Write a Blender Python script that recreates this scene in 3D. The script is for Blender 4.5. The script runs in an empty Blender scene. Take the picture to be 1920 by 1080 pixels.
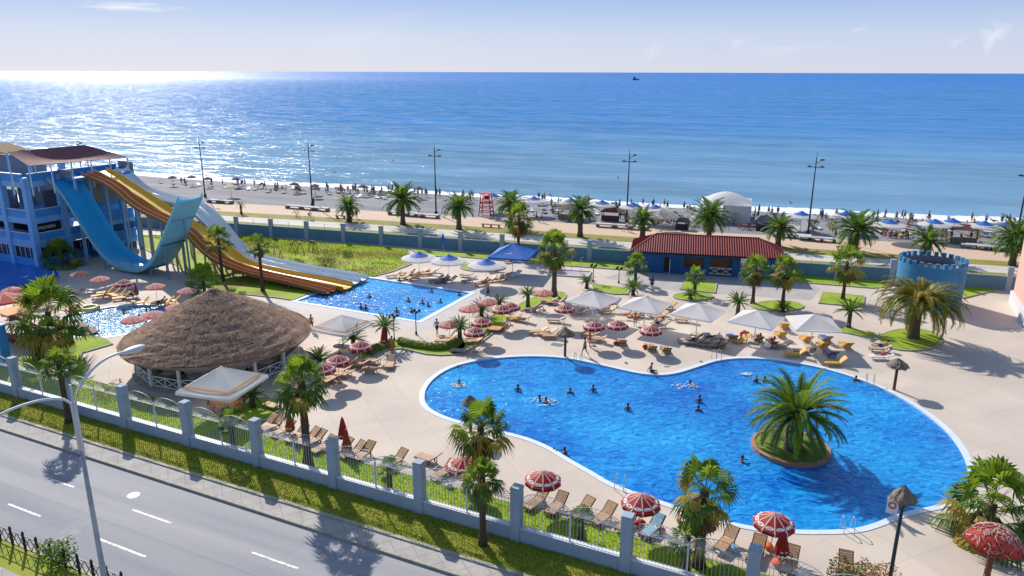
import bpy, bmesh, math, random
from mathutils import Vector, Matrix, geometry
random.seed(7)
R = math.radians
S = bpy.context.scene
COL = S.collection
PI = math.pi

# ------------------------------------------------------------------ camera
CAM_H = 25.0
F = 1387.0; PITCH = math.atan(405 / 1387); ROLL = R(0.15)
cd = bpy.data.cameras.new('camera'); cam = bpy.data.objects.new('camera', cd); COL.objects.link(cam)
cd.sensor_width = 36; cd.lens = 36 * F / 1920; cd.clip_start = 0.5; cd.clip_end = 120000
cam.location = (0, 0, CAM_H)
cam.rotation_euler = (Matrix.Rotation(PI / 2 - PITCH, 4, 'X') @ Matrix.Rotation(ROLL, 4, 'Z')).to_euler()
S.camera = cam
S.render.resolution_x = 1024; S.render.resolution_y = 576

# ------------------------------------------------------------------ light
SUN_AZ, SUN_EL = R(-27.7), R(34)
sv = Vector((math.sin(SUN_AZ) * math.cos(SUN_EL), math.cos(SUN_AZ) * math.cos(SUN_EL), math.sin(SUN_EL)))
sl = bpy.data.lights.new('sun', 'SUN'); sun = bpy.data.objects.new('sun', sl); COL.objects.link(sun)
sl.energy = 4.6; sl.angle = R(0.5); sl.color = (1.0, 0.93, 0.83)
sun.rotation_euler = sv.to_track_quat('Z', 'Y').to_euler(); sun.location = (0, 0, 60)
W = bpy.data.worlds.new('World'); S.world = W; W.use_nodes = True
nt = W.node_tree; N = nt.nodes; L = nt.links; N.clear()
wo = N.new('ShaderNodeOutputWorld'); bg = N.new('ShaderNodeBackground'); sky = N.new('ShaderNodeTexSky')
sky.sky_type = 'NISHITA'; sky.sun_disc = False; sky.sun_elevation = SUN_EL; sky.sun_rotation = SUN_AZ
sky.altitude = 0; sky.air_density = 1.0; sky.dust_density = 0.6; sky.ozone_density = 2.0
bg.inputs[1].default_value = 0.135
tc = N.new('ShaderNodeTexCoord')
def cloud(direction, size, stretch, scale, thr):
    """a soft procedural cloud round one direction of the sky"""
    d = Vector(direction).normalized()
    sub = N.new('ShaderNodeVectorMath'); sub.operation = 'SUBTRACT'; sub.inputs[1].default_value = d
    L.new(tc.outputs['Generated'], sub.inputs[0])
    mp = N.new('ShaderNodeMapping'); mp.vector_type = 'POINT'
    mp.inputs['Scale'].default_value = (1 / size, 1 / size, stretch / size); L.new(sub.outputs[0], mp.inputs[0])
    ln = N.new('ShaderNodeVectorMath'); ln.operation = 'LENGTH'; L.new(mp.outputs[0], ln.inputs[0])
    no = N.new('ShaderNodeTexNoise'); no.inputs['Scale'].default_value = scale; no.inputs['Detail'].default_value = 6
    L.new(mp.outputs[0], no.inputs[0])
    s = N.new('ShaderNodeMath'); s.operation = 'SUBTRACT'; s.inputs[0].default_value = 1.25; L.new(ln.outputs['Value'], s.inputs[1])
    ad = N.new('ShaderNodeMath'); ad.operation = 'MULTIPLY'; L.new(s.outputs[0], ad.inputs[0]); L.new(no.outputs[0], ad.inputs[1])
    r = N.new('ShaderNodeMapRange'); r.inputs[1].default_value = thr; r.inputs[2].default_value = thr + 0.35; L.new(ad.outputs[0], r.inputs[0])
    return r.outputs[0]
def pdir(px, py):
    u = px - 960; v = 540 - py
    return (u, F * math.cos(PITCH) + v * math.sin(PITCH), -F * math.sin(PITCH) + v * math.cos(PITCH))
src = sky.outputs[0]
# pale marine air low over the horizon, then a few thin clouds
sx = N.new('ShaderNodeSeparateXYZ'); L.new(tc.outputs['Generated'], sx.inputs[0])
hr = N.new('ShaderNodeMapRange'); hr.inputs[1].default_value = 0.10; hr.inputs[2].default_value = 0.40; hr.inputs[3].default_value = 0.93; hr.inputs[4].default_value = 0.0
L.new(sx.outputs[2], hr.inputs[0])
gr = N.new('ShaderNodeValToRGB'); L.new(sx.outputs[2], gr.inputs[0]); ce = gr.color_ramp.elements
ce[0].position = 0.0; ce[0].color = (.60, .635, .76, 1); ce[1].position = .30; ce[1].color = (.16, .27, .56, 1)
e_ = ce.new(.045); e_.color = (.50, .58, .77, 1); e_ = ce.new(.085); e_.color = (.33, .46, .74, 1)
gs = N.new('ShaderNodeVectorMath'); gs.operation = 'SCALE'; gs.inputs['Scale'].default_value = 6.6; L.new(gr.outputs[0], gs.inputs[0])
mx = N.new('ShaderNodeMixRGB'); L.new(gs.outputs[0], mx.inputs[2]); L.new(hr.outputs[0], mx.inputs[0]); L.new(src, mx.inputs[1]); src = mx.outputs[0]
for (px, py, size, st, sc, thr, k) in ((240, 14, .10, 11, 2.2, .30, .95), (1866, 58, .030, .8, 2.2, .42, .8), (1226, 88, .03, .8, 2.5, .45, .35), (1385, 74, .03, 1.4, 2.5, .45, .45),
                                    (1610, 52, .022, 2, 2.0, .45, .45), (1795, 72, .02, 1, 2.0, .45, .4), (1500, 85, .2, 7, 3, .5, .3), (700, 60, .35, 5, 2, .45, .3)):
    m = N.new('ShaderNodeMixRGB'); m.inputs[2].default_value = (5.2, 5.4, 6.0, 1)
    q = N.new('ShaderNodeMath'); q.operation = 'MULTIPLY'; q.inputs[1].default_value = k
    L.new(cloud(pdir(px, py), size, st, sc, thr), q.inputs[0]); L.new(q.outputs[0], m.inputs[0]); L.new(src, m.inputs[1]); src = m.outputs[0]
L.new(src, bg.inputs[0]); L.new(bg.outputs[0], wo.inputs[0])
S.view_settings.view_transform = 'Standard'; S.view_settings.look = 'None'; S.view_settings.exposure = 0.3; S.view_settings.gamma = 1
S.render.film_transparent = False
S.render.engine = 'CYCLES'
S.cycles.max_bounces = 6; S.cycles.transparent_max_bounces = 8; S.cycles.sample_clamp_indirect = 6
S.cycles.use_denoising = True

# ------------------------------------------------------------------ ground mapping (from the survey of the picture)
def ray(px, py):
    u = px - 960; v = 540 - py
    c, s = math.cos(ROLL), math.sin(ROLL)
    u, v = u * c + v * s, -u * s + v * c
    return Vector((u, F * math.cos(PITCH) + v * math.sin(PITCH), -F * math.sin(PITCH) + v * math.cos(PITCH)))
def G(px, py, z=0.0):
    d = ray(px, py); t = (z - CAM_H) / d.z
    return Vector((d.x * t, d.y * t, z))
def hz(bx, by, tx, ty):
    B = G(bx, by); d = ray(tx, ty)
    return CAM_H + d.z * math.hypot(B.x, B.y) / math.hypot(d.x, d.y)
AZ = R(25.2)
VA = Vector((math.cos(AZ), -math.sin(AZ), 0)); VB = Vector((math.sin(AZ), math.cos(AZ), 0))
def AB(A, B, z=0.0):
    p = VA * A + VB * B; return Vector((p.x, p.y, z))
def toAB(p): return (p.x * VA.x + p.y * VA.y, p.x * VB.x + p.y * VB.y)

# ------------------------------------------------------------------ materials
MATS = {}
def mat(name, col, rough=0.7, col2=None, scale=4.0, amt=0.5, bump=0.0, bscale=30.0, metal=0.0, spec=0.4, transl=0.0, detail=4, stretch=None, w=(.35, .65)):
    if name in MATS: return MATS[name]
    m = bpy.data.materials.new(name); m.use_nodes = True
    n = m.node_tree.nodes; l = m.node_tree.links
    b = n['Principled BSDF']; out = n['Material Output']
    b.inputs['Roughness'].default_value = rough; b.inputs['Metallic'].default_value = metal
    b.inputs['Specular IOR Level'].default_value = spec
    b.inputs['Base Color'].default_value = (*col, 1)
    c = n.new('ShaderNodeTexCoord'); vec = c.outputs['Object']
    if stretch:
        if len(stretch) > 3:
            m0 = n.new('ShaderNodeMapping'); m0.inputs['Rotation'].default_value = (0, 0, stretch[3]); l.new(vec, m0.inputs[0]); vec = m0.outputs[0]
        mp = n.new('ShaderNodeMapping'); mp.inputs['Scale'].default_value = stretch[:3]; l.new(vec, mp.inputs[0]); vec = mp.outputs[0]
    csock = None
    if col2 is None: col2 = tuple(x * 0.8 for x in col)
    no = n.new('ShaderNodeTexNoise'); no.inputs['Scale'].default_value = scale; no.inputs['Detail'].default_value = detail
    l.new(vec, no.inputs['Vector'])
    mr = n.new('ShaderNodeMapRange'); mr.inputs[1].default_value = w[0]; mr.inputs[2].default_value = w[1]; mr.inputs[4].default_value = amt
    l.new(no.outputs[0], mr.inputs[0])
    mxx = n.new('ShaderNodeMixRGB'); mxx.inputs[1].default_value = (*col, 1); mxx.inputs[2].default_value = (*col2, 1)
    l.new(mr.outputs[0], mxx.inputs[0]); csock = mxx.outputs[0]; l.new(csock, b.inputs['Base Color'])
    if bump:
        n2 = n.new('ShaderNodeTexNoise'); n2.inputs['Scale'].default_value = bscale; n2.inputs['Detail'].default_value = 3
        l.new(vec, n2.inputs['Vector'])
        bp = n.new('ShaderNodeBump'); bp.inputs['Strength'].default_value = bump; bp.inputs['Distance'].default_value = 0.05
        l.new(n2.outputs[0], bp.inputs['Height']); l.new(bp.outputs[0], b.inputs['Normal'])
    if transl:
        t = n.new('ShaderNodeBsdfTranslucent'); l.new(csock, t.inputs[0])
        ms = n.new('ShaderNodeMixShader'); ms.inputs[0].default_value = transl
        l.new(b.outputs[0], ms.inputs[1]); l.new(t.outputs[0], ms.inputs[2]); l.new(ms.outputs[0], out.inputs[0])
    MATS[name] = m
    return m
def add_seams(m, sx_, sy_, rot, dark, width=0.012):
    """paving joints drawn into a surface by a brick texture"""
    n = m.node_tree.nodes; l = m.node_tree.links; b = n['Principled BSDF']
    old = b.inputs['Base Color'].links[0].from_socket
    c = n.new('ShaderNodeTexCoord'); mp = n.new('ShaderNodeMapping'); mp.inputs['Rotation'].default_value = (0, 0, rot)
    l.new(c.outputs['Object'], mp.inputs[0])
    br = n.new('ShaderNodeTexBrick'); br.offset = 0.0; br.inputs['Scale'].default_value = 1.0
    br.inputs['Brick Width'].default_value = sx_; br.inputs['Row Height'].default_value = sy_
    br.inputs['Mortar Size'].default_value = width; br.inputs['Bias'].default_value = 0
    br.inputs['Color1'].default_value = (1, 1, 1, 1); br.inputs['Color2'].default_value = (.93, .93, .94, 1); br.inputs['Mortar'].default_value = (dark, dark, dark, 1)
    l.new(mp.outputs[0], br.inputs[0])
    mu = n.new('ShaderNodeMixRGB'); mu.blend_type = 'MULTIPLY'; mu.inputs[0].default_value = 1
    l.new(old, mu.inputs[1]); l.new(br.outputs[0], mu.inputs[2]); l.new(mu.outputs[0], b.inputs['Base Color'])

M_deck = mat('deck_concrete', (.62, .53, .44), .8, (.50, .43, .37), .16, 1.0, .15, 25, detail=10, w=(.36, .72))
add_seams(M_deck, 3.1, 3.1, -AZ, .80, .022)
M_deck2 = mat('grey_paving', (.40, .36, .36), .8, (.46, .42, .40), .6, 1, .1, 20)
add_seams(M_deck2, 1.6, 1.6, -AZ, .8, .03)
M_coping = mat('pool_coping', (.66, .72, .78), .5, (.55, .64, .74), 2, .6)
M_grass = mat('lawn_grass', (.20, .33, .012), .9, (.34, .42, .02), .5, .9, .9, 14, detail=8)
M_grassd = mat('verge_grass', (.24, .30, .018), .9, (.32, .33, .035), .6, .9, .9, 14, detail=8)
M_grassm = mat('meadow_grass', (.28, .40, .008), .9, (.24, .20, .03), .22, 1, 1.0, 6, detail=10, w=(.4, .6))
M_grassp = mat('dry_strip_grass', (.27, .24, .05), .9, (.20, .19, .035), .4, .9, .5, 8, detail=7)
M_blade = mat('grass_blade', (.24, .40, .015), .8, (.38, .46, .02), .7, 1, transl=.45)
M_bladed = mat('grass_blade_dull', (.26, .32, .02), .8, (.38, .32, .05), .7, 1, transl=.4)
M_kerbs = mat('kerb_stone', (.42, .39, .33), .8, (.30, .28, .22), 3, 1)
M_asph = mat('asphalt', (.225, .235, .27), .75, (.31, .305, .325), .5, 1, .2, 60, detail=10, stretch=(.08, 1.6, 1, AZ))
M_asph2 = mat('asphalt_near_lane', (.19, .205, .245), .75, (.255, .26, .285), .5, 1, .2, 60, detail=10, stretch=(.08, 1.6, 1, AZ))
M_paint = mat('road_paint', (.78, .78, .78), .6, (.38, .38, .40), 5, 1, w=(.5, .62), detail=8)
M_pave = mat('pavement_slabs', (.36, .34, .33), .85, (.44, .41, .38), .8, 1, .2, 30)
add_seams(M_pave, 1.0, 1.0, -AZ, .7, .03)
M_soil = mat('land_soil', (.22, .20, .14), .95, (.16, .17, .08), .1, 1)
M_prom = mat('promenade_sand_paving', (.60, .43, .30), .85, (.52, .40, .31), .08, 1, .1, 20, detail=6)
M_path = mat('cycle_path', (.58, .55, .50), .85, (.50, .48, .45), .2, 1)
M_peb = mat('beach_pebbles', (.25, .25, .275), .9, (.16, .165, .19), .10, 1, .6, 3, detail=10, stretch=(.5, 3.0, 1, R(17)))
M_wallb = mat('wall_blue_grey', (.36, .42, .50), .85, (.29, .36, .45), .9, .8, .1, 20)
M_wallt = mat('wall_teal', (.13, .25, .34), .85, (.10, .20, .30), .7, .8)
M_white = mat('white_paint', (.72, .73, .76), .5, (.62, .64, .68), 2, .6)
M_whitef = mat('white_canvas', (.80, .79, .79), .8, (.74, .73, .74), 1.2, .7, transl=.33)
M_fold = mat('grey_canvas', (.70, .66, .60), .8, transl=.4)
M_sunc = mat('thin_white_canvas', (.86, .85, .85), .8, (.80, .80, .82), 1.2, .7, transl=.5)
M_orange = mat('orange_stripe', (.75, .33, .10), .7, transl=.2)
M_blue = mat('tower_blue', (.045, .29, .72), .6, (.035, .24, .62), .8, .8)
M_blue2 = mat('tower_light_blue', (.20, .45, .80), .6, (.16, .38, .72), .8, .8)
M_bdeep = mat('building_blue', (.012, .10, .27), .75, (.01, .075, .21), .8, .8)
M_bcast = mat('castle_blue', (.035, .18, .36), .75, (.055, .25, .45), .5, .9)
M_dark = mat('dark_interior', (.012, .013, .018), .8)
M_glass = mat('dark_glass', (.01, .012, .03), .12, spec=.6)
M_canopy = mat('maroon_canopy', (.19, .075, .085), .8, (.24, .10, .10), 1.0, .9)
M_tanroof = mat('tan_canopy', (.42, .27, .15), .8, (.34, .20, .11), 1.2, .8)
M_sblue = mat('slide_blue', (.03, .50, .90), .25, (.02, .45, .86), .6, .6, spec=.5, transl=.2)
M_steal = mat('slide_teal_underside', (.24, .56, .66), .45, (.32, .62, .68), .8, .8, transl=.25)
M_sbrown = mat('slide_brown', (.48, .15, .015), .3, (.54, .19, .02), .6, .8)
M_sbrownu = mat('slide_brown_shell', (.33, .13, .035), .5, transl=.12)
M_syel = mat('slide_yellow', (.84, .50, .012), .3, (.78, .44, .01), .6, .8)
M_syelu = mat('slide_yellow_shell', (.48, .25, .015), .5, transl=.12)
M_swht = mat('slide_white', (.80, .82, .82), .3, (.66, .72, .75), .6, .8)
M_swhtu = mat('slide_white_shell', (.36, .54, .60), .5, transl=.12)
M_rim = mat('slide_rim', (.80, .62, .45), .4)
M_steel = mat('galvanised_steel', (.34, .36, .40), .45, metal=.6)
M_lampp = mat('grey_lamp_paint', (.42, .45, .50), .45, (.25, .27, .30), 1.2, .9)
M_rail = mat('rail_paint', (.42, .45, .48), .5)
M_lampw = mat('white_lamp_paint', (.62, .66, .72), .45)
M_mast = mat('dark_mast', (.03, .035, .05), .6)
M_thatch = mat('thatch', (.38, .23, .14), .95, (.23, .155, .12), 1.6, .9, 1.0, 12, detail=10, stretch=(1, 1, 3.5))
M_straw = mat('pale_straw', (.26, .21, .16), .95, (.15, .12, .10), 5, .9, 1.0, 20)
M_wood = mat('brown_wood', (.16, .045, .03), .7, (.10, .03, .02), 4, .7)
M_tan = mat('tan_lounger', (.55, .33, .17), .6, (.45, .26, .13), 3, .8)
M_yel = mat('yellow_lounger', (.66, .38, .05), .6, (.55, .28, .04), 3, .8)
M_frame = mat('bronze_lounger_frame', (.10, .055, .04), .5)
M_woodf = mat('timber_lounger_frame', (.28, .15, .08), .6)
M_red = mat('red_canvas', (.42, .022, .02), .7, (.34, .018, .02), 3, .7, transl=.2)
M_fad = mat('bleached_pink_canvas', (.72, .28, .25), .7, (.66, .22, .2), 3, .7, transl=.5)
M_redl = mat('sun_faded_red_canvas', (.56, .09, .06), .7, (.46, .06, .05), 3, .7, transl=.45)
M_redv = mat('dark_red_valance', (.30, .012, .02), .7, transl=.1)
M_stripe = mat('pale_canvas_stripe', (.78, .62, .55), .7, transl=.3)
M_bluec = mat('blue_canvas', (.02, .17, .62), .7, (.02, .13, .52), 2, .7, transl=.2)
M_pole = mat('pale_metal_pole', (.55, .55, .55), .4, metal=.3)
M_tile = mat('red_roof_tile', (.33, .035, .025), .6, (.24, .025, .03), 4, .9)
M_pink = mat('pink_render', (.68, .40, .33), .8, (.60, .36, .31), 1, .8)
M_pale = mat('pale_render', (.62, .60, .62), .8)
M_trunk = mat('palm_trunk', (.13, .085, .055), .95, (.06, .042, .032), 5, 1, 1.0, 12, stretch=(1, 1, 3))
M_trunkl = mat('pale_palm_trunk', (.17, .13, .09), .95, (.09, .065, .05), 5, 1, 1.0, 12, stretch=(1, 1, 3))
M_leafd = mat('palm_leaf_deep', (.075, .17, .035), .6, (.12, .21, .03), 2, 1, transl=.40, spec=.25)
M_leafl = mat('palm_leaf_fresh', (.19, .32, .03), .6, (.30, .38, .03), 2, 1, transl=.45, spec=.25)
M_leafy = mat('palm_leaf_yellowing', (.34, .32, .04), .6, (.44, .30, .06), 2, 1, transl=.45)
M_leafb = mat('palm_leaf_dry', (.23, .13, .055), .9, (.14, .085, .045), 3, 1, transl=.3)
M_hedge = mat('hedge_leaf', (.10, .17, .03), .7, (.20, .25, .03), 3, 1, .6, 12, transl=.3)
M_skin = mat('tan_skin', (.42, .20, .12), .6)
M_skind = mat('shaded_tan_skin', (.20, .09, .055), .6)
M_hair = mat('dark_hair', (.015, .010, .008), .6)
M_navy = mat('navy_cloth', (.02, .04, .16), .8)
M_wht = mat('white_cloth', (.72, .72, .75), .8)
M_coral = mat('coral_cloth', (.62, .12, .07), .8)
M_teal = mat('light_blue_cloth', (.10, .40, .62), .8, (.5, .6, .65), 6, .8)
M_pink2 = mat('pink_cloth', (.65, .30, .34), .8)
M_bbag = mat('red_cloth', (.50, .04, .03), .8)
M_buoy = mat('yellow_plastic', (.68, .52, .04), .4)
M_blk = mat('black_metal', (.015, .016, .022), .5)
M_white2 = mat('bright_lettering', (.8, .8, .82), .6)

def water_mat(name, deep, light, scale, bump, rough, spec, stretch=(1, 1, 1), refl=0.0, foam=None):
    m = bpy.data.materials.new(name); m.use_nodes = True
    n = m.node_tree.nodes; l = m.node_tree.links; b = n['Principled BSDF']
    c = n.new('ShaderNodeTexCoord'); mp = n.new('ShaderNodeMapping'); mp.inputs['Scale'].default_value = stretch
    l.new(c.outputs['Object'], mp.inputs[0])
    big = n.new('ShaderNodeTexNoise'); big.inputs['Scale'].default_value = .09; big.inputs['Detail'].default_value = 3; l.new(mp.outputs[0], big.inputs[0])
    sm = n.new('ShaderNodeTexNoise'); sm.inputs['Scale'].default_value = scale; sm.inputs['Detail'].default_value = 4; sm.inputs['Distortion'].default_value = 1.6; l.new(mp.outputs[0], sm.inputs[0])
    mu = n.new('ShaderNodeMath'); mu.operation = 'ADD'; l.new(big.outputs[0], mu.inputs[0]); l.new(sm.outputs[0], mu.inputs[1])
    mr = n.new('ShaderNodeMapRange'); mr.inputs[1].default_value = .78; mr.inputs[2].default_value = 1.3; l.new(mu.outputs[0], mr.inputs[0])
    mxx = n.new('ShaderNodeMixRGB'); mxx.inputs[1].default_value = (*deep, 1); mxx.inputs[2].default_value = (*light, 1); l.new(mr.outputs[0], mxx.inputs[0])
    l.new(mxx.outputs[0], b.inputs['Base Color'])
    b.inputs['Roughness'].default_value = rough; b.inputs['Specular IOR Level'].default_value = spec; b.inputs['IOR'].default_value = 1.33
    bn = n.new('ShaderNodeTexNoise'); bn.inputs['Scale'].default_value = scale * 1.0; bn.inputs['Detail'].default_value = 5; bn.inputs['Distortion'].default_value = .8; l.new(mp.outputs[0], bn.inputs[0])
    bp = n.new('ShaderNodeBump'); bp.inputs['Strength'].default_value = bump; bp.inputs['Distance'].default_value = .35; l.new(bn.outputs[0], bp.inputs['Height']); l.new(bp.outputs[0], b.inputs['Normal'])
    return m
M_pool = water_mat('pool_water', (.004, .12, .50), (.022, .38, .78), 1.3, .5, .10, .35, (1, 1.3, 1))
M_pool2 = water_mat('splash_pool_water', (.008, .20, .62), (.04, .42, .82), 1.6, .4, .2, .25)
M_pool3 = water_mat('childrens_pool_water', (.02, .22, .50), (.10, .50, .74), 2.0, .7, .2, .5)

def sea_mat():
    m = bpy.data.materials.new('sea_water'); m.use_nodes = True
    n = m.node_tree.nodes; l = m.node_tree.links; n.clear()
    out = n.new('ShaderNodeOutputMaterial'); c = n.new('ShaderNodeTexCoord')
    # distance from the shore along its normal
    dt = n.new('ShaderNodeVectorMath'); dt.operation = 'DOT_PRODUCT'; dt.inputs[1].default_value = (.29, .957, 0); l.new(c.outputs['Object'], dt.inputs[0])
    r1 = n.new('ShaderNodeMapRange'); r1.inputs[1].default_value = 148; r1.inputs[2].default_value = 420; r1.interpolation_type = 'SMOOTHSTEP'; l.new(dt.outputs['Value'], r1.inputs[0])
    r2 = n.new('ShaderNodeMapRange'); r2.inputs[1].default_value = 380; r2.inputs[2].default_value = 3000; l.new(dt.outputs['Value'], r2.inputs[0])
    ma = n.new('ShaderNodeMixRGB'); ma.inputs[1].default_value = (.15, .29, .43, 1); ma.inputs[2].default_value = (.065, .215, .47, 1); l.new(r1.outputs[0], ma.inputs[0])
    mb = n.new('ShaderNodeMixRGB'); mb.inputs[2].default_value = (.02, .16, .49, 1); l.new(r2.outputs[0], mb.inputs[0]); l.new(ma.outputs[0], mb.inputs[1])
    # swell bands and patches
    def noise(sc, st, rot, det=5):
        m0 = n.new('ShaderNodeMapping'); m0.inputs['Rotation'].default_value = (0, 0, rot + R(5)); l.new(c.outputs['Object'], m0.inputs[0]); mp = n.new('ShaderNodeMapping'); mp.inputs['Scale'].default_value = st; l.new(m0.outputs[0], mp.inputs[0])
        t = n.new('ShaderNodeTexNoise'); t.inputs['Scale'].default_value = sc; t.inputs['Detail'].default_value = det; l.new(mp.outputs[0], t.inputs[0]); return t.outputs[0]
    band = noise(.05, (.16, 1, 1), R(12), 6)
    rb = n.new('ShaderNodeMapRange'); rb.inputs[1].default_value = .35; rb.inputs[2].default_value = .65; rb.inputs[3].default_value = .84; rb.inputs[4].default_value = 1.12; l.new(band, rb.inputs[0])
    vm = n.new('ShaderNodeVectorMath'); vm.operation = 'SCALE'; l.new(mb.outputs[0], vm.inputs[0]); l.new(rb.outputs[0], vm.inputs['Scale'])
    df = n.new('ShaderNodeBsdfDiffuse'); l.new(vm.outputs[0], df.inputs[0])
    gl = n.new('ShaderNodeBsdfGlossy'); fr = n.new('ShaderNodeMapRange'); fr.inputs[1].default_value = 200; fr.inputs[2].default_value = 2500; fr.inputs[3].default_value = .16; fr.inputs[4].default_value = .30; l.new(dt.outputs['Value'], fr.inputs[0]); l.new(fr.outputs[0], gl.inputs['Roughness']); gl.inputs[0].default_value = (1, 1, 1, 1)
    h1 = noise(.38, (1, 1, 1), R(10), 9)
    bp = n.new('ShaderNodeBump'); bp.inputs['Strength'].default_value = 1.0; bp.inputs['Distance'].default_value = .85; l.new(h1, bp.inputs['Height']); l.new(bp.outputs[0], gl.inputs['Normal'])
    ms = n.new('ShaderNodeMixShader'); pt = noise(.22, (.30, 1, 1), R(12), 9); fm = n.new('ShaderNodeMapRange'); fm.inputs[1].default_value = .47; fm.inputs[2].default_value = .60; fm.inputs[3].default_value = .02; fm.inputs[4].default_value = .17; l.new(pt, fm.inputs[0]); fk = n.new('ShaderNodeMapRange'); fk.inputs[1].default_value = 250; fk.inputs[2].default_value = 2500; fk.inputs[3].default_value = 1.0; fk.inputs[4].default_value = 2.1; l.new(dt.outputs['Value'], fk.inputs[0]); fx = n.new('ShaderNodeMath'); fx.operation = 'MULTIPLY'; l.new(fm.outputs[0], fx.inputs[0]); l.new(fk.outputs[0], fx.inputs[1]); l.new(fx.outputs[0], ms.inputs[0]); l.new(df.outputs[0], ms.inputs[1]); l.new(gl.outputs[0], ms.inputs[2]); l.new(ms.outputs[0], out.inputs[0])
    return m
M_sea = sea_mat()
M_foam = mat('surf_foam', (.80, .82, .85), .8, (.62, .68, .74), .5, .8, .5, 2)
# ------------------------------------------------------------------ mesh helpers
class MB:
    def __init__(s): s.v = []; s.f = []; s.m = []; s.mats = []
    def mi(s, m):
        if m not in s.mats: s.mats.append(m)
        return s.mats.index(m)
    def add(s, vs, fs, m):
        o = len(s.v); s.v += [tuple(v) for v in vs]; k = s.mi(m)
        for f in fs: s.f.append(tuple(i + o for i in f)); s.m.append(k)
    def box(s, c, d, m, rz=0.0, M=None):
        cx, cy, cz = c; x, y, z = d[0] / 2, d[1] / 2, d[2] / 2; co, si = math.cos(rz), math.sin(rz)
        vs = []
        for dz in (-z, z):
            for dx, dy in ((-x, -y), (x, -y), (x, y), (-x, y)):
                p = Vector((cx + dx * co - dy * si, cy + dx * si + dy * co, cz + dz))
                vs.append(M @ p if M else p)
        s.add(vs, [(3, 2, 1, 0), (4, 5, 6, 7), (0, 1, 5, 4), (1, 2, 6, 5), (2, 3, 7, 6), (3, 0, 4, 7)], m)
    def beam(s, p, q, w, h, m):
        p = Vector(p); q = Vector(q); d = (q - p); 
        if d.length < 1e-6: return
        d.normalize(); u = d.cross(Vector((0, 0, 1)))
        if u.length < 1e-3: u = Vector((1, 0, 0))
        u.normalize(); v = u.cross(d); vs = []
        for e in (p, q):
            for a_, b_ in ((-1, -1), (1, -1), (1, 1), (-1, 1)): vs.append(e + u * a_ * w / 2 + v * b_ * h / 2)
        s.add(vs, [(3, 2, 1, 0), (4, 5, 6, 7), (0, 1, 5, 4), (1, 2, 6, 5), (2, 3, 7, 6), (3, 0, 4, 7)], m)
    def tube(s, pts, rad, m, n=6, cap=True):
        pts = [Vector(p) for p in pts]
        if not isinstance(rad, (list, tuple)): rad = [rad] * len(pts)
        vs = []; fs = []
        for i, p in enumerate(pts):
            d = (pts[min(i + 1, len(pts) - 1)] - pts[max(i - 1, 0)]).normalized()
            u = d.cross(Vector((0, 0, 1))) if abs(d.z) < .95 else d.cross(Vector((0, 1, 0)))
            u.normalize(); w = u.cross(d)
            for k in range(n):
                t = 2 * PI * k / n; vs.append(p + (u * math.cos(t) + w * math.sin(t)) * rad[i])
        for i in range(len(pts) - 1):
            for k in range(n):
                k2 = (k + 1) % n; fs.append((i * n + k, (i + 1) * n + k, (i + 1) * n + k2, i * n + k2))
        if cap: fs.append(tuple(range(n))); fs.append(tuple(range(len(pts) * n - 1, (len(pts) - 1) * n - 1, -1)))
        s.add(vs, fs, m)
    def lathe(s, prof, m, n=16, c=(0, 0, 0), mf=None, jit=0.0):
        vs = []; fs = []; ms = []
        for (r, z) in prof:
            for k in range(n):
                t = 2 * PI * k / n; rr = r * (1 + random.uniform(-jit, jit)); vs.append((c[0] + rr * math.cos(t), c[1] + rr * math.sin(t), c[2] + z + random.uniform(-jit, jit) * r * .5))
        o = len(s.v); s.v += vs
        for i in range(len(prof) - 1):
            for k in range(n):
                k2 = (k + 1) % n; s.f.append((o + i * n + k, o + i * n + k2, o + (i + 1) * n + k2, o + (i + 1) * n + k))
                s.m.append(s.mi(mf(i, k) if mf else m))
    def sheet(s, outline, z, m, holes=()):
        loops = [[Vector((p[0], p[1], 0)) for p in outline]] + [[Vector((p[0], p[1], 0)) for p in h] for h in holes]
        tris = geometry.tessellate_polygon(loops); flat = [p for lp in loops for p in lp]
        fs = []
        for t in tris:
            p, q, r = (flat[i] for i in t)
            fs.append(t if (q - p).cross(r - p).z > 0 else t[::-1])
        s.add([(p.x, p.y, z) for p in flat], fs, m)
    def skirt(s, outline, z0, z1, m, closed=True):
        n = len(outline); vs = [(p[0], p[1], z0) for p in outline] + [(p[0], p[1], z1) for p in outline]
        s.add(vs, [(i, (i + 1) % n, n + (i + 1) % n, n + i) for i in range(n if closed else n - 1)], m)
    def prism(s, outline, z0, z1, m, mside=None):
        s.sheet(outline, z1, m); s.skirt(outline, z0, z1, mside or m)
    def ell(s, c, r, m, n=8, k=5, M=None):
        vs = []; fs = []
        for i in range(k + 1):
            ph = -PI / 2 + PI * i / k
            for j in range(n):
                t = 2 * PI * j / n; p = Vector((c[0] + r[0] * math.cos(ph) * math.cos(t), c[1] + r[1] * math.cos(ph) * math.sin(t), c[2] + r[2] * math.sin(ph)))
                vs.append(M @ p if M else p)
        for i in range(k):
            for j in range(n): fs.append((i * n + j, i * n + (j + 1) % n, (i + 1) * n + (j + 1) % n, (i + 1) * n + j))
        s.add(vs, fs, m)
    def mesh(s, name, smooth=False):
        me = bpy.data.meshes.new(name); me.from_pydata(s.v, [], s.f)
        for m in s.mats: me.materials.append(m)
        me.polygons.foreach_set('material_index', s.m)
        if smooth: me.polygons.foreach_set('use_smooth', [True] * len(s.f))
        me.update(); return me
    def build(s, name, parent=None, smooth=False, loc=(0, 0, 0), rz=0.0):
        o = bpy.data.objects.new(name, s.mesh(name, smooth)); COL.objects.link(o); o.parent = parent
        o.location = loc; o.rotation_euler = (0, 0, rz); return o
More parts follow.
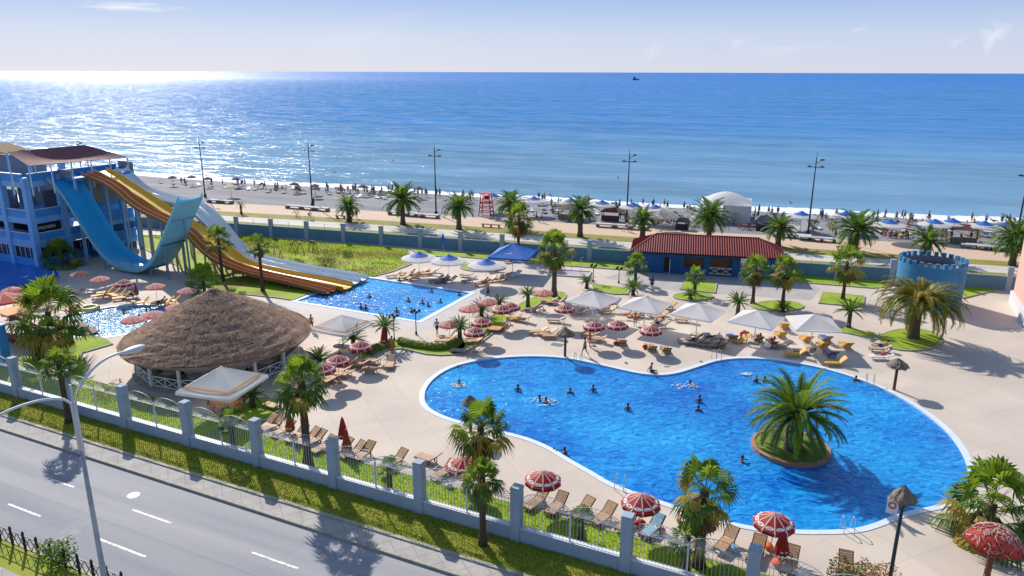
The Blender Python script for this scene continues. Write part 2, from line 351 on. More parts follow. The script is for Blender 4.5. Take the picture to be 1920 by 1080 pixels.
def tag(o, label=None, cat=None, group=None, kind=None):
    if label: o['label'] = label
    if cat: o['category'] = cat
    if group: o['group'] = group
    if kind: o['kind'] = kind
    return o
def thing(name, label, cat, loc=(0, 0, 0), rz=0.0, group=None):
    o = bpy.data.objects.new(name, None); COL.objects.link(o); o.empty_display_size = .2
    o.location = loc; o.rotation_euler = (0, 0, rz); return tag(o, label, cat, group)
KIDS = {}
def kids(o):
    return [c for c in o.children]
def dup(root, loc, rz=0.0, label=None, group=None, sc=None, cat=None, ks=None):
    r = root.copy(); COL.objects.link(r); r.location = loc; r.rotation_euler = (0, 0, rz)
    if sc: r.scale = (sc, sc, sc) if not isinstance(sc, tuple) else sc
    if label: r['label'] = label
    if group: r['group'] = group
    if cat: r['category'] = cat
    for ch in (ks if ks is not None else KIDS.setdefault(root.name, kids(root))):
        c = ch.copy(); COL.objects.link(c); c.parent = r
        for g in KIDS.setdefault(ch.name, kids(ch)):
            d = g.copy(); COL.objects.link(d); d.parent = c
    return r
class Proto:
    """first use moves the original, later uses copy it"""
    def __init__(s, root): s.o = root; s.used = False; s.ks = list(root.children)
    def put(s, loc, rz=0.0, label=None, group=None, sc=None, cat=None):
        if not s.used:
            s.used = True; r = s.o; r.location = loc; r.rotation_euler = (0, 0, rz)
            if sc: r.scale = (sc, sc, sc) if not isinstance(sc, tuple) else sc
            if label: r['label'] = label
            if group: r['group'] = group
            if cat: r['category'] = cat
            return r
        r = dup(s.o, loc, rz, label, group, None, cat, s.ks); r.scale = (sc, sc, sc) if isinstance(sc, (int, float)) else (sc or (1, 1, 1)); return r
def struct(name, mb, smooth=False, kind='structure', label=None):
    o = mb.build(name, None, smooth); o['kind'] = kind
    if label: o['label'] = label
    return o
def ordn(n):
    if n <= 25: return ORD[n - 1]
    t, u = divmod(n, 10); T = {2: 'twenty', 3: 'thirty', 4: 'forty', 5: 'fifty', 6: 'sixty', 7: 'seventy', 8: 'eighty'}; T0 = {2: 'twentieth', 3: 'thirtieth', 4: 'fortieth', 5: 'fiftieth', 6: 'sixtieth', 7: 'seventieth', 8: 'eightieth'}
    return T[t] + '-' + ORD[u - 1] if u else T0[t]
ORD = ['first', 'second', 'third', 'fourth', 'fifth', 'sixth', 'seventh', 'eighth', 'ninth', 'tenth', 'eleventh', 'twelfth', 'thirteenth', 'fourteenth', 'fifteenth', 'sixteenth', 'seventeenth', 'eighteenth', 'nineteenth', 'twentieth', 'twenty-first', 'twenty-second', 'twenty-third', 'twenty-fourth', 'twenty-fifth']
def smooth_poly(px, closed=True, k=4):
    """Catmull-Rom through points"""
    P = [Vector((p[0], p[1], 0)) for p in px]; n = len(P); out = []
    for i in range(n if closed else n - 1):
        g = (lambda j: P[j % n]) if closed else (lambda j: P[max(0, min(n - 1, j))])
        p0, p1, p2, p3 = g(i - 1), g(i), g(i + 1), g(i + 2)
        for j in range(k):
            t = j / k
            out.append(.5 * ((2 * p1) + (p2 - p0) * t + (2 * p0 - 5 * p1 + 4 * p2 - p3) * t * t + (3 * p1 - p0 - 3 * p2 + p3) * t ** 3))
    if not closed: out.append(P[-1])
    return out
def offset(poly, d):
    n = len(poly); out = []
    ar = sum(poly[i].x * poly[(i + 1) % n].y - poly[(i + 1) % n].x * poly[i].y for i in range(n)); sg = 1 if ar > 0 else -1
    for i in range(n):
        t = (poly[(i + 1) % n] - poly[i - 1]); t.z = 0; t.normalize()
        out.append(poly[i] + Vector((t.y, -t.x, 0)) * d * sg)
    return out
def GP(pts, z=0.0): return [G(x, y, z) for x, y in pts]
def inside(p, poly):
    c = False; n = len(poly)
    for i in range(n):
        a_, b_ = poly[i], poly[i - 1]
        if (a_[1] > p[1]) != (b_[1] > p[1]) and p[0] < (b_[0] - a_[0]) * (p[1] - a_[1]) / (b_[1] - a_[1]) + a_[0]: c = not c
    return c

# ------------------------------------------------------------------ ground, pools, road, beach, sea
KID = smooth_poly(GP([(797, 748), (801, 728), (818, 708), (848, 690), (890, 678), (940, 671), (1000, 668), (1060, 671), (1110, 680), (1160, 691), (1200, 699), (1240, 702), (1275, 697), (1310, 686), (1345, 675), (1385, 670), (1440, 671), (1500, 679), (1560, 692), (1620, 711), (1680, 737), (1730, 767), (1775, 803), (1805, 843), (1817, 878), (1813, 905), (1795, 926), (1762, 942), (1720, 951), (1680, 962), (1640, 978), (1600, 988), (1540, 991), (1480, 990), (1417, 985), (1362, 974), (1300, 957), (1235, 935), (1155, 907), (1110, 882), (1070, 860), (1035, 839), (995, 822), (950, 810), (897, 797), (850, 786), (818, 773), (803, 762)]), True, 3)
RECT = [AB(-56.2, 62.1), AB(-40.0, 62.1), AB(-40.0, 73.4), AB(-56.2, 73.8)]
CHILD = smooth_poly(GP([(118, 602), (165, 589), (205, 580), (260, 576), (318, 578), (336, 588), (320, 604), (270, 622), (215, 633), (170, 637), (128, 630)]), True, 3)
prom_t = [(-76, 147.5), (-54.6, 144.7), (-45.6, 142.2), (-28, 137.3), (-15.5, 133.3), (3.8, 127.6), (16.3, 123.6), (29.7, 119), (44.1, 115.3), (76.8, 107.2)]
shore = [(-97, 189.5), (-87, 185.6), (-67.7, 177), (-44.2, 169.2), (-31, 165), (-16.1, 159.7), (15.2, 149), (35.3, 142.8), (72.6, 133.2), (90.6, 128.5)]
g1t = [(-51.3, 135.2), (-26.4, 128.6), (-3.5, 121.5), (15.4, 115.6), (41.3, 107.6), (52.6, 104.2), (69.1, 99.2)]
g1b = [(-49.6, 130.9), (-25.5, 124.4), (-3.4, 117.5), (13.2, 112.2), (39.9, 104), (51.1, 100.9), (67.2, 96.5)]
patb = [(-48.1, 126.5), (-24.6, 119.6), (-5, 113.3), (11.3, 108.4), (38.7, 100.2), (50.1, 97.2), (64.7, 93)]
wall = [(-42.8, 115.6), (-11, 106.1), (14.6, 98.2), (37.1, 91.6), (47, 89), (57.4, 85.8)]
def ext(pl, l=500, ends=(-1, 1)):
    """lengthen a polyline at both ends along its mean direction"""
    a_ = Vector((*pl[0], 0)); b_ = Vector((*pl[-1], 0)); d = (b_ - a_).normalized()
    return [tuple((a_ - d * l)[:2])] + list(pl) + [tuple((b_ + d * l)[:2])]
def strip(name, top, bot, z, m, kind='structure'):
    mb = MB(); mb.sheet([(p[0], p[1]) for p in ext(top)] + [(p[0], p[1]) for p in reversed(ext(bot))], z, m); return struct(name, mb)
mb = MB(); mb.sheet([AB(x, 32.25) for x in (-260, -160, -100, -70, -50, -35, -20, -5, 10, 40, 90, 160)] + [Vector((*p, 0)) for p in reversed(ext(g1b, 190))], 0.0, M_deck, [KID, RECT, CHILD]); struct('pool_deck', mb)
mb = MB(); mb.sheet([(-2500, -1500), (2500, -1500)] + [(p[0], p[1]) for p in reversed(ext(g1t, 2500))], -0.7, M_soil); struct('ground', mb)
strip('promenade', prom_t, g1t, 0.004, M_prom)
strip('dry_grass_strip', g1t, g1b, 0.010, M_grassp)
strip('cycle_path', g1b, patb, 0.008, M_path)
strip('wall_side_grass_strip', patb, [(p[0], p[1]) for p in wall], 0.012, M_grassp)
# beach slopes to below the waterline
mb = MB(); t = ext(prom_t, 900); u = ext(shore, 900)
def resample(pl, n):
    d = [0]
    for i in range(1, len(pl)): d.append(d[-1] + math.dist(pl[i], pl[i - 1]))
    out = []; j = 0
    for k in range(n):
        s_ = d[-1] * k / (n - 1)
        while j < len(pl) - 2 and d[j + 1] < s_: j += 1
        f = (s_ - d[j]) / (d[j + 1] - d[j]); out.append((pl[j][0] + (pl[j + 1][0] - pl[j][0]) * f, pl[j][1] + (pl[j + 1][1] - pl[j][1]) * f))
    return out
nn = 160; tt = resample(t, nn); uu = resample(u, nn); rows = []
for r_, z_ in ((0, -.0), (.25, -.08), (.5, -.05), (.75, -.22), (1, -.5), (1.25, -.75)):
    rows.append([(tt[i][0] + (uu[i][0] - tt[i][0]) * r_, tt[i][1] + (uu[i][1] - tt[i][1]) * r_, z_ + (random.uniform(-.05, .05) if 0 < r_ < 1 else 0)) for i in range(nn)])
vs = [p for r_ in rows for p in r_]; fs = [(i * nn + k, i * nn + k + 1, (i + 1) * nn + k + 1, (i + 1) * nn + k) for i in range(len(rows) - 1) for k in range(nn - 1)]
mb.add(vs, fs, M_peb); struct('beach', mb, True)
mb = MB(); us = ext([(p[0] - 1, p[1] - 3) for p in shore], 2500)
mb.sheet([(p[0], p[1]) for p in us] + [(90000, us[-1][1]), (90000, 90000), (-90000, 90000), (-90000, us[0][1])], -.5, M_sea); struct('sea', mb)
# surf: two ragged ribbons
def ribbon(inner, outer, z, seed, step=1.0):
    rnd = random.Random(seed); pl = resample(ext(shore, 150), 520); vs = []
    for i, p in enumerate(pl):
        n_ = Vector((.29, .957)); wob = math.sin(i * .21) * .5 + math.sin(i * .057 + 2) * .8 + rnd.uniform(-.35, .35)
        wob2 = math.sin(i * .13 + 4) * .9 + math.sin(i * .041) * .9 + rnd.uniform(-.5, .5)
        vs += [(p[0] + n_.x * (inner + wob * .5), p[1] + n_.y * (inner + wob * .5), z), (p[0] + n_.x * (outer + wob2), p[1] + n_.y * (outer + wob2), z)]
    m_ = MB(); m_.add(vs, [(2 * i, 2 * i + 2, 2 * i + 3, 2 * i + 1) for i in range(len(pl) - 1)], M_foam); return m_
struct('surf_foam', ribbon(-.4, 5.0, -.47, 3), kind='stuff', label='white surf foam washing along the pebble beach')
# pools
def pool(nm, poly, m, cop=.42):
    mb = MB(); mb.sheet(poly, -.10, m); struct(nm + '_water', mb)
    mb = MB(); mb.skirt(poly, -.7, 0, M_coping)
    o_ = offset(poly, cop) if len(poly) > 6 else None
    if o_ is None:
        c = sum(poly, Vector()) / len(poly); o_ = [c + (p - c) * (1 + cop * 1.45 / (p - c).length) for p in poly]
    n = len(poly)
    mb.add([(p.x, p.y, .03) for p in poly] + [(p.x, p.y, .03) for p in o_] + [(p.x, p.y, 0) for p in o_] + [(p.x, p.y, 0) for p in poly],
           [q for i in range(n) for q in (((i, (i + 1) % n, n + (i + 1) % n, n + i)), ((n + i, n + (i + 1) % n, 2 * n + (i + 1) % n, 2 * n + i)), (3 * n + i, 3 * n + (i + 1) % n, (i + 1) % n, i))], M_coping)
    struct(nm + '_coping', mb)
pool('lagoon_pool', KID, M_pool)
pool('splash_pool', RECT, M_pool2, .5)
pool('childrens_pool', CHILD, M_pool3, .35)
# blue slick floor and pool by the tower foot
mb = MB(); mb.sheet(GP([(-150, 490), (0, 492), (60, 500), (104, 512), (112, 524), (60, 543), (-40, 560), (-200, 580)]), .012, mat('blue_splash_floor', (.01, .14, .55), .3, (.02, .2, .6), 1, .6)); struct('splash_floor', mb)
mb = MB(); mb.sheet([AB(-57, 59.9), AB(-37.5, 59.9), AB(-37.5, 76), AB(-40, 76.4), AB(-57, 76)], .003, mat('grey_pool_surround', (.42, .40, .41), .7, (.47, .44, .43), .5, 1), [offset(RECT, .1) if 0 else [p + (p - AB(-48, 68)).normalized() * .9 for p in RECT]]); struct('pool_surround_path', mb)
mb = MB(); mb.sheet([G(1135, 520), G(1180, 505), G(1450, 520), G(1480, 512), G(1538, 538), G(1520, 560), G(1400, 552), G(1270, 545)], .004, M_deck2); struct('paving', mb)
# road
def band(nm, B0, B1, z, m, A0=-420, A1=420):
    mb = MB(); mb.sheet([AB(A0, B0), AB(A1, B0), AB(A1, B1), AB(A0, B1)], z, m); return struct(nm, mb)
band('road', 20.4, 28.3, -.14, M_asph)
band('road_near_lane', 20.4, 23.95, -.136, M_asph2)
band('pavement', 28.55, 29.6, -.02, M_pave)
mb = MB()
for B0, B1, zt in ((28.3, 28.55, 0.0), (29.6, 29.82, .06), (20.1, 20.4, 0)):
    mb.prism([AB(-420, B0), AB(420, B0), AB(420, B1), AB(-420, B1)], -.2, zt, M_kerbs)
struct('kerb', mb)
band('verge', 29.82, 32.4, .02, M_grassd)
band('median_grass', 18.6, 20.1, -.02, M_grassd)
band('near_pavement', 8, 18.6, -.02, M_pave)
mb = MB()
for A0, A1, B_ in ((-36.9, -33.7, 25.35), (-44.2, -41.2, 22.55), (-36.3, -32.4, 22.55), (-27.5, -24.3, 25.3), (-27.5, -24.2, 22.5), (-18.3, -15, 25.3), (-18.6, -15.4, 22.5), (-44.6, -42.4, 25.5), (-52, -49, 22.55), (-55, -52, 25.4), (-9, -6, 25.3)):
    mb.sheet([AB(A0, B_ - .07), AB(A1, B_ - .07), AB(A1, B_ + .07), AB(A0, B_ + .07)], -.130, M_paint)
struct('road_markings', mb)
mb = MB(); mb.sheet(GP([(104, 1004), (160, 966), (182, 974), (128, 1018), (112, 1030)], 0), -.1335, mat('road_patch', (.30, .30, .32), .8, (.24, .25, .28), 1.5, 1)); [mb.sheet([AB(x0, b0), AB(x1, b1), AB(x1, b1 + .035), AB(x0, b0 + .035)], -.1325, mat('tar_seam', (.10, .105, .12), .6)) for x0, b0, x1, b1 in ((-80, 23.93, 40, 23.93), (-41, 20.6, -38.6, 23.9), (-26, 24, -25.2, 28.2), (-30.5, 20.5, -30, 23.9))]; struct('road_patch', mb)
q = G(252, 932, -.12); mb = MB(); mb.sheet([(q.x + .38 * math.cos(t / 24 * 2 * PI), q.y + .38 * math.sin(t / 24 * 2 * PI)) for t in range(24)], -.128, M_paint)
tag(mb.build('manhole_cover'), 'round whitish cover plate set flat in the road', 'manhole cover')
# lawns: raised beds with a kerb
LAWNS = []
def lawn(nm, poly, m=M_grass, h=.10, kerb=True, hump=0.0):
    mb = MB(); o_ = offset(poly, .16) if kerb else poly
    mb.sheet(poly, h, m)
    if kerb:
        n = len(poly); mb.add([(p.x, p.y, h + .02) for p in poly] + [(p.x, p.y, h + .02) for p in o_], [(i, (i + 1) % n, n + (i + 1) % n, n + i) for i in range(n)], M_kerbs)
        mb.skirt(poly, h, h + .02, M_kerbs)
    mb.skirt(o_, -.02, h + (.02 if kerb else 0), M_kerbs); LAWNS.append((poly, h)); return struct(nm, mb)
def oval(px, py, rx, ry, n=20): return [G(px + rx * math.cos(2 * PI * i / n), py - ry * math.sin(2 * PI * i / n)) for i in range(n)]
front = [AB(-70, 32.5), AB(14, 32.5), AB(14, 35.0), AB(-2.4, 35.0), AB(-15.6, 35.35), AB(-36.5, 35.5), AB(-42, 36.2), AB(-46, 36.6), AB(-57.5, 36.9)] + GP([(165, 690), (150, 668), (210, 650), (196, 640), (165, 636), (120, 648), (60, 672), (0, 690)]) 
lawn('front_lawn', front)
lawn('slide_lawn', GP([(240, 446), (457, 445), (600, 457), (700, 463), (765, 469), (770, 497), (735, 511), (700, 520)]) + [AB(-56.9, 74), AB(-56.9, 62)] + GP([(520, 561), (430, 552), (380, 538), (330, 500), (270, 470)]), M_grassm)
lawn('wall_lawn', GP([(770, 470), (820, 472), (1000, 483), (1180, 495), (1180, 506), (1000, 494), (870, 483), (790, 481)]))
lawn('side_lawn', GP([(1470, 507), (1670, 522), (1668, 534), (1634, 537), (1500, 527), (1452, 520)]))
lawn('side_lawn', GP([(1805, 529), (1872, 540), (1840, 546), (1808, 556)]))
lawn('planting_bed', GP([(1286, 524), (1343, 530), (1340, 548), (1276, 541)]))
lawn('planting_bed', GP([(1544, 546), (1620, 553), (1617, 573), (1536, 566)]))
lawn('planting_bed', oval(1300, 555, 36, 7)); lawn('planting_bed', oval(1458, 572, 47, 9)); lawn('planting_bed', oval(905, 502, 41, 8))
lawn('planting_bed', GP([(1112, 533), (1180, 541), (1176, 551), (1150, 551), (1112, 544)]))
lawn('planting_bed', smooth_poly(GP([(1000, 560), (1030, 551), (1057, 549), (1055, 562), (1020, 565), (1000, 577), (978, 583), (975, 572)]), True, 3))
lawn('planting_bed', smooth_poly(GP([(930, 590), (950, 596), (940, 610), (905, 640), (868, 662), (850, 664), (862, 645), (895, 625), (918, 605)]), True, 3))
lawn('planting_bed', smooth_poly(GP([(740, 640), (760, 647), (800, 654), (850, 654), (868, 640), (872, 652), (850, 666), (800, 665), (750, 655), (700, 664), (690, 674), (672, 668), (700, 650)]), True, 2))
lawn('planting_bed', smooth_poly(oval(1708, 634, 58, 20, 16) , True, 1))
lawn('planting_bed', GP([(1576, 611), (1640, 623), (1650, 634), (1575, 619)]))
lawn('planting_bed', smooth_poly(GP([(470, 758), (500, 750), (525, 762), (520, 775), (480, 800), (445, 802), (430, 790)]), True, 2))
# lagoon island
ic = G(1483, 836); isl = [ic + Vector((2.62 * math.cos(t * PI / 16), 2.62 * math.sin(t * PI / 16), 0)) for t in range(32)]
mb = MB(); mb.skirt(isl, -.5, .16, mat('terracotta_kerb', (.42, .20, .12), .7, (.34, .2, .14), 3, .8)); inn = offset(isl, -.25)
n = 32; mb.add([(p.x, p.y, .16) for p in isl] + [(p.x, p.y, .16) for p in inn], [(i, (i + 1) % n, n + (i + 1) % n, n + i) for i in range(n)], MATS['terracotta_kerb'])
mb.lathe([(2.4, .12), (1.8, .24), (1.0, .38), (.1, .45)], mat('island_ground_cover', (.07, .13, .02), .9, (.16, .22, .02), 2.2, 1, 1.0, 8), 28, (ic.x, ic.y, 0), jit=.03); struct('pool_island', mb)

# short grass standing on the near lawn and verge
def blades(nm, poly_fn, count, m, h, seed, box, zz):
    rnd = random.Random(seed); mb = MB(); k = mb.mi(m); i = 0
    while i < count:
        A = rnd.uniform(box[0], box[1]); B = rnd.uniform(box[2], box[3]); i += 1
        if poly_fn and not poly_fn(A, B): continue
        p = AB(A, B, zz); t = rnd.uniform(0, PI); w = .025; hh = h * rnd.uniform(.5, 1.3)
        dx, dy = math.cos(t) * w, math.sin(t) * w; lx, ly = rnd.uniform(-.6, .6) * hh, rnd.uniform(-.6, .6) * hh
        o = len(mb.v); mb.v += [(p.x - dx, p.y - dy, p.z), (p.x + dx, p.y + dy, p.z), (p.x + lx, p.y + ly, p.z + hh)]; mb.f.append((o, o + 1, o + 2)); mb.m.append(k)
    return struct(nm, mb, kind='stuff', label=nm.replace('_', ' '))
fp = [toAB(p) for p in front]
blades('grass_on_the_lawn_behind_the_railings', lambda A, B: inside((A, B), fp), 42000, M_blade, .13, 1, (-62, 8, 32.6, 38.5), .10)
mw = [toAB(p) for p in GP([(240, 446), (457, 445), (600, 457), (700, 463), (765, 469), (770, 497), (735, 511), (700, 520), (560, 505), (440, 470)])]
def weeds():
    rnd = random.Random(8); mb = MB(); ms = [mb.mi(x) for x in (mat('meadow_weed', (.09, .13, .015), .9, (.16, .12, .03), .3, 1, transl=.3), M_blade, mat('meadow_straw', (.36, .28, .05), .9, (.28, .2, .05), .3, 1, transl=.3))]
    A0, A1 = min(p[0] for p in mw), max(p[0] for p in mw); B0, B1 = min(p[1] for p in mw), max(p[1] for p in mw); cs = [(rnd.uniform(A0, A1), rnd.uniform(B0, B1), rnd.uniform(.6, 3.5), rnd.choice([0, 1, 1, 2])) for _ in range(150)]
    for (ca, cb, cr, k) in cs:
        for _ in range(int(110 * cr)):
            A, B = rnd.gauss(ca, cr), rnd.gauss(cb, cr * .5)
            if not inside((A, B), mw): continue
            p = AB(A, B, .10); t = rnd.uniform(0, PI); h = rnd.uniform(.06, .22); w = .05; dx, dy = math.cos(t) * w, math.sin(t) * w; o = len(mb.v)
            mb.v += [(p.x - dx, p.y - dy, p.z), (p.x + dx, p.y + dy, p.z), (p.x + rnd.uniform(-.5, .5) * h, p.y + rnd.uniform(-.5, .5) * h, p.z + h)]; mb.f.append((o, o + 1, o + 2)); mb.m.append(ms[k])
    struct('meadow_weeds', mb, kind='stuff', label='mottled green and straw coloured weeds in the meadow behind the slides')
weeds()
blades('grass_on_the_verge_before_the_wall', None, 26000, M_bladed, .12, 2, (-62, 6, 29.9, 32.2), .02)
# ------------------------------------------------------------------ plants
def trunk(h, r0, r1, lean=(0, 0), m=M_trunk, n=9, knobs=0, rnd=random, flare=1.5):
    mb = MB(); k = max(5, int(h * 2.2)); pts = []; rad = []
    for i in range(k + 1):
        t = i / k; pts.append((lean[0] * t * t, lean[1] * t * t, h * t)); r = r0 + (r1 - r0) * t
        rad.append(r * (1 + (flare - 1) * max(0, 1 - t * 5)) * rnd.uniform(.93, 1.07))
    mb.tube(pts, rad, m, n)
    for _ in range(knobs):
        t = rnd.uniform(.05, 1); a_ = rnd.uniform(0, 2 * PI); r = (r0 + (r1 - r0) * t); c = Vector((lean[0] * t * t + math.cos(a_) * r, lean[1] * t * t + math.sin(a_) * r, h * t))
        d = Vector((math.cos(a_), math.sin(a_), 1.2)).normalized() * rnd.uniform(.08, .16); s_ = Vector((-math.sin(a_), math.cos(a_), 0)) * .05
        mb.add([c - s_, c + s_, c + d], [(0, 1, 2)], m)
    return mb
def feather(mb, c, az, el, Lf, droop, wl, m, rnd, nl=16, vee=.35, rw=.03, wf=.8):
    """a pinnate frond: a curved rib with two rows of narrow leaflets"""
    u = Vector((math.cos(az), math.sin(az), 0)); side = Vector((-math.sin(az), math.cos(az), 0)); p = Vector(c); seg = 8; pts = [p.copy()]; e = el
    for i in range(seg):
        t = i / seg; d = u * math.cos(e) + Vector((0, 0, 1)) * math.sin(e); p = p + d * (Lf / seg); pts.append(p.copy()); e -= droop / seg * (0.5 + t)
    mb.tube(pts, [rw * (1 - .8 * i / seg) for i in range(seg + 1)], m, 3, False)
    k = mb.mi(m)
    vs = []
    for i in range(1, seg + 1):
        t = i / seg; w_ = wl * .20 * math.sin(PI * min(1, t * .85 + .12)) ** .7 * (1 if i < seg else .15)
        vs += [pts[i] - side * w_ + Vector((0, 0, w_ * .25)), pts[i], pts[i] + side * w_ + Vector((0, 0, w_ * .25))]
    mb.add(vs, [(3 * i + j, 3 * i + j + 1, 3 * i + j + 4, 3 * i + j + 3) for i in range(seg - 1) for j in (0, 1)], m)
    for i in range(nl):
        t = .10 + .90 * (i + .5) / nl; f = t * seg; j = min(seg - 1, int(f)); q = pts[j].lerp(pts[j + 1], f - j); d = (pts[j + 1] - pts[j]).normalized(); up = side.cross(d)
        if up.z < 0: up = -up
        ln = wl * (math.sin(PI * min(1, t * .9 + .12)) ** .6) * rnd.uniform(.85, 1.1); ww = Lf / nl * wf
        for sg in (-1, 1):
            dr = (side * sg * .85 + d * .75 + up * (vee * rnd.uniform(.4, 1.3))).normalized(); tip = q + dr * ln - Vector((0, 0, 1)) * ln * .25 * rnd.uniform(.3, 1.5); mid = q + dr * ln * .5
            o = len(mb.v); mb.v += [tuple(q - d * ww * .4), tuple(mid + d * ww * .5), tuple(tip), tuple(mid - d * ww * .5)]; mb.f.append((o, o + 1, o + 2, o + 3)); mb.m.append(k)
def fan(mb, c, az, el, Lp, Rf, m, rnd, ns=15, droop=.5, mp=None):
    """a palmate leaf: a stalk and a pleated fan whose tips hang"""
    u = Vector((math.cos(az), math.sin(az), 0)); d = (u * math.cos(el) + Vector((0, 0, 1)) * math.sin(el)).normalized(); side = Vector((-math.sin(az), math.cos(az), 0)); nrm = side.cross(d)
    if nrm.z < 0: nrm = -nrm
    h = c + d * Lp - Vector((0, 0, 1)) * .12 * Lp * math.cos(el)
    mb.tube([c, c + d * Lp * .5, h], [.028, .02, .014], mp or m, 3, False)
    k = mb.mi(m); roll = rnd.uniform(-.35, .35); side2 = side * math.cos(roll) + nrm * math.sin(roll)
    for i in range(ns):
        t = (i + .5) / ns * 2 - 1; an = t * R(112); r = Rf * (1 - .22 * abs(t)) * rnd.uniform(.9, 1.06)
        dr = d * math.cos(an) + side2 * math.sin(an); dr = (dr - nrm * .25 * abs(t)).normalized(); w = dr.cross(nrm).normalized() * (r * .62 * math.tan(R(112) / ns) * 1.25)
        mid = h + dr * r * .62 + nrm * (.05 * r * (1 if i % 2 else -.3)); tip = mid + dr * r * .42 - Vector((0, 0, 1)) * r * droop * rnd.uniform(.5, 1.2)
        o = len(mb.v); mb.v += [tuple(h), tuple(mid - w), tuple(tip), tuple(mid + w)]; mb.f.append((o, o + 1, o + 2, o + 3)); mb.m.append(k)
def fan_palm(base, h, cr, label, seed, skirt=0.0, dry=.12, fresh=.35, tr=.17, name='fan_palm', cat='palm tree', group=None, nleaf=34, lean=(0, 0), tm=M_trunk):
    rnd = random.Random(seed); t = thing(name, label, cat, base, 0, group)
    trunk(h, tr * 1.15, tr, lean, tm, 9, int(h * 12), rnd).build('trunk', t, True)
    mb = MB(); nleaf = int(nleaf * .70); c = Vector((lean[0], lean[1], h)); Rf = cr * .56; Lp = cr * .62
    for i in range(nleaf):
        f = i / nleaf; az = i * 2.39996 + rnd.uniform(-.25, .25); el = R(80) - f * R(108) + rnd.uniform(-.16, .16)
        x = rnd.random(); m = M_leafl if (x < fresh and f < .6) or f < .10 else (M_leafy if x > 1 - dry and f > .35 else M_leafd)
        fan(mb, c + Vector((0, 0, -.25 * f * cr)), az, el, Lp * rnd.uniform(.8, 1.1), Rf * rnd.uniform(.85, 1.1), m, rnd, 21, .25 + .5 * f)
    mb.build('crown', t)
    if skirt > 0:
        mb = MB(); ns = int(16 + 14 * skirt)
        for i in range(ns):
            az = rnd.uniform(0, 2 * PI); el = R(rnd.uniform(-82, -45)); fan(mb, c + Vector((0, 0, -rnd.uniform(.1, .25 + skirt * .5))), az, el, Lp * rnd.uniform(.5, .9), Rf * rnd.uniform(.7, 1.0), M_leafb if rnd.random() < .7 else M_leafy, rnd, 11, .5)
        mb.build('dead_fronds', t)
    return t
def date_palm(base, h, cr, label, seed, nf=46, tr=.33, name='date_palm', group=None, droop=1.5, m0=M_leafd, m1=M_leafl, light=.3, nl=16, cat='palm tree', wl=.30, up=85, low=-28, tm=M_trunkl, dead=0, skirtm=None):
    rnd = random.Random(seed); t = thing(name, label, cat, base, 0, group)
    trunk(h, tr * 1.05, tr * .85, (0, 0), tm, 10, int(h * 16), rnd, 1.25).build('trunk', t, True)
    mb = MB(); c = Vector((0, 0, h))
    for i in range(nf):
        f = (i + .5) / nf; az = i * 2.39996 + rnd.uniform(-.3, .3); el = R(up) + (R(low) - R(up)) * f ** .85 + rnd.uniform(-.1, .1)
        m = m1 if rnd.random() < light * (1.6 - f) else m0
        feather(mb, c + Vector((math.cos(az) * tr * .5, math.sin(az) * tr * .5, rnd.uniform(-.1, .15))), az, el, cr * rnd.uniform(.88, 1.1) * 1.12, droop * rnd.uniform(.7, 1.15), cr * wl, m, rnd, nl)
    for i in range(dead):
        az = rnd.uniform(0, 2 * PI); feather(mb, c - Vector((0, 0, .15)), az, R(rnd.uniform(-70, -35)), cr * .8, .6, cr * wl, M_leafb, rnd, nl)
    mb.build('crown', t); return t
def palmF(bx, by, cx, cy, rpx, label, seed, **k):
    B = G(bx, by); h = hz(bx, by, cx, cy); d = math.hypot(B.x, B.y, CAM_H - h); cr = rpx * d / F
    # the lean that puts the crown where the photograph has it
    return fan_palm(B, max(.6, h), cr * .97, label, seed, **k)
def palmD(bx, by, cx, cy, rpx, label, seed, **k):
    B = G(bx, by); h = hz(bx, by, cx, cy); d = math.hypot(B.x, B.y, CAM_H - h); cr = rpx * d / F
    return date_palm(B, max(.15, h), cr, label, seed, **k)
g = 'fan palms of the pool garden'
palmF(105, 672, 98, 588, 60, 'tall fan palm with brown hanging fronds on the lawn beside the thatched bar', 11, skirt=1.6, dry=.2, tr=.22, group=g, nleaf=46, fresh=.55)
palmF(131, 797, 112, 686, 28, 'dark bushy fan palm growing between the front wall and the pavement', 12, group=g, fresh=.1, nleaf=40)
palmF(418, 531, 409, 450, 27, 'slim fan palm in front of the brown slide, nearer the blue slide', 13, group=g, nleaf=30, fresh=.3)
palmF(493, 549, 487, 460, 22, 'slim small crowned palm crossing the yellow and brown slides', 14, group=g, nleaf=24, fresh=.4, skirt=.1)
palmF(384, 556, 379, 527, 32, 'bright bushy palm rising just behind the peak of the thatched roof', 15, group=g, fresh=.8)
palmF(580, 880, 567, 716, 52, 'large fresh green fan palm by the rail beside the square white parasol', 16, group=g, nleaf=42, fresh=.6, tr=.24, skirt=.25)
palmF(905, 952, 901, 800, 60, 'tall fan palm overlapping the narrow end of the large pool', 17, group=g, nleaf=34, fresh=.3, dry=.2, skirt=.4, tr=.2)
palmF(908, 1022, 912, 893, 40, 'round headed fan palm standing before the wall, below the taller one', 18, group=g, nleaf=44, fresh=.35, dry=.25, skirt=.4)
palmF(1312, 1062, 1310, 912, 64, 'tall fan palm between two red parasols on the front lawn', 19, group=g, nleaf=30, fresh=.25, dry=.25, skirt=.35, tr=.24)
palmF(1287, 1072, 1286, 1005, 36, 'short palm with yellow lower fronds before the front wall', 20, group=g, nleaf=34, fresh=.5, dry=.4)
palmF(1850, 1004, 1853, 938, 74, 'broad fan palm behind the mushroom shaped red parasol', 21, group=g, nleaf=38, fresh=.4, skirt=.2, tr=.25)
palmF(972, 480, 970, 405, 32, 'fan palm with orange dead fronds at the seaward wall', 22, group=g, dry=.5, skirt=.9, fresh=.3)
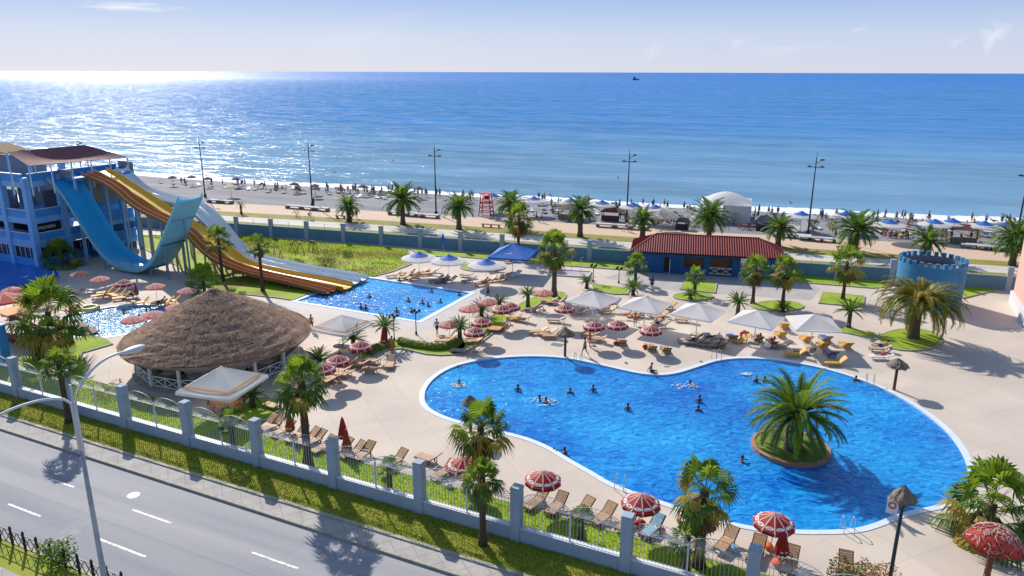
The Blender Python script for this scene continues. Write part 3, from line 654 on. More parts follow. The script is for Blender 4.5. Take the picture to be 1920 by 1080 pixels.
palmF(1039, 556, 1040, 462, 37, 'tall golden skirted fan palm between blue pyramid parasol and blue kiosk', 23, group=g, dry=.45, skirt=1.0, fresh=.5, tr=.26, nleaf=42, tm=M_trunkl)
palmF(1191, 530, 1192, 493, 24, 'small pale palm before the door of the blue kiosk', 24, group=g, fresh=.7)
palmF(1302, 549, 1301, 512, 20, 'small bright green palm on the square bed before the kiosk', 25, group=g, fresh=.95, nleaf=24)
palmF(1411, 567, 1411, 500, 29, 'fan palm before the kiosk corner, the one on the pool side', 26, group=g, fresh=.6, dry=.3, skirt=.3)
palmF(1467, 570, 1470, 503, 30, 'fan palm with bright yellow heart beyond the kiosk end', 27, group=g, fresh=.6, skirt=.3, dry=.3)
palmF(1580, 558, 1582, 487, 34, 'fan palm on the square bed nearest the castle tower', 28, group=g, fresh=.6, skirt=.3, dry=.3, nleaf=30)
palmF(440, 850, 434, 792, 26, 'leaning low palm under the front railing beside the orange table', 29, group=g, fresh=.1, nleaf=26)
palmF(733, 925, 732, 876, 24, 'small fan palm inside the railings beside two folded red parasols', 30, group=g, dry=.4, nleaf=24)
palmF(876, 925, 876, 884, 22, 'low yellow leaved palm against the rail by the round headed palm', 31, group=g, dry=.9, fresh=.05, nleaf=24)
palmF(1092, 1012, 1090, 968, 26, 'low dark palm behind the railings under the row of loungers', 32, group=g, fresh=.05, nleaf=26)
palmF(118, 505, 116, 484, 32, 'dark shaded palm at the foot of the blue slide tower', 33, group=g, fresh=0, nleaf=30)
g = 'date palms along the promenade'
for i, (bx, by, cx, cy, r_, lb) in enumerate([
    (452, 404, 450, 386, 9, 'tiny sparse date palm alone on the promenade strip by the slides'),
    (654, 417, 653, 389, 24, 'small date palm before the promenade bench, beside the cyclist'),
    (755, 422, 750, 376, 36, 'large date palm before the third lamp mast'),
    (860, 430, 859, 388, 31, 'date palm next to the red lifeguard chair'),
    (957, 428, 954, 384, 33, 'dark date palm behind the golden skirted garden palm'),
    (1087, 443, 1087, 394, 33, 'sturdy date palm between the seaside flower pots and kiosk roof'),
    (1204, 445, 1205, 409, 27, 'date palm rising behind the peak of the kiosk roof'),
    (1328, 448, 1331, 404, 38, 'wide date palm before the big white marquee'),
    (1458, 458, 1460, 425, 29, 'short light green date palm at the far end of the kiosk'),
    (1601, 470, 1601, 426, 40, 'wide dark date palm above the fan palm of the square bed'),
    (1735, 482, 1735, 447, 28, 'short stout date palm rising behind the castle battlements'),
    (1897, 492, 1893, 440, 40, 'big date palm at the edge of the pink building')]):
    date_palm_ = palmD(bx, by, cx, cy, r_, lb, 40 + i, group=g, nf=50 if r_ > 12 else 14, nl=15, tr=.42 if r_ > 20 else .2, light=.12, droop=1.4, wl=.26, low=-25, dead=2)
palmD(1487, 846, 1490, 772, 80, 'huge feathery date palm on the round island in the large pool', 60, nf=96, nl=56, tr=.6, droop=1.75, wl=.155, light=.3, low=-22, tm=M_trunk, group='big feather palms')
palmD(1712, 630, 1718, 570, 72, 'weeping date palm with olive fronds on the oval bed by the castle', 61, nf=100, nl=50, tr=.5, droop=2.9, wl=.14, light=.3, m0=mat('olive_frond', (.17, .20, .02), .45, (.26, .24, .03), 2, 1, transl=.35), m1=M_leafy, low=15, up=85, group='big feather palms')
g = 'sago palms in the beds'
for i, (bx, by, cx, cy, r_, lb) in enumerate([
    (990, 576, 988, 549, 19, 'sago palm with a stout trunk beside the palm bed behind the parasols'),
    (724, 648, 722, 611, 26, 'sago palm by the folded red parasol on the curved hedge'),
    (664, 662, 664, 634, 26, 'sago palm touching the striped parasol nearest the thatched bar'),
    (863, 645, 862, 612, 24, 'sago palm at the end of the curved hedge'),
    (903, 592, 903, 580, 22, 'low bushy sago palm among pink parasols'),
    (937, 578, 937, 567, 18, 'low sago palm hidden behind the paired striped parasols'),
    (1100, 540, 1100, 528, 16, 'low sago palm at the outdoor shower'),
    (1187, 552, 1187, 538, 20, 'dark bushy sago palm behind the first two white tents'),
    (1383, 590, 1382, 562, 24, 'dark sago palm between two white tents'),
    (1468, 582, 1468, 575, 16, 'low spiky sago at the foot of the yellow hearted palm'),
    (1294, 560, 1293, 552, 14, 'little sago in the oval bed behind the white tents'),
    (1591, 612, 1590, 576, 25, 'neat round headed sago palm beside the last white tent'),
    (476, 768, 475, 741, 27, 'dark sago palm beside the orange table under the white parasol'),
    (600, 690, 598, 674, 24, 'sago palm between the thatched bar and striped parasols')]):
    h = hz(bx, by, cx, cy)
    palmD(bx, by, cx, cy + (3 if h > 1 else 0), r_, lb, 70 + i, name='sago_palm', cat='sago palm', group=g, nf=46, nl=18, tr=.22, droop=1.0, wl=.15, light=.15, low=-5, tm=M_trunk, up=75)
# bushes
def bush(loc, r, h, label, seed, m0=M_leafd, m1=M_leafl, nm='bush', n=260, fl=.11):
    rnd = random.Random(seed); t = thing(nm, label, 'bush', loc)
    mb = MB()
    for i in range(6):
        a_ = rnd.uniform(0, 2 * PI); mb.tube([(0, 0, 0), (math.cos(a_) * r * .3, math.sin(a_) * r * .3, h * .5), (math.cos(a_) * r * .6, math.sin(a_) * r * .6, h * .85)], [.03, .02, .008], M_trunk, 4)
    mb.build('stems', t); mb = MB()
    for i in range(n):
        v = Vector((rnd.gauss(0, 1), rnd.gauss(0, 1), rnd.gauss(0, 1))).normalized(); q = v * (rnd.random() ** .4); p = Vector((q.x * r, q.y * r, h * .55 + q.z * h * .5)); p *= 1 + .15 * math.sin(v.x * 5 + seed) 
        a_ = Vector((rnd.gauss(0, 1), rnd.gauss(0, 1), rnd.gauss(0, .8))).normalized() * fl; b_ = a_.cross(Vector((rnd.gauss(0, 1), rnd.gauss(0, 1), rnd.gauss(0, 1)))).normalized() * fl * .4
        mb.add([p - a_, p + b_, p + a_, p - b_], [(0, 1, 2, 3)], m0 if rnd.random() < .6 else m1)
    mb.build('foliage', t); return t
bush(G(113, 1068, -.02), .95, 1.5, 'light green bush behind the black roadside fence', 5, M_leafd, M_leafl, n=700)
bush(G(650, 482, .1), .9, .9, 'small rough bush in the slide meadow nearer the slides', 6, M_hedge, M_leafl)
bush(G(610, 500, .1), 1.9, 1.3, 'dark round bush in the slide meadow', 7, M_leafd, M_hedge, n=600)
bush(G(562, 500, .1), 1.0, .7, 'low scrubby bush at the edge of the white slide', 8, M_hedge, M_leafy)
bush(G(1594, 1100), 1.3, 1.3, 'dry brown flowering bush behind the wall at the bottom edge', 9, M_leafb, M_hedge, n=800)
bush(G(1640, 1110), 1.1, 1.6, 'pale peach flowering bush beside the tall thatched lamp', 10, mat('peach_blossom', (.60, .33, .20), .8, transl=.3), M_hedge, n=700)
bush(G(556, 409), .9, 1.5, 'thin leafless shrub on the promenade strip before the benches', 12, M_leafb, M_hedge, n=60)
bush(G(208, 742, .1), 1.5, .7, 'low grey green scrub on the lawn corner by the thatched bar', 14, M_leafy, M_hedge, n=300)
for i, (x, y, r_, h_, lb) in enumerate([(868, 405, .7, 1.6, 'x'), (1037, 402, .7, 2.0, 'green shrub in a pot at the beach bar beside the flag'), (1375, 418, 1.4, 2.2, 'golden shrub under the marquee wall'), (1524, 430, .8, 2.6, 'tall dark potted shrub at the foot of the fifth mast'), (1560, 432, .8, 2.4, 'orange tinged potted shrub before the wide dark date palm'), (1832, 446, .9, 2.4, 'golden round shrub standing on the promenade benches end'), (1765, 446, 1.0, 2.2, 'yellow green shrub beside the beach cafe hut'), (1655, 434, .8, 1.6, 'small olive shrub at the beach edge beside the scooters'), (1173, 414, 1.0, 2.4, 'dark shrub at the foot of the fourth mast')]):
    if i: bush(G(x, y), r_, h_, lb, 80 + i, M_leafy if i in (2, 4, 5, 6) else M_leafd, M_leafb if i % 2 else M_hedge, 'potted_shrub' if 'pot' in lb else 'bush', 160, .16)
# clipped hedge on the curved bed
def hedge(pl, w, h, label, seed):
    rnd = random.Random(seed); t = thing('hedge', label, 'hedge', pl[0]); o = pl[0]; mb = MB(); q = smooth_poly(pl, False, 5); vs = []
    for i, p in enumerate(q):
        d = (q[min(i + 1, len(q) - 1)] - q[max(i - 1, 0)]).normalized(); s_ = Vector((-d.y, d.x, 0))
        for k in range(9):
            a_ = PI * k / 8; vs.append(p - Vector((o.x, o.y, 0)) + s_ * math.cos(a_) * w * rnd.uniform(.88, 1.1) + Vector((0, 0, .1 + h * math.sin(a_) ** .5 * rnd.uniform(.85, 1.1) if 0 < k < 8 else .05)))
    mb.add(vs, [(i * 9 + k, i * 9 + k + 1, (i + 1) * 9 + k + 1, (i + 1) * 9 + k) for i in range(len(q) - 1) for k in range(8)], M_hedge)
    for i in range(len(q) * 60):
        v = Vector(vs[rnd.randrange(len(vs))]) + Vector((rnd.gauss(0, .1), rnd.gauss(0, .1), rnd.uniform(-.03, .06))); a_ = Vector((rnd.gauss(0, 1), rnd.gauss(0, 1), rnd.gauss(0, 1))).normalized() * .07; b_ = a_.orthogonal().normalized() * .035
        mb.add([v - a_, v + b_, v + a_, v - b_], [(0, 1, 2, 3)], M_leafl if rnd.random() < .5 else M_hedge)
    mb.build('foliage', t)
hedge(GP([(750, 646), (780, 652), (815, 656), (848, 653), (862, 644)]), .45, .5, 'low clipped green hedge curving along the bed by the folded red parasol', 1)
hedge(GP([(690, 668), (708, 658), (735, 648)]), .45, .5, 'short clipped hedge piece behind the striped parasol near the bar', 2)
# ------------------------------------------------------------------ front wall with railings
PB = [AB(-46.25 + (i - 0) * 6.266, 32.4) for i in range(-4, 10)]
FW = thing('boundary_wall', 'long pale blue grey wall with square pillars and fan topped railings by the road', 'wall', PB[0])
o0 = PB[0]
def rel(A, B, z): return AB(A, B, z) - Vector((o0.x, o0.y, 0))
mb = MB(); A0 = -46.25 - 4 * 6.266; A1 = -46.25 + 9 * 6.266
for i in range(13):
    x0 = A0 + i * 6.266 + .28; x1 = x0 + 6.266 - .56
    mb.add([rel(x, b_, z) for z in (0, .85) for x, b_ in ((x0, 32.2), (x1, 32.2), (x1, 32.55), (x0, 32.55))], [(0, 1, 5, 4), (2, 3, 7, 6), (4, 5, 6, 7)], M_wallb)
    mb.add([rel(x, b_, z) for z in (.85, .875) for x, b_ in ((x0, 32.19), (x1, 32.19), (x1, 32.56), (x0, 32.56))], [(0, 1, 5, 4), (2, 3, 7, 6), (4, 5, 6, 7), (3, 2, 1, 0)], M_white)
mb.build('base_wall', FW)
pm = MB(); pm.box((0, 0, 1.6), (.56, .56, 3.2), M_wallb); pm.box((0, 0, 3.24), (.62, .62, .08), M_wallb); pm.box((0, 0, 3.31), (.55, .55, .06), M_wallb)
pme = pm.mesh('pillar')
for i in range(14):
    o = bpy.data.objects.new('pillar', pme); COL.objects.link(o); o.parent = FW; o.location = AB(A0 + i * 6.266, 32.4) - o0; o.rotation_euler = (0, 0, -AZ)
# railing of one bay, in local x
rm = MB(); Lb = 6.266 - .64; x0 = -Lb / 2
for z in (1.0, 2.42, 2.5): rm.beam((x0, 0, z), (-x0, 0, z), .026, .026, M_rail)
nb = 28
for i in range(nb + 1):
    x = x0 + Lb * i / nb; rm.beam((x, 0, .90), (x, 0, 2.42), .022, .022, M_rail)
for s_ in (-1, 1):
    cx = s_ * Lb / 4; rx = Lb / 4; rz_ = .68
    arc = [(cx + rx * math.cos(PI * k / 16), 0, 2.5 + rz_ * math.sin(PI * k / 16)) for k in range(17)]
    for k in range(16): rm.beam(arc[k], arc[k + 1], .026, .026, M_rail)
    for k in range(1, 16): rm.beam((cx + .12 * math.cos(PI * k / 16), 0, 2.5 + .12 * math.sin(PI * k / 16)), arc[k], .02, .02, M_rail)
rme = rm.mesh('railing')
sm_ = MB(); sm_.beam((0, 0, .9), (0, 0, 2.55), .09, .09, M_lampw); sme = sm_.mesh('post')
for i in range(13):
    for me, nm in ((rme, 'railing'), (sme, 'post')):
        o = bpy.data.objects.new(nm, me); COL.objects.link(o); o.parent = FW; o.location = AB(A0 + (i + .5) * 6.266, 32.4) - o0; o.rotation_euler = (0, 0, -AZ)

# seaward wall
SW = thing('seaward_wall', 'low teal blue wall with pillars and thin rails between the pool garden and promenade', 'wall', (wall[0][0], wall[0][1], 0)); so = Vector((wall[0][0], wall[0][1], 0))
P_ = [Vector((*p, 0)) for p in wall]; P_ = [P_[0] + (P_[0] - P_[1]).normalized() * 48] + P_ + [P_[-1] + (P_[-1] - P_[-2]).normalized() * 40]
mb = MB(); rb = MB()
tops = []
for i in range(len(P_) - 1):
    a_, b_ = P_[i] - so, P_[i + 1] - so; d = (b_ - a_).normalized(); s_ = Vector((-d.y, d.x, 0)) * .15
    mb.add([p + q + Vector((0, 0, z)) for z in (0, 1.72) for p, q in ((a_, -s_), (b_, -s_), (b_, s_), (a_, s_))], [(0, 1, 5, 4), (2, 3, 7, 6), (4, 5, 6, 7)], M_wallt)
    for z in (1.8, 2.6): rb.beam(a_ + Vector((0, 0, z)), b_ + Vector((0, 0, z)), .02, .02, M_lampw)
mb.build('base_wall', SW); rb.build('rail', SW)
pl = resample([(p.x, p.y) for p in P_], 400); acc = 0
seg = [0]
for i in range(1, 400): seg.append(seg[-1] + math.dist(pl[i], pl[i - 1]))
# pillars at the survey spacing, anchored on the one seen at pixel 442
def wall_at(px, py):
    best = min(range(400), key=lambda i: abs(math.atan2(pl[i][0], pl[i][1]) - math.atan2(ray(px, py).x, ray(px, py).y))); return seg[best]
s0 = wall_at(442, 407); s1 = wall_at(941, 438); sp = (s1 - s0) / 7
pm = MB(); pm.box((0, 0, 1.4), (.62, .40, 2.8), M_wallb); pm.box((0, 0, 2.84), (.68, .46, .08), M_wallb); pme = pm.mesh('pillar')
qm = MB(); qm.beam((0, 0, 1.72), (0, 0, 2.65), .05, .05, M_lampw); qme = qm.mesh('post')
for k in range(-8, 26):
    for hf, me, nm in ((0, pme, 'pillar'), (.5, qme, 'post')):
        s_ = s0 + (k + hf) * sp
        if not (0 < s_ < seg[-1]): continue
        i = min(range(400), key=lambda j: abs(seg[j] - s_)); i = min(i, 398)
        f = (s_ - seg[i]) / (seg[i + 1] - seg[i]); p = Vector((pl[i][0] + (pl[i + 1][0] - pl[i][0]) * f, pl[i][1] + (pl[i + 1][1] - pl[i][1]) * f, 0))
        o = bpy.data.objects.new(nm, me); COL.objects.link(o); o.parent = SW; o.location = p - so; o.rotation_euler = (0, 0, math.atan2(pl[i + 1][1] - pl[i][1], pl[i + 1][0] - pl[i][0]))

# black fence on the median
BF = thing('roadside_fence', 'black ironwork fence with spiked posts along the near edge of the road', 'fence', AB(-33, 20.0)); mb = MB()
fm = MB()
for i in range(-4, 26):
    x = -i * 1.1
    fm.beam((x, 0, 0), (x, 0, 1.05), .10, .10, M_blk); fm.lathe([(.07, 1.05), (.08, 1.1), (.001, 1.25)], M_blk, 6, (x, 0, 0))
    for z in (.15, .95): fm.beam((x, 0, z), (x - 1.1, 0, z), .04, .04, M_blk)
    for u, v in ((0, .55), (.55, 0), (.55, 1.1), (1.1, .55)):
        fm.beam((x - u, 0, .15), (x - v, 0, .95), .03, .03, M_blk)
fm.build('ironwork', BF); BF.rotation_euler = (0, 0, -AZ)

# ------------------------------------------------------------------ street lamp with two arms
sb = AB(-29.1, 18.1); ST = thing('street_lamp', 'tall grey street lamp with two curved arms over the road', 'street lamp', sb)
Hh_ = 12.3
mb = MB(); mb.tube([(0, 0, 0), (0, 0, 3.5), (0, 0, 3.6), (0, 0, 7.0), (0, 0, 9.2)], [.14, .13, .115, .10, .085], M_lampp, 10); mb.tube([(0, 0, 9.0), (0, 0, Hh_)], [.075, .05], M_lampw, 8); mb.build('pole', ST, True)
def arm(sgn, L_, up, off):
    a_ = VB * sgn; pts = []
    for i in range(13):
        t = i / 12; pts.append(VA * off + a_ * (L_ * t) + Vector((0, 0, Hh_ - .9 + (.9 + up) * math.sin(t * PI / 2) ** .55 - .35 * t * t)))
    mb = MB(); mb.tube([VA * off + Vector((0, 0, 9.1)), VA * off + Vector((0, 0, 10.6))] + pts, [.055] * 15, M_lampw, 7); ar = mb.build('arm', ST, True)
    mb = MB(); e = pts[-1] + a_ * .35; Mx = Matrix.Translation(e) @ Matrix.Rotation(math.atan2(a_.y, a_.x), 4, 'Z'); mb.ell((0, 0, 0), (.62, .24, .14), M_lampw, 12, 7, Mx); h_ = mb.build('lamp_head', ST, True)
arm(-1, 3.3, .1, -.13); arm(1, 2.7, .9, .13)

# ------------------------------------------------------------------ slide tower
TB = AB(-97.2, 59.3); TW = thing('slide_tower', 'blue four storey open water slide tower with balconies', 'building', TB, -AZ)
# local x = along the road direction (towards us), local y = away; building occupies x<0, y>0
LX, LY = 26.0, 13.2
def pl_box(mb, x0, x1, y0, y1, z0, z1, m): mb.box(((x0 + x1) / 2, (y0 + y1) / 2, (z0 + z1) / 2), (x1 - x0, y1 - y0, z1 - z0), m)
mb = MB()
for z in (0.0, 2.9, 6.0, 10.8): pl_box(mb, -LX, -.15, .15, LY - .15, z - .2 if z else 0, z + .02 if z else .55, M_blue2)
mb.build('floor_slab', TW)
mb = MB()
for x, y in [(0, 0), (0, 4.4), (0, 8.8), (0, 13.2), (-5, 0), (-10, 0), (-15, 0), (-20, 0), (-25, 0), (-5, 13.2), (-12, 13.2), (-20, 13.2)]:
    c = MB(); c.box((0, 0, 5.9), (.75, .75, 11.8), M_blue2); c.build('column', TW, loc=(x - .02, y + .02, 0))
def parapet(z0, z1, zs, nm='balcony_wall'):
    mb = MB()
    for (x0, x1, y0, y1) in ((-LX, -.40, -.16, .06), (-.06, .16, .42, LY)):
        pl_box(mb, x0, x1, y0, y1, z0, z1, M_blue); pl_box(mb, x0 - .0, x1, y0 - .05, y1 + .05, z1, z1 + .08, M_white)
        pl_box(mb, x0, x1, y0 - .03 if y1 - y0 < 1 else y0, y1 + .03 if y1 - y0 < 1 else y1, zs, z0, M_blue2)
    mb.build(nm, TW)
parapet(11.2, 12.2, 10.5); parapet(6.5, 7.5, 5.7); parapet(3.5, 4.4, 2.6)
mb = MB(); pl_box(mb, -LX, -.4, -.12, .02, 0, 1.05, M_blue); pl_box(mb, .0, .12, .4, LY, 0, 1.05, M_blue); mb.build('plinth', TW)
# ground floor glazing: one window strip per bay with its own bars
for k in range(5):
    w = MB(); pl_box(w, -5 * k - 4.6, -5 * k - .4, .06, .10, 1.05, 2.5, M_glass); wo_ = w.build('window', TW)
    f_ = MB()
    for j in range(5): f_.beam((-5 * k - .4 - j * 1.05, .0, 1.05), (-5 * k - .4 - j * 1.05, .0, 2.5), .06, .06, M_white)
    f_.beam((-5 * k - .3, .0, 2.5), (-5 * k - 4.7, .0, 2.5), .06, .06, M_white); f_.build('bars', wo_)
for k in range(3):
    w = MB(); pl_box(w, -.10, -.04, 4.4 * k + .4, 4.4 * k + 4.0, 1.05, 2.5, M_glass); wo_ = w.build('window', TW)
    f_ = MB()
    for j in range(4): f_.beam((.06, 4.4 * k + .5 + j * 1.15, 1.05), (.06, 4.4 * k + .5 + j * 1.15, 2.5), .05, .05, M_white)
    f_.beam((.06, 4.4 * k + .45, 2.5), (.06, 4.4 * k + 4.0, 2.5), .05, .05, M_white); f_.build('bars', wo_)
# inner stair core and dark lower gallery so the upper storeys stay see-through
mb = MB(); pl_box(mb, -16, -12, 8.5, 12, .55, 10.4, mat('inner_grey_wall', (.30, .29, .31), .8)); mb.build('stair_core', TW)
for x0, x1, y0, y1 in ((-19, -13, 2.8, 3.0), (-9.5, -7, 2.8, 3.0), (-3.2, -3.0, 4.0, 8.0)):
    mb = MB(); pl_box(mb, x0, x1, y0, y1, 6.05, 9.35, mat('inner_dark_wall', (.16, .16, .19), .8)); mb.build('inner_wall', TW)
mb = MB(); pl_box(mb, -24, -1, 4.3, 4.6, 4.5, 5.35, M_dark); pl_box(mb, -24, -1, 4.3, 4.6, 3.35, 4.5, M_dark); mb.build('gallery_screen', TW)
# letter board on the seaward railing of the third floor and on the gallery
def letters(nm, txt, x, y, z, size, rz, par, m=M_white2, tilt=PI / 2):
    cu = bpy.data.curves.new(nm, 'FONT'); cu.body = txt; cu.size = size; cu.extrude = .02; cu.align_x = 'LEFT'
    to = bpy.data.objects.new(nm, cu); me = bpy.data.meshes.new_from_object(to); bpy.data.objects.remove(to); me.materials.clear(); me.materials.append(m)
    o = bpy.data.objects.new(nm, me); COL.objects.link(o); o.parent = par; o.location = (x, y, z); o.rotation_euler = (tilt, 0, rz); return o
mb = MB(); pl_box(mb, -24, -9, 4, 9, 10.85, 13.9, MATS['inner_grey_wall']); mb.build('roof_room', TW)
mb = MB(); pl_box(mb, -.6, -.5, .5, 5.2, 4.45, 5.68, M_dark); mb.build('sign_board', TW); letters('lettering', 'FROVEN', -.48, 1.0, 4.75, .62, PI / 2, TW)
# canopy roof
CB = thing('tower_canopy', 'maroon fabric canopy on thin posts over the top of the slide tower', 'canopy', TB, -AZ)
mb = MB()
def CP(px, py, z): 
    q = AB(*toAB(G(px, py, z))); return Vector((q.x, q.y, z))
cc = [CP(52, 316, 13.6), CP(237, 298, 13.3), CP(158, 276, 15.2), CP(12, 290, 15.2)]
Mi = Matrix.Rotation(AZ, 4, 'Z') @ Matrix.Translation(-TB)
cc = [Mi @ q for q in cc]; vs = []; n = 8
for i in range(n + 1):
    for j in range(n + 1):
        u, v = i / n, j / n; p = cc[0] * (1 - u) * (1 - v) + cc[1] * u * (1 - v) + cc[2] * u * v + cc[3] * (1 - u) * v; vs.append(p - Vector((0, 0, .5 * math.sin(PI * u) * math.sin(PI * v))))
fs = [(i * (n + 1) + j, (i + 1) * (n + 1) + j, (i + 1) * (n + 1) + j + 1, i * (n + 1) + j + 1) for i in range(n) for j in range(n)]
mb.add(vs, fs, M_canopy); mb.add([v - Vector((0, 0, .06)) for v in vs], [f[::-1] for f in fs], M_canopy); mb.build('canopy_sheet', CB, True)
mb = MB()
for q, z0 in [(cc[i], 9.8) for i in range(4)] + [(cc[0].lerp(cc[1], t), 9.8) for t in (.2, .4, .6, .8)] + [(cc[3].lerp(cc[2], t), 9.8) for t in (.3, .6)]:
    mb = MB(); mb.beam((q.x, q.y, z0), (q.x, q.y, q.z - .05), .12, .12, M_lampw); mb.build('post', CB)
TC = thing('tan_canopy', 'tan sloping roof seen behind the maroon canopy', 'canopy', CP(0, 285, 15)); q = [CP(-60, 272, 15.5), CP(18, 273, 15.5), CP(50, 284, 15.0), CP(10, 292, 14.4), CP(-60, 290, 14.4)]
mb = MB(); o_ = CP(0, 285, 15); mb.add([p - o_ for p in q], [(4, 3, 2, 1, 0)], M_tanroof); mb.add([p - o_ - Vector((0, 0, .12)) for p in q], [(0, 1, 2, 3, 4)], M_tanroof); mb.build('roof_sheet', TC)
mb = MB(); [mb.beam(p - o_, p - o_ - Vector((0, 0, 6)), .2, .2, M_blue2) for p in q[2:4]]; mb.build('posts', TC)

# ------------------------------------------------------------------ slides
def slide(nm, label, A_off, prof, lanes, m, mu, mrim, par_group, wall_h=.42, sup=(), top_extra=0.0, supm=M_steel, fine=4):
    """prof: (A, z) points; lanes: list of (B0, B1)"""
    P = smooth_poly([(p[0], p[1]) for p in prof], False, fine); org = AB(A_off, lanes[0][0]); t = thing(nm, label, 'water slide', org, -AZ)
    for B0, B1 in lanes:
        y0 = B0 - lanes[0][0]; y1 = B1 - lanes[0][0]; w = y1 - y0
        sec = [(0, wall_h), (.06, .12), (.22, 0), (.5, -.03), (.78, 0), (.94, .12), (1, wall_h)]
        vs = []; k = len(sec)
        for p in P:
            for (s_, z) in sec: vs.append((p.x, y0 + s_ * w, p.y + z))
        mb = MB(); mb.add(vs, [(i * k + j, (i + 1) * k + j, (i + 1) * k + j + 1, i * k + j + 1) for i in range(len(P) - 1) for j in range(k - 1)], m); mb.build('chute', t, True)
        vs = []
        sec2 = [(-.01, wall_h), (-.015, -.10), (.25, -.16), (.75, -.16), (1.015, -.10), (1.01, wall_h)]; k = len(sec2)
        for p in P:
            for (s_, z) in sec2: vs.append((p.x, y0 + s_ * w, p.y + z))
        mb = MB(); mb.add(vs, [(i * k + j, i * k + j + 1, (i + 1) * k + j + 1, (i + 1) * k + j) for i in range(len(P) - 1) for j in range(k - 1)], mu)
        # stiffening ribs under the shell
        for i in range(2, len(P) - 1, 5): mb.beam((P[i].x, y0, P[i].y - .19), (P[i].x, y1, P[i].y - .19), .10, .10, mu)
        mb.build('shell', t, False)
        mb = MB()
        for yy in ((y0, y1) if (B0, B1) == lanes[0] else (y1,)): mb.tube([(p.x, yy, p.y + wall_h + .01) for p in P], .024, mrim, 5)
        mb.build('rim', t)
    yc = (lanes[0][0] + lanes[-1][1]) / 2 - lanes[0][0]; W_ = lanes[-1][1] - lanes[0][0]
    for (A, dy) in sup:
        j = min(range(len(P) - 1), key=lambda i: abs(P[i].x - A)); z = P[j].y - .2
        if z < .5: continue
        mb = MB(); mb.tube([(P[j].x, yc + dy, 0), (P[j].x, yc + dy, z)], .13, supm, 7); mb.beam((P[j].x, 0, z - .08), (P[j].x, W_, z - .08), .14, .14, supm); mb.build('support', t)
    return t
bz = [(-13.6, 11.1), (-12.6, 10.75), (-10.82, 9.1), (-9.1, 6.76), (-7.15, 4.15), (-5.12, 1.95), (-2.86, .8), (0.06, .45), (2.64, 1.0), (4.86, 2.7), (7.37, 6.1), (10.29, 10.2)]
slide('half_pipe_slide', 'wide bright blue half pipe slide curling up like a U before the tower', -83.1, bz, [(61.9, 65.5)], M_sblue, M_steal, M_sblue, None, .55, [(-9.2, -1.2), (-5.5, -1.2), (-9.2, 1.2), (-5.5, 1.3), (3.2, -1.2), (3.2, 1.2), (6.2, -1.3), (6.2, 1.3), (8.6, 0)], supm=mat('blue_grey_post', (.16, .27, .42), .6), fine=5)
bp_ = [(-39.9, 11.7), (-38.4, 11.3), (-35.92, 10.7), (-33.6, 9.7), (-31.9, 8.6), (-29.39, 7.5), (-25.85, 6.5), (-22.3, 5.4), (-20.28, 3.9), (-18.3, 2.65), (-15.3, 1.65), (-11.0, 1.05), (-5.59, .75), (0.01, .25)]
slide('brown_water_slide', 'terracotta brown water slide with two wavy lanes ending in the rectangular pool', -54.4, bp_, [(65.1, 66.02), (66.02, 66.94)], M_sbrown, M_sbrownu, M_rim, None, .34, [(x, 0) for x in (-33, -29, -25, -21.5, -18.5, -15, -10, -5)])
yp = [(-40.3, 11.8), (-38.0, 11.1), (-35.6, 10.1), (-31.77, 8.5), (-28.06, 6.9), (-24.18, 5.5), (-20.79, 4.1), (-18.22, 2.6), (-15.22, 1.25), (-9.55, .65), (-3.69, .45), (0.6, .25)]
slide('yellow_water_slide', 'straight golden yellow water slide running beside the brown one', -54.2, yp, [(67.15, 69.15)], M_syel, M_syelu, M_syel, None, .40, [(x, 0) for x in (-34, -30, -26, -22, -19, -16)])
wp = [(-40.9, 11.7), (-39.56, 10.5), (-37.16, 9.0), (-34.09, 8.3), (-29.53, 7.75), (-26.84, 7.45), (-24.28, 6.2), (-21.73, 4.0), (-19.62, 2.1), (-15.54, 1.0), (-8.44, .55), (-2.51, .4), (0.3, .25)]
slide('white_water_slide', 'pale grey blue kamikaze slide with two lanes, seaward of the yellow slide', -54.3, wp, [(69.5, 71.15), (71.15, 72.8)], M_swht, M_swhtu, M_white, None, .42, [(x, d) for x in (-34, -29.5, -26, -22.5, -19.5) for d in (-1.2, 1.2)])
# start platform of the slides
mb = MB(); t = thing('slide_platform', 'grey start platform joining the long slides to the tower top', 'platform', AB(-97, 64), -AZ)
pl_box(mb, -.5, 2.6, 0, 9.2, 10.9, 11.3, M_blue); mb.build('deck', t); mb = MB()
for x, y in ((2.3, .3), (2.3, 4.6), (2.3, 8.9), (2.3, 2.4), (2.3, 6.8)): mb.beam((x, y, 0), (x, y, 10.9), .35, .35, M_blue2)
mb.build('columns', t); mb = MB(); pl_box(mb, -.3, 2.6, 9.0, 9.2, 11.3, 12.6, mat('faded_panel', (.25, .27, .33), .7)); pl_box(mb, -.3, 2.4, -.1, .05, 11.3, 12.4, MATS['faded_panel']); mb.build('side_panel', t)
# light galleries of the tower's far wing behind the slides
t = thing('tower_wing', 'blue grey gallery wing behind the start of the slides', 'building', AB(-95.6, 66), -AZ); 
for z0, z1 in ((1.6, 3.0), (4.6, 6.0)):
    mb = MB(); pl_box(mb, 0, .2, 0, 7, z0, z1, M_blue); pl_box(mb, -.05, .26, 0, 7, z0 - .6, z0, M_blue2); mb.build('balcony_wall', t)
mb = MB(); pl_box(mb, -.3, -.1, 0, 7, 7.4, 10.9, MATS['inner_grey_wall']); mb.build('upper_wall', t); mb = MB(); pl_box(mb, -.3, -.1, 0, 7, 0, 4.6, M_bdeep); mb.build('lower_wall', t)

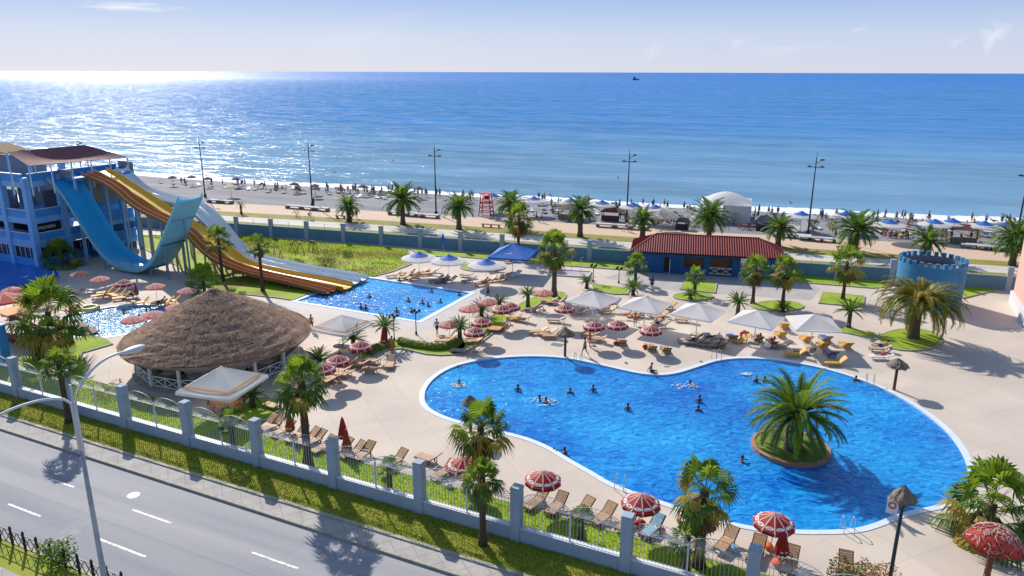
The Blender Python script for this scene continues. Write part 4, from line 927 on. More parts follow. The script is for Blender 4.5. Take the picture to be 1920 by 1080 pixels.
# ------------------------------------------------------------------ thatched bar
tcn = (AB(-54.7, 38.5) + AB(-43.6, 49.3)) / 2; tcn = AB(-48.6, 44.4) + Vector((-.95, .9, 0))
TH = thing('thatched_bar', 'large round bar under a conical grey brown thatched roof', 'bar', tcn, -AZ)
Rr = 7.95; rnd = random.Random(4); mb = MB(); n = 64; prof = []; K = 26
for i in range(K + 1):
    t_ = i / K; r = Rr * t_ ** .98; z = 2.7 + 4.15 * (1 - t_ ** 1.0) ** 1.0 + .10 * math.sin(PI * t_) + .025 * math.sin(i * 1.9); prof.append((max(.03, r), z))
vs = []; fs = []
for i, (r, z) in enumerate(prof):
    for k in range(n):
        a_ = 2 * PI * k / n; rr = r * (1 + rnd.uniform(-.012, .012) + (.02 * math.sin(a_ * 3 + 1) if i > 10 else 0)); vs.append((rr * math.cos(a_), rr * math.sin(a_), z + rnd.uniform(-.05, .05)))
fs = [(i * n + k, i * n + (k + 1) % n, (i + 1) * n + (k + 1) % n, (i + 1) * n + k) for i in range(K) for k in range(n)]
mb.add(vs, [f[::-1] for f in fs], M_thatch)
ed = [(Rr, 2.7), (Rr * 1.0, 2.48), (Rr * .95, 2.58), (0.1, 5.9)]
vs = []
for (r, z) in ed:
    for k in range(n): a_ = 2 * PI * k / n; vs.append((r * math.cos(a_), r * math.sin(a_), z + (rnd.uniform(-.12, .05) if z < 2.6 else 0)))
mb.add(vs, [(i * n + k, (i + 1) * n + k, (i + 1) * n + (k + 1) % n, i * n + (k + 1) % n) for i in range(3) for k in range(n)][::1], M_thatch)
# loose straw tufts lying on the roof in courses
for c in range(9000):
    t_ = rnd.random() ** .6; i = min(K - 1, int(t_ * K)); r, z = prof[i]; a_ = rnd.uniform(0, 2 * PI); p = Vector((r * math.cos(a_), r * math.sin(a_), z + .06)); d = Vector((math.cos(a_), math.sin(a_), -.55)).normalized(); s_ = Vector((-math.sin(a_), math.cos(a_), 0)) * rnd.uniform(.015, .05)
    mb.add([p - s_, p + s_, p + d * rnd.uniform(.25, .6) + Vector((0, 0, rnd.uniform(-.02, .05)))], [(0, 1, 2)], M_thatch if rnd.random() < .8 else M_straw)
mb.build('roof', TH, False)
mb = MB(); mb.lathe([(.5, 6.5), (.32, 6.85), (.05, 6.95)], M_thatch, 12); mb.build('roof_cap', TH)
mb = MB(); mb.lathe([(7.2, 0), (7.2, .14), (.01, .15)], M_kerbs, 32); mb.build('floor', TH)
for k in range(14):
    a_ = 2 * PI * k / 14 + .1; mb = MB(); mb.box((6.7 * math.cos(a_), 6.7 * math.sin(a_), 1.4), (.22, .22, 2.75), M_white, a_); mb.build('post', TH)
for k in range(14):
    if k in (3,): continue
    a_ = 2 * PI * k / 14 + .1; b_ = a_ + 2 * PI / 14; p = Vector((6.7 * math.cos(a_), 6.7 * math.sin(a_), 0)); q = Vector((6.7 * math.cos(b_), 6.7 * math.sin(b_), 0)); mb = MB()
    for z in (.25, 1.05): mb.beam(p + Vector((0, 0, z)), q + Vector((0, 0, z)), .08, .08, M_white)
    m_ = (p + q) / 2; mb.beam(m_ + Vector((0, 0, .2)), m_ + Vector((0, 0, 1.1)), .07, .07, M_white)
    for u, v in ((p, m_), (m_, q)):
        mb.beam(u + Vector((0, 0, .28)), v + Vector((0, 0, 1.02)), .06, .06, M_white); mb.beam(v + Vector((0, 0, .28)), u + Vector((0, 0, 1.02)), .06, .06, M_white)
    mb.build('railing', TH)
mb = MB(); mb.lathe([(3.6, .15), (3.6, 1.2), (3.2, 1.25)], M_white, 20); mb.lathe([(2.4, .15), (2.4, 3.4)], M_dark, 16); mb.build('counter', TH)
hut = MB(); hut.box((-6.0, -2.6, 1.35), (1.7, 1.9, 2.4), M_white); hut.build('service_room', TH)
w = MB(); w.box((-5.7, -3.58, 1.25), (.55, .06, 1.4), M_dark); w.build('window', TH)

# ------------------------------------------------------------------ kiosk with red tiles
k0 = G(1188, 508); k1 = G(1462, 522); kd = (k1 - k0).normalized(); krz = math.atan2(kd.y, kd.x); KL = (k1 - k0).length
KI = thing('kiosk', 'blue kiosk with a red tiled hip roof, open windows and a white crossed railing', 'building', k0, krz)
KD = 6.2; mb = MB()
# front wall pieces round the openings (x ranges measured in the picture)
def kx(px, py=512): 
    d = ray(px, py); nrm = Vector((-kd.y, kd.x, 0)); t = k0.dot(nrm) / Vector((d.x, d.y, 0)).dot(nrm); return (Vector((d.x * t, d.y * t, 0)) - k0).dot(kd)
op = [(kx(1244), kx(1253), 0.0, 2.15), (kx(1281), kx(1319), .95, 2.35), (kx(1329), kx(1371), .15, 2.4)]
xs = 0; T = .22
for (x0, x1, z0, z1) in op:
    pl_box(mb, xs, x0, 0, T, 0, 2.95, M_bdeep); pl_box(mb, x0, x1, 0, T, z1, 2.95, M_bdeep)
    if z0 > 0: pl_box(mb, x0, x1, 0, T, 0, z0, M_bdeep)
    xs = x1
pl_box(mb, xs, KL, 0, T, 0, 2.95, M_bdeep); pl_box(mb, 0, KL, KD - T, KD, 0, 2.95, M_bdeep); pl_box(mb, 0, T, T, KD - T, 0, 2.95, M_bdeep); pl_box(mb, KL - T, KL, T, KD - T, 0, 2.95, M_bdeep)
mb.build('wall', KI)
mb = MB(); pl_box(mb, .3, KL - .3, T + 1.6, T + 1.7, .1, 2.9, mat('tan_interior', (.30, .17, .09), .8)); pl_box(mb, .2, KL - .2, .2, KD - .3, .02, .08, M_kerbs); mb.build('inner_wall', KI)
e = .55; zr = 4.55; hx = 3.2
R_ = [(-e, -e, 2.85), (KL + e, -e, 2.85), (KL + e, KD + e, 2.85), (-e, KD + e, 2.85), (hx - .6, KD / 2, zr), (KL - hx + .6, KD / 2, zr)]
mb = MB(); mb.add(R_, [(0, 1, 5, 4), (1, 2, 5), (2, 3, 4, 5), (3, 0, 4)], M_tile); mb.add([(p[0], p[1], p[2] - .12) for p in R_], [(3, 2, 1, 0)], M_bdeep); rf = mb.build('roof', KI)
mb = MB()
# rolls of tiles
nroll = int((KL + 2 * e) / .30)
for i in range(nroll + 1):
    x = -e + .30 * i
    fr = min(1.0, (x + e) / (hx - .6 + e), (KL + e - x) / (hx - .6 + e)); mb.tube([(x, -e - .04, 2.86), (x, -e + (KD / 2 + e) * fr, 2.86 + (zr - 2.85) * fr)], .075, M_tile, 5)
for i in range(int((KD + 2 * e) / .3)):
    y = -e + .3 * i; fr = min((y + e), (KD + e - y)) / (KD / 2 + e)
    for s_ in (0, 1):
        x0 = -e if s_ == 0 else KL + e; x1 = x0 + (hx - .6 + e) * fr * (1 if s_ == 0 else -1); mb.tube([(x0, y, 2.86), (x1, y, 2.86 + (zr - 2.85) * fr)], .075, M_tile, 5)
mb.build('tile_rolls', rf)
mb = MB()
for a_, b_ in ((R_[0], R_[4]), (R_[1], R_[5]), (R_[4], R_[5])): mb.tube([a_, b_], .12, M_tile, 6)
mb.build('ridge', rf)
mb = MB(); x0, x1 = op[2][0], op[2][1]
for z in (.3, 1.1): mb.beam((x0, -.02, z), (x1, -.02, z), .07, .07, M_white)
for a_, b_ in ((0, .5), (.5, 1)):
    u, v = x0 + (x1 - x0) * a_, x0 + (x1 - x0) * b_; mb.beam((u, -.02, .3), (v, -.02, 1.1), .06, .06, M_white); mb.beam((v, -.02, .3), (u, -.02, 1.1), .06, .06, M_white)
mb.build('railing', KI)
mb = MB(); mb.box((op[0][1] + .12, -.4, 1.05), (.06, .75, 2.05), M_white); mb.build('door', KI)
mb = MB(); pl_box(mb, .9, 1.7, -.05, 0, .45, .95, M_white); mb.build('notice_board', KI)
mb = MB(); x = kx(1386); pl_box(mb, x, x + .75, -.35, 0, 2.0, 2.6, M_white); mb.lathe([(.22, 0), (.22, .02)], M_dark, 12); mb.build('air_conditioner', KI)

# ------------------------------------------------------------------ castle tower
cb = G(1740, 577); d = Vector((cb.x, cb.y, 0)).normalized(); cc_ = cb + d * 3.5 + Vector((-.35, 0, 0))
CS = thing('castle_tower', 'round blue play castle tower with notched battlements', 'tower', cc_); n = 48; r = 3.42; H_ = 4.7
mb = MB(); mb.lathe([(r * 1.02, 0), (r, .5), (r, H_), (r - .3, H_)], M_bcast, n); mb.lathe([(r - .3, H_), (r - .3, H_ - .7)], mat('grey_inner_render', (.22, .22, .26), .9), n); mb.lathe([(r - .3, H_ - .7), (.01, H_ - .7)], mat('dark_roof_felt', (.07, .065, .08), .9), n); mb.build('wall', CS, False)
nm_ = 26
for k in range(nm_):
    a_ = 2 * PI * k / nm_; mb = MB(); mb.box(((r - .15) * math.cos(a_), (r - .15) * math.sin(a_), H_ + .25), (.32, .42, .50), M_bcast, a_); mb.build('battlement', CS)
mb = MB()
for a_ in (1.2, 2.0, 4.4, 5.0): mb.ell(((r - .15) * math.cos(a_), (r - .15) * math.sin(a_), H_ + .15), (.16, .16, .16), M_white, 8, 6)
mb.build('lamp_globes', CS)

# pink building at the edge
pb = G(1926, 612); PK = thing('pink_building', 'corner of a pink building with pale corner stones', 'building', pb, -AZ)
mb = MB(); mb.box((5, 5, 7.2), (10, 10, 11.6), M_pink); mb.build('wall', PK); mb = MB(); mb.box((5, 5, .7), (10.5, 10.5, 1.4), M_pale); mb.build('plinth', PK); mb = MB()
for i in range(8): mb.box((.28 + (.12 if i % 2 else 0), .28, 1.8 + i * 1.45), (.75 + (.25 if i % 2 else 0), .75, 1.0 if i % 2 else .44), M_pale)
mb.build('corner_stones', PK); mb = MB(); mb.box((1.8, -.03, 2.6), (.9, .1, 1.5), M_glass); mb.build('window', PK); mb = MB(); mb.box((1.8, -.02, 2.6), (1.1, .06, 1.7), M_white); mb.build('window_frame', PK)
mb = MB(); mb.box((-.2, -.2, 7.0), (.3, .3, .5), M_wood); mb.build('wall_lamp', PK)
# ------------------------------------------------------------------ parasols
def parasol(r, h, ap, nseg, mrow, mstripe, mval, nm='parasol', tiltz=0, marks=True, polem=M_pole, sw=.10, vent=None):
    """round canopy made of panels with pale seams, a hanging valance, pole and foot"""
    t = thing(nm, 'x', 'parasol'); mb = MB(); rings = [(.0, 1.0), (.25, .80), (.55, .50), (.8, .22), (1.0, .0)]
    per = nseg
    for k in range(per):
        a0 = 2 * PI * k / per; a1 = 2 * PI * (k + 1) / per; w = sw
        for pi_, (u0, u1, m) in enumerate(((0, w, mstripe), (w, 1 - w, mrow), (1 - w, 1, mstripe))):
            vs = []
            for (rr, zz) in rings:
                for u in (u0, u1):
                    # panel edge is straight between ribs, stripe kept a constant width
                    uu = u
                    if pi_ != 1 and rr > 0: uu = (0 if u == u0 else min(.5, w * .6 / rr)) if u0 == 0 else (1 if u == u1 else max(.5, 1 - w * .6 / rr))
                    if pi_ == 1 and rr > 0: uu = min(.5, w * .6 / rr) if u == u0 else max(.5, 1 - w * .6 / rr)
                    p0 = Vector((math.cos(a0), math.sin(a0), 0)) * r * rr; p1 = Vector((math.cos(a1), math.sin(a1), 0)) * r * rr; p = p0.lerp(p1, uu); sag = -.04 * math.sin(PI * uu) * rr
                    vs.append((p.x, p.y, h + (ap - h) * zz + sag))
            mb.add(vs, [(2 * i + 2, 2 * i + 3, 2 * i + 1, 2 * i) for i in range(len(rings) - 1)], m)
    mb.build('canopy', t, False)
    if vent:
        v_ = MB(); v_.lathe([(r * .52, h + (ap - h) * .55 + .03), (r * .27, h + (ap - h) * .82 + .12), (.02, ap + .35)], vent, nseg); v_.build('top_vent', t)
    mb = MB()
    for k in range(per):
        a0 = 2 * PI * k / per; a1 = 2 * PI * (k + 1) / per
        for (u0, u1, m) in ((0, sw * .6, mstripe), (sw * .6, 1 - sw * .6, mval), (1 - sw * .6, 1, mstripe)):
            p0 = Vector((math.cos(a0), math.sin(a0), 0)) * r; p1 = Vector((math.cos(a1), math.sin(a1), 0)) * r; p = p0.lerp(p1, u0); q = p0.lerp(p1, u1)
            mb.add([(p.x, p.y, h - .0), (q.x, q.y, h - .0), (q.x * 1.01, q.y * 1.01, h - .18), (p.x * 1.01, p.y * 1.01, h - .18)], [(3, 2, 1, 0)], m)
        if marks:
            am = (a0 + a1) / 2; c = Vector((math.cos(am), math.sin(am), 0)); sd = Vector((-c.y, c.x, 0)); cz = h + (ap - h) * .20; rr = r * math.cos(PI / per) * .82
            # oval white ring emblem printed on the lower panel
            ring = []
            sl_ = Vector((c.x * r * .2, c.y * r * .2, -(ap - h) * .22)).normalized()
            ctr = c * rr + Vector((0, 0, cz + .0))
            for q_ in (1.0, .62):
                for j in range(12):
                    t_ = 2 * PI * j / 12; ring.append(ctr + sd * math.cos(t_) * .21 * q_ + sl_ * math.sin(t_) * .10 * q_ + Vector((0, 0, .012)))
            mb.add(ring, [(j, (j + 1) % 12, 12 + (j + 1) % 12, 12 + j) for j in range(12)], M_white2)
            mb.beam(ctr - sd * .10 + Vector((0, 0, .015)), ctr + sd * .10 + Vector((0, 0, .015)), .03, .01, M_white2)
    mb.build('valance', t)
    mb = MB(); mb.tube([(0, 0, 0), (0, 0, ap - .02)], .025, polem, 6); mb.build('pole', t)
    mb = MB(); mb.lathe([(.28, 0), (.28, .07), (.05, .09), (.05, .3)], M_kerbs, 10); mb.build('foot', t)
    return Proto(t)
red = parasol(1.06, 1.95, 2.5, 10, M_red, M_stripe, M_redv)
fad = parasol(1.06, 1.95, 2.35, 10, M_fad, M_stripe, M_fad, marks=False)
g = 'red and white striped parasols'
def at(px, py, z): return G(px, py, z)
def put_par(P, px, py, label, zc=2.12, rz=None, sc=None, gg=g):
    q = G(px, py, zc * (sc or 1)); return P.put((q.x, q.y, 0.0), rz if rz is not None else random.uniform(0, .6), label, gg, sc)
for px, py, lb in [(1020, 894, 'red striped parasol alone above the four loungers by the front rail'), (871, 868, 'red striped parasol mostly hidden behind the twin front palms'), (1204, 937, 'red striped parasol at the pool ladder beside the blue towel'), (1311, 966, 'red striped parasol partly hidden behind the tall front palm'), (1454, 972, 'red striped parasol above the folded red umbrella at the pool end')]:
    put_par(red, px, py, lb, sc=1.04)
for px, py, lb in [(676, 648, 'striped parasol in front of the sago palm nearest the thatched bar'), (634, 675, 'striped parasol second from the thatched bar, over wooden chairs'), (606, 691, 'striped parasol half hidden behind the large front palm crown'),
                   (941, 578, 'striped parasol overlapped by its twin beside the low sago palms'), (957, 573, 'striped parasol overlapping its twin beside the low sago palms'), (903, 602, 'striped parasol in the narrow garden bed between two sago palms'), (891, 620, 'tilted looking striped parasol lowest in the garden bed cluster'),
                   (1059, 576, 'striped parasol between the bed palms and first white tent'), (1114, 608, 'striped parasol beyond the thatched pole by the lagoon pool'), (1158, 606, 'striped parasol next to a standing woman below the second white tent'), (1221, 616, 'striped parasol above the pair of tan chairs with round shadows'),
                   (232, 533, 'vividly striped parasol in the row before the half pipe slide')]:
    put_par(red, px, py, lb)
for px, py, lb in [(843, 606, 'pale pink parasol behind the sago palm at the hedge end'), (880, 577, 'pale pink parasol touching the low bushy sago palm'), (914, 564, 'pale pink parasol behind the low sago palms'), (1019, 547, 'pink striped parasol behind the golden skirted palm trunk'),
                   (149, 517, 'faded pink parasol in the row before the tower, the first one'), (187, 526, 'faded pink parasol in the row before the tower, the second one'), (291, 539, 'faded pink parasol below the bottom of the half pipe'), (350, 547, 'faded pink parasol behind the thatched roof peak'),
                   (22, 547, 'faded pink parasol behind the tall brown skirted palm'), (249, 601, 'faded pink parasol over the childrens pool, lower one'), (288, 591, 'faded pink parasol over the childrens pool, upper one'), (330, 577, 'faded pink parasol behind the slope of the thatched roof')]:
    put_par(fad, px, py, lb, 2.05)
big = parasol(2.1, 2.3, 3.0, 8, M_redl, M_stripe, M_redl, marks=False, sw=.04); put_par(big, 6, 562, 'large dark red sunlit parasol at the picture edge by the tower', 2.5, gg='large parasols')
bw = parasol(2.25, 2.45, 2.95, 12, M_sunc, M_sunc, M_sunc, nm='white_and_blue_parasol', marks=False, vent=M_bluec)
g = 'round white parasols with blue tops'
for px, py, lb in [(785, 480, 'round white parasol with blue top nearest the slides'), (841, 485, 'round white parasol with blue top, middle of the three by the rectangular pool'), (911, 493, 'round white parasol with blue top above the small oval bed')]: put_par(bw, px, py, lb, 2.75, gg=g)
g = 'blue topped beach parasols'
xs = [(924, 367, 'beside the lifeguard chair'), (1000, 372, 'beyond the dark date palm'), (1070, 375, 'above the row of white chairs'), (1128, 379, 'above the sturdy date palm'), (1186, 383, 'just past the fourth mast'), (1228, 387, 'behind the cream parasol'), (1584, 398, 'above the wide dark palm'), (1668, 413, 'before the pair'), (1752, 412, 'first of the touching pair'), (1785, 410, 'second of the touching pair'), (1845, 415, 'before the last mast'), (1884, 417, 'at the last mast'), (1502, 398, 'above the cloth wall tent')]
for px, py, w_ in xs: put_par(bw, px, py + 2, 'white beach parasol with blue top ' + w_, 2.65, gg=g, sc=1.05)
cr = parasol(2.9, 2.6, 3.9, 8, M_fold, M_fold, M_fold, nm='cream_parasol', marks=False, sw=.02); put_par(cr, 1240, 398, 'broad cream parasol over the beach bar terrace', 3.0, gg='cream beach parasols')
yl = parasol(1.5, 2.0, 2.5, 8, mat('yellow_canvas', (.70, .62, .12), .8, transl=.3), M_whitef, M_whitef, nm='yellow_parasol', marks=False); put_par(yl, 431, 352, 'lone yellow parasol on the grey pebble beach', 2.2, gg='yellow parasols')
dk = parasol(1.0, 1.9, 2.3, 8, mat('dark_maroon_canvas', (.12, .03, .04), .8), M_navy, M_navy, nm='dark_beach_parasol', marks=False)
for i, (px, py) in enumerate([(441, 337), (550, 346), (589, 349), (590, 354), (678, 350), (783, 353), (262 + 60, 335), (388, 337), (358, 334)]): put_par(dk, px, py, 'small dark parasol at the waterline, %s from the slides' % ORD[i], 2.0, gg='small dark waterline parasols')

def folded(h, label, px, py, m=M_red, mark=True, nm='folded_parasol', wr=.22, gg='folded red parasols'):
    """px, py: where it stands"""
    t = thing(nm, label, 'parasol', G(px, py), 0, gg); mb = MB(); n = 16; prof = [(.03, h), (wr * .35, h - .25), (wr * .75, h - .9), (wr, h - 1.35), (wr * .95, h - 1.55), (wr * .6, h - 1.5)]; vs = []
    for r, z in prof:
        for k in range(n): a_ = 2 * PI * k / n; rr = r * (1 + .22 * (k % 2)); vs.append((rr * math.cos(a_), rr * math.sin(a_), z))
    mb.add(vs, [((i + 1) * n + k, (i + 1) * n + (k + 1) % n, i * n + (k + 1) % n, i * n + k) for i in range(len(prof) - 1) for k in range(n)], m)
    if mark:
        for a_ in (-PI / 2 - .35, -PI / 2 + .35): mb.box((wr * 1.12 * math.cos(a_), wr * 1.12 * math.sin(a_), h - 1.3), (.02, .14, .11), M_white2, a_)
    mb.build('canopy', t); mb = MB(); mb.tube([(0, 0, 0), (0, 0, h + .08)], .025, M_pole, 6); mb.build('pole', t); mb = MB(); mb.lathe([(.25, 0), (.25, .07), (.05, .1)], M_kerbs, 10); mb.build('foot', t)
folded(2.55, 'folded bright red parasol standing tallest among the front loungers', 647, 847, wr=.30)
folded(2.0, 'folded dull red parasol just in front of the tallest folded one', 653, 858, m=mat('dull_red_canvas', (.30, .05, .03), .8), wr=.30)
folded(2.1, 'folded brownish red parasol beside the large front palm trunk', 547, 822, m=MATS['dull_red_canvas'], wr=.28)
folded(2.4, 'folded red parasol standing in the curved hedge by the sago palm', 721, 660, wr=.26)
folded(2.0, 'folded red parasol upside the striped canopy at the pool end', 1466, 1048, wr=.32)
folded(3.4, 'folded blue parasol before the seaward wall', 831, 482, M_bluec, False, wr=.3, gg='folded blue parasols')
folded(1.9, 'folded dark red parasol among yellow loungers by the childrens pool', 257, 562, m=MATS['dull_red_canvas'], wr=.2)

def tent(s, h, ap, m, label, px, py, zc, rz=-AZ, nm='square_parasol', stripe=None, poles=1, gg=None, val=.25):
    q = G(px, py, zc); t = thing(nm, label, 'parasol', (q.x, q.y, 0), rz, gg); mb = MB(); n = 6; vs = []
    cs = [(-s, -s), (s, -s), (s, s), (-s, s)]
    for e in range(4):
        a_, b_ = cs[e], cs[(e + 1) % 4]; vs = []
        for i in range(n + 1):
            f = i / n
            for j in range(n + 1):
                u = j / n; x = (a_[0] + (b_[0] - a_[0]) * u) * f; y = (a_[1] + (b_[1] - a_[1]) * u) * f; z = ap + (h - ap) * f - .10 * math.sin(PI * u) * math.sin(PI * f * .9); vs.append((x, y, z))
        k = n + 1; fs = [(i * k + j, (i + 1) * k + j, (i + 1) * k + j + 1, i * k + j + 1) for i in range(n) for j in range(n)]
        mb.add(vs, fs, m)
    mb.build('canopy', t); mb = MB()
    for e in range(4):
        a_, b_ = cs[e], cs[(e + 1) % 4]; mb.add([(a_[0], a_[1], h + .005), (b_[0], b_[1], h + .005), (b_[0] * 1.005, b_[1] * 1.005, h - val), (a_[0] * 1.005, a_[1] * 1.005, h - val)], [(3, 2, 1, 0)], m)
        if stripe:
            for f0, f1 in ((.80, .86),): mb.add([(c[0] * f, c[1] * f, ap + (h - ap) * f + .02) for f in (f0, f1) for c in (a_, b_)], [(0, 2, 3, 1)], stripe)
    mb.build('valance', t); mb = MB(); mb.tube([(0, 0, 0), (0, 0, ap)], .05, M_white, 8)
    for c in cs: mb.beam((0, 0, h - .5), (c[0] * .93, c[1] * .93, h + .02), .035, .035, M_white)
    mb.build('pole', t); mb = MB(); mb.box((0, 0, .06), (.9, .9, .12), M_kerbs); mb.build('foot', t); return t
g = 'square white tents by the lagoon pool'
for i, (px, py, rz) in enumerate([(1112, 556, -.62), (1210, 566, -.55), (1309, 578, -.60), (1419, 591, -.62), (1526, 598, -.12)]):
    tent(2.05, 2.35, 3.3, M_sunc, 'square white canvas parasol, %s of the five counted towards the castle tower' % ORD[i], px, py, 2.65, rz, gg=g, val=.16)
tent(2.35, 2.35, 3.7, M_sunc, 'square white parasol with orange line in front of the thatched bar', 418, 712, 2.75, -.28, stripe=M_orange, gg='orange lined parasols')
tent(2.1, 2.15, 3.2, M_sunc, 'square white parasol with orange line by the rectangular pool', 641, 606, 2.45, -.45, stripe=M_orange, gg='orange lined parasols')
BP = tent(2.6, 2.6, 4.0, M_bluec, 'blue pyramid parasol with a white emblem before the seaward wall', 961, 470, 3.0, -.25, nm='blue_parasol')
def emblem(par, x, y, z, s, tilt):
    mb = MB(); 
    for i in range(14):
        a0 = R(200) + R(200) * i / 14; a1 = R(200) + R(200) * (i + 1) / 14; w0 = .3 * math.sin(PI * i / 14); w1 = .3 * math.sin(PI * (i + 1) / 14)
        mb.add([(s * math.cos(a0), 0, s * .5 * math.sin(a0)), (s * math.cos(a1), 0, s * .5 * math.sin(a1)), (s * (1 - w1) * math.cos(a1), 0, s * .5 * (1 - w1) * math.sin(a1)), (s * (1 - w0) * math.cos(a0), 0, s * .5 * (1 - w0) * math.sin(a0))], [(0, 1, 2, 3)], M_white2)
    o = mb.build('emblem', par); o.location = (x, y, z); o.rotation_euler = (tilt, 0, 0)
emblem(BP, -.2, -1.75, 3.14, .5, -R(61))
B2 = tent(2.2, .9, 2.6, M_bluec, 'royal blue pyramid parasol with white mark at the foot of the tower', 55, 516, 1.5, .1, nm='blue_parasol'); emblem(B2, .2, -1.5, 1.5, .4, -R(52))

# thatched speaker poles
def thatch_pole(label, px, py, h, r, m=M_wood, nm='thatched_pole', w=.12):
    t = thing(nm, label, 'thatched pole', G(px, py), 0, 'poles with thatched hats'); mb = MB(); rnd = random.Random(px); n = 26; prof = [(.03, h + .45), (r * .5, h + .22), (r * .9, h - .02), (r, h - .22), (r * .8, h - .16), (.1, h + .1)]; vs = []
    for rr, z in prof:
        for k in range(n): a_ = 2 * PI * k / n; q = rr * rnd.uniform(.92, 1.06); vs.append((q * math.cos(a_), q * math.sin(a_), z + rnd.uniform(-.05, .03)))
    mb.add(vs, [((i + 1) * n + k, (i + 1) * n + (k + 1) % n, i * n + (k + 1) % n, i * n + k) for i in range(len(prof) - 1) for k in range(n)], M_straw)
    for i in range(160):
        a_ = rnd.uniform(0, 2 * PI); q = r * rnd.uniform(.5, 1.02); p = Vector((q * math.cos(a_), q * math.sin(a_), h + .25 - .45 * (q / r) ** 1.3)); s_ = Vector((-math.sin(a_), math.cos(a_), 0)) * .03; mb.add([p - s_, p + s_, p + Vector((math.cos(a_) * .16, math.sin(a_) * .16, -.10))], [(0, 1, 2)], M_straw)
    mb.build('thatched_hat', t); mb = MB(); mb.tube([(0, 0, 0), (0, 0, h * .5), (0, 0, h + .2)], [w, w * .95, w * .85], m, 10); mb.build('pole', t, True)
    mb = MB()
    for k in range(4): a_ = PI / 4 + PI / 2 * k; mb.beam((0, 0, h - .55), (r * .7 * math.cos(a_), r * .7 * math.sin(a_), h - .05), .06, .06, m)
    if m is M_mast: mb.lathe([(.1, h - .75), (.14, h - .6), (.44, h - .16), (.05, h - .1)], M_mast, 12)
    mb.build('struts', t)
thatch_pole('brown pole with a small thatched hat on the neck of the large pool', 1060, 668, 2.35, .85)
thatch_pole('brown pole with a small thatched hat beside the curve facing the castle', 1677, 727, 2.3, .85)
thatch_pole('pole with round thatched hat behind the tall palm at the narrow pool end', 884, 812, 2.5, .62)
thatch_pole('tall dark lamp pole with a thatched hat near the bottom edge', 1660, 1150, 6.55, .56, M_mast, w=.09)
# mushroom parasol
mq = G(1868, 1003, 2.5); t = thing('mushroom_parasol', 'mushroom shaped red parasol with white scribbled pattern and patterned post', 'parasol', (mq.x, mq.y, 0)); mb = MB(); n = 40; prof = [(.04, 3.1), (.45, 3.02), (.85, 2.8), (1.15, 2.45), (1.32, 2.15), (1.15, 2.2)]; vs = []
for rr, z in prof:
    for k in range(n): a_ = 2 * PI * k / n; q = rr * (1 + .015 * math.sin(a_ * 9)); vs.append((q * math.cos(a_), q * math.sin(a_), z - (.06 * math.cos(a_ * 5) if rr > 1.2 else 0)))
mb.add(vs, [((i + 1) * n + k, (i + 1) * n + (k + 1) % n, i * n + (k + 1) % n, i * n + k) for i in range(len(prof) - 1) for k in range(n)], M_redl); rnd = random.Random(3)
def mush(a_, f):
    f = max(0, min(3.99, f)); i = int(f); u = f - i; r_ = prof[i][0] + (prof[i + 1][0] - prof[i][0]) * u; z = prof[i][1] + (prof[i + 1][1] - prof[i][1]) * u; return Vector(((r_ + .02) * math.cos(a_), (r_ + .02) * math.sin(a_), z + .035))
for i in range(230):
    a_ = rnd.uniform(0, 2 * PI); f = rnd.uniform(.5, 3.7); pts = []; da = rnd.uniform(-.09, .09); df = rnd.uniform(-.35, .35); w = 0
    for j in range(5): pts.append(mush(a_, f)); a_ += da + .07 * math.sin(j * 2 + i); f += df; 
    mb.tube(pts, .018, M_stripe if i % 3 else M_redv, 4)
mb.build('cap', t, True); mb = MB(); mb.tube([(0, 0, 0), (0, 0, 2.9)], [.16, .14], M_wood, 10)
for i in range(30): a_ = rnd.uniform(0, 2 * PI); z = rnd.uniform(.2, 2.2); mb.ell((.15 * math.cos(a_), .15 * math.sin(a_), z), (.03, .03, .05), M_stripe, 6, 4)
mb.build('post', t)

# ------------------------------------------------------------------ loungers
def lounger(m, fm, nm='sun_lounger', back=R(38), towel=None):
    """head at +x; 1.95 m long"""
    t = thing(nm, 'x', 'sun lounger'); L0 = 1.95; w = .34; mb = MB()
    for s_ in (-1, 1): mb.beam((-L0 / 2, s_ * w, .30), (.28, s_ * w, .30), .05, .07, fm)
    for x in (-L0 / 2, .28): mb.beam((x, -w, .30), (x, w, .30), .05, .06, fm)
    mb.build('frame', t); mb = MB()
    for i in range(9): x = -L0 / 2 + .04 + i * .135; mb.box((x + .055, 0, .345), (.115, .62, .03), m)
    mb.build('seat', t); mb = MB(); bx, bz = math.cos(back), math.sin(back)
    for i in range(5):
        u = .04 + i * .145; mb.beam((.28 + bx * u, 0, .36 + bz * u), (.28 + bx * (u + .125), 0, .36 + bz * (u + .125)), .62, .03, m)
    for s_ in (-1, 1): mb.beam((.28, s_ * w, .33), (.28 + bx * .78, s_ * w, .33 + bz * .78), .05, .05, fm)
    mb.beam((.28 + bx * .78, -w, .33 + bz * .78), (.28 + bx * .78, w, .33 + bz * .78), .04, .04, fm)
    mb.beam((.62, 0, .08), (.28 + bx * .5, 0, .33 + bz * .5), .04, .04, fm); mb.build('backrest', t)
    for x in (-.80, .25):
        for s_ in (-1, 1): mb = MB(); mb.beam((x - .05, s_ * w, 0), (x + .02, s_ * w, .30), .06, .06, fm); mb.build('leg', t)
    if towel:
        mb = MB(); mb.box((-.35, 0, .375), (1.1, .56, .02), towel); mb.beam((.30, 0, .40), (.30 + bx * .72, 0, .40 + bz * .72), .56, .02, towel); o = mb.build('towel', t)
    return Proto(t)
Ltan = lounger(M_tan, M_frame); Lwood = lounger(M_tan, M_woodf, back=R(30)); Lyel = lounger(M_yel, M_yel, back=R(42)); Lpale = lounger(mat('worn_pale_lounger', (.50, .42, .36), .7, (.36, .28, .22), 3, 1), M_woodf, back=R(26))
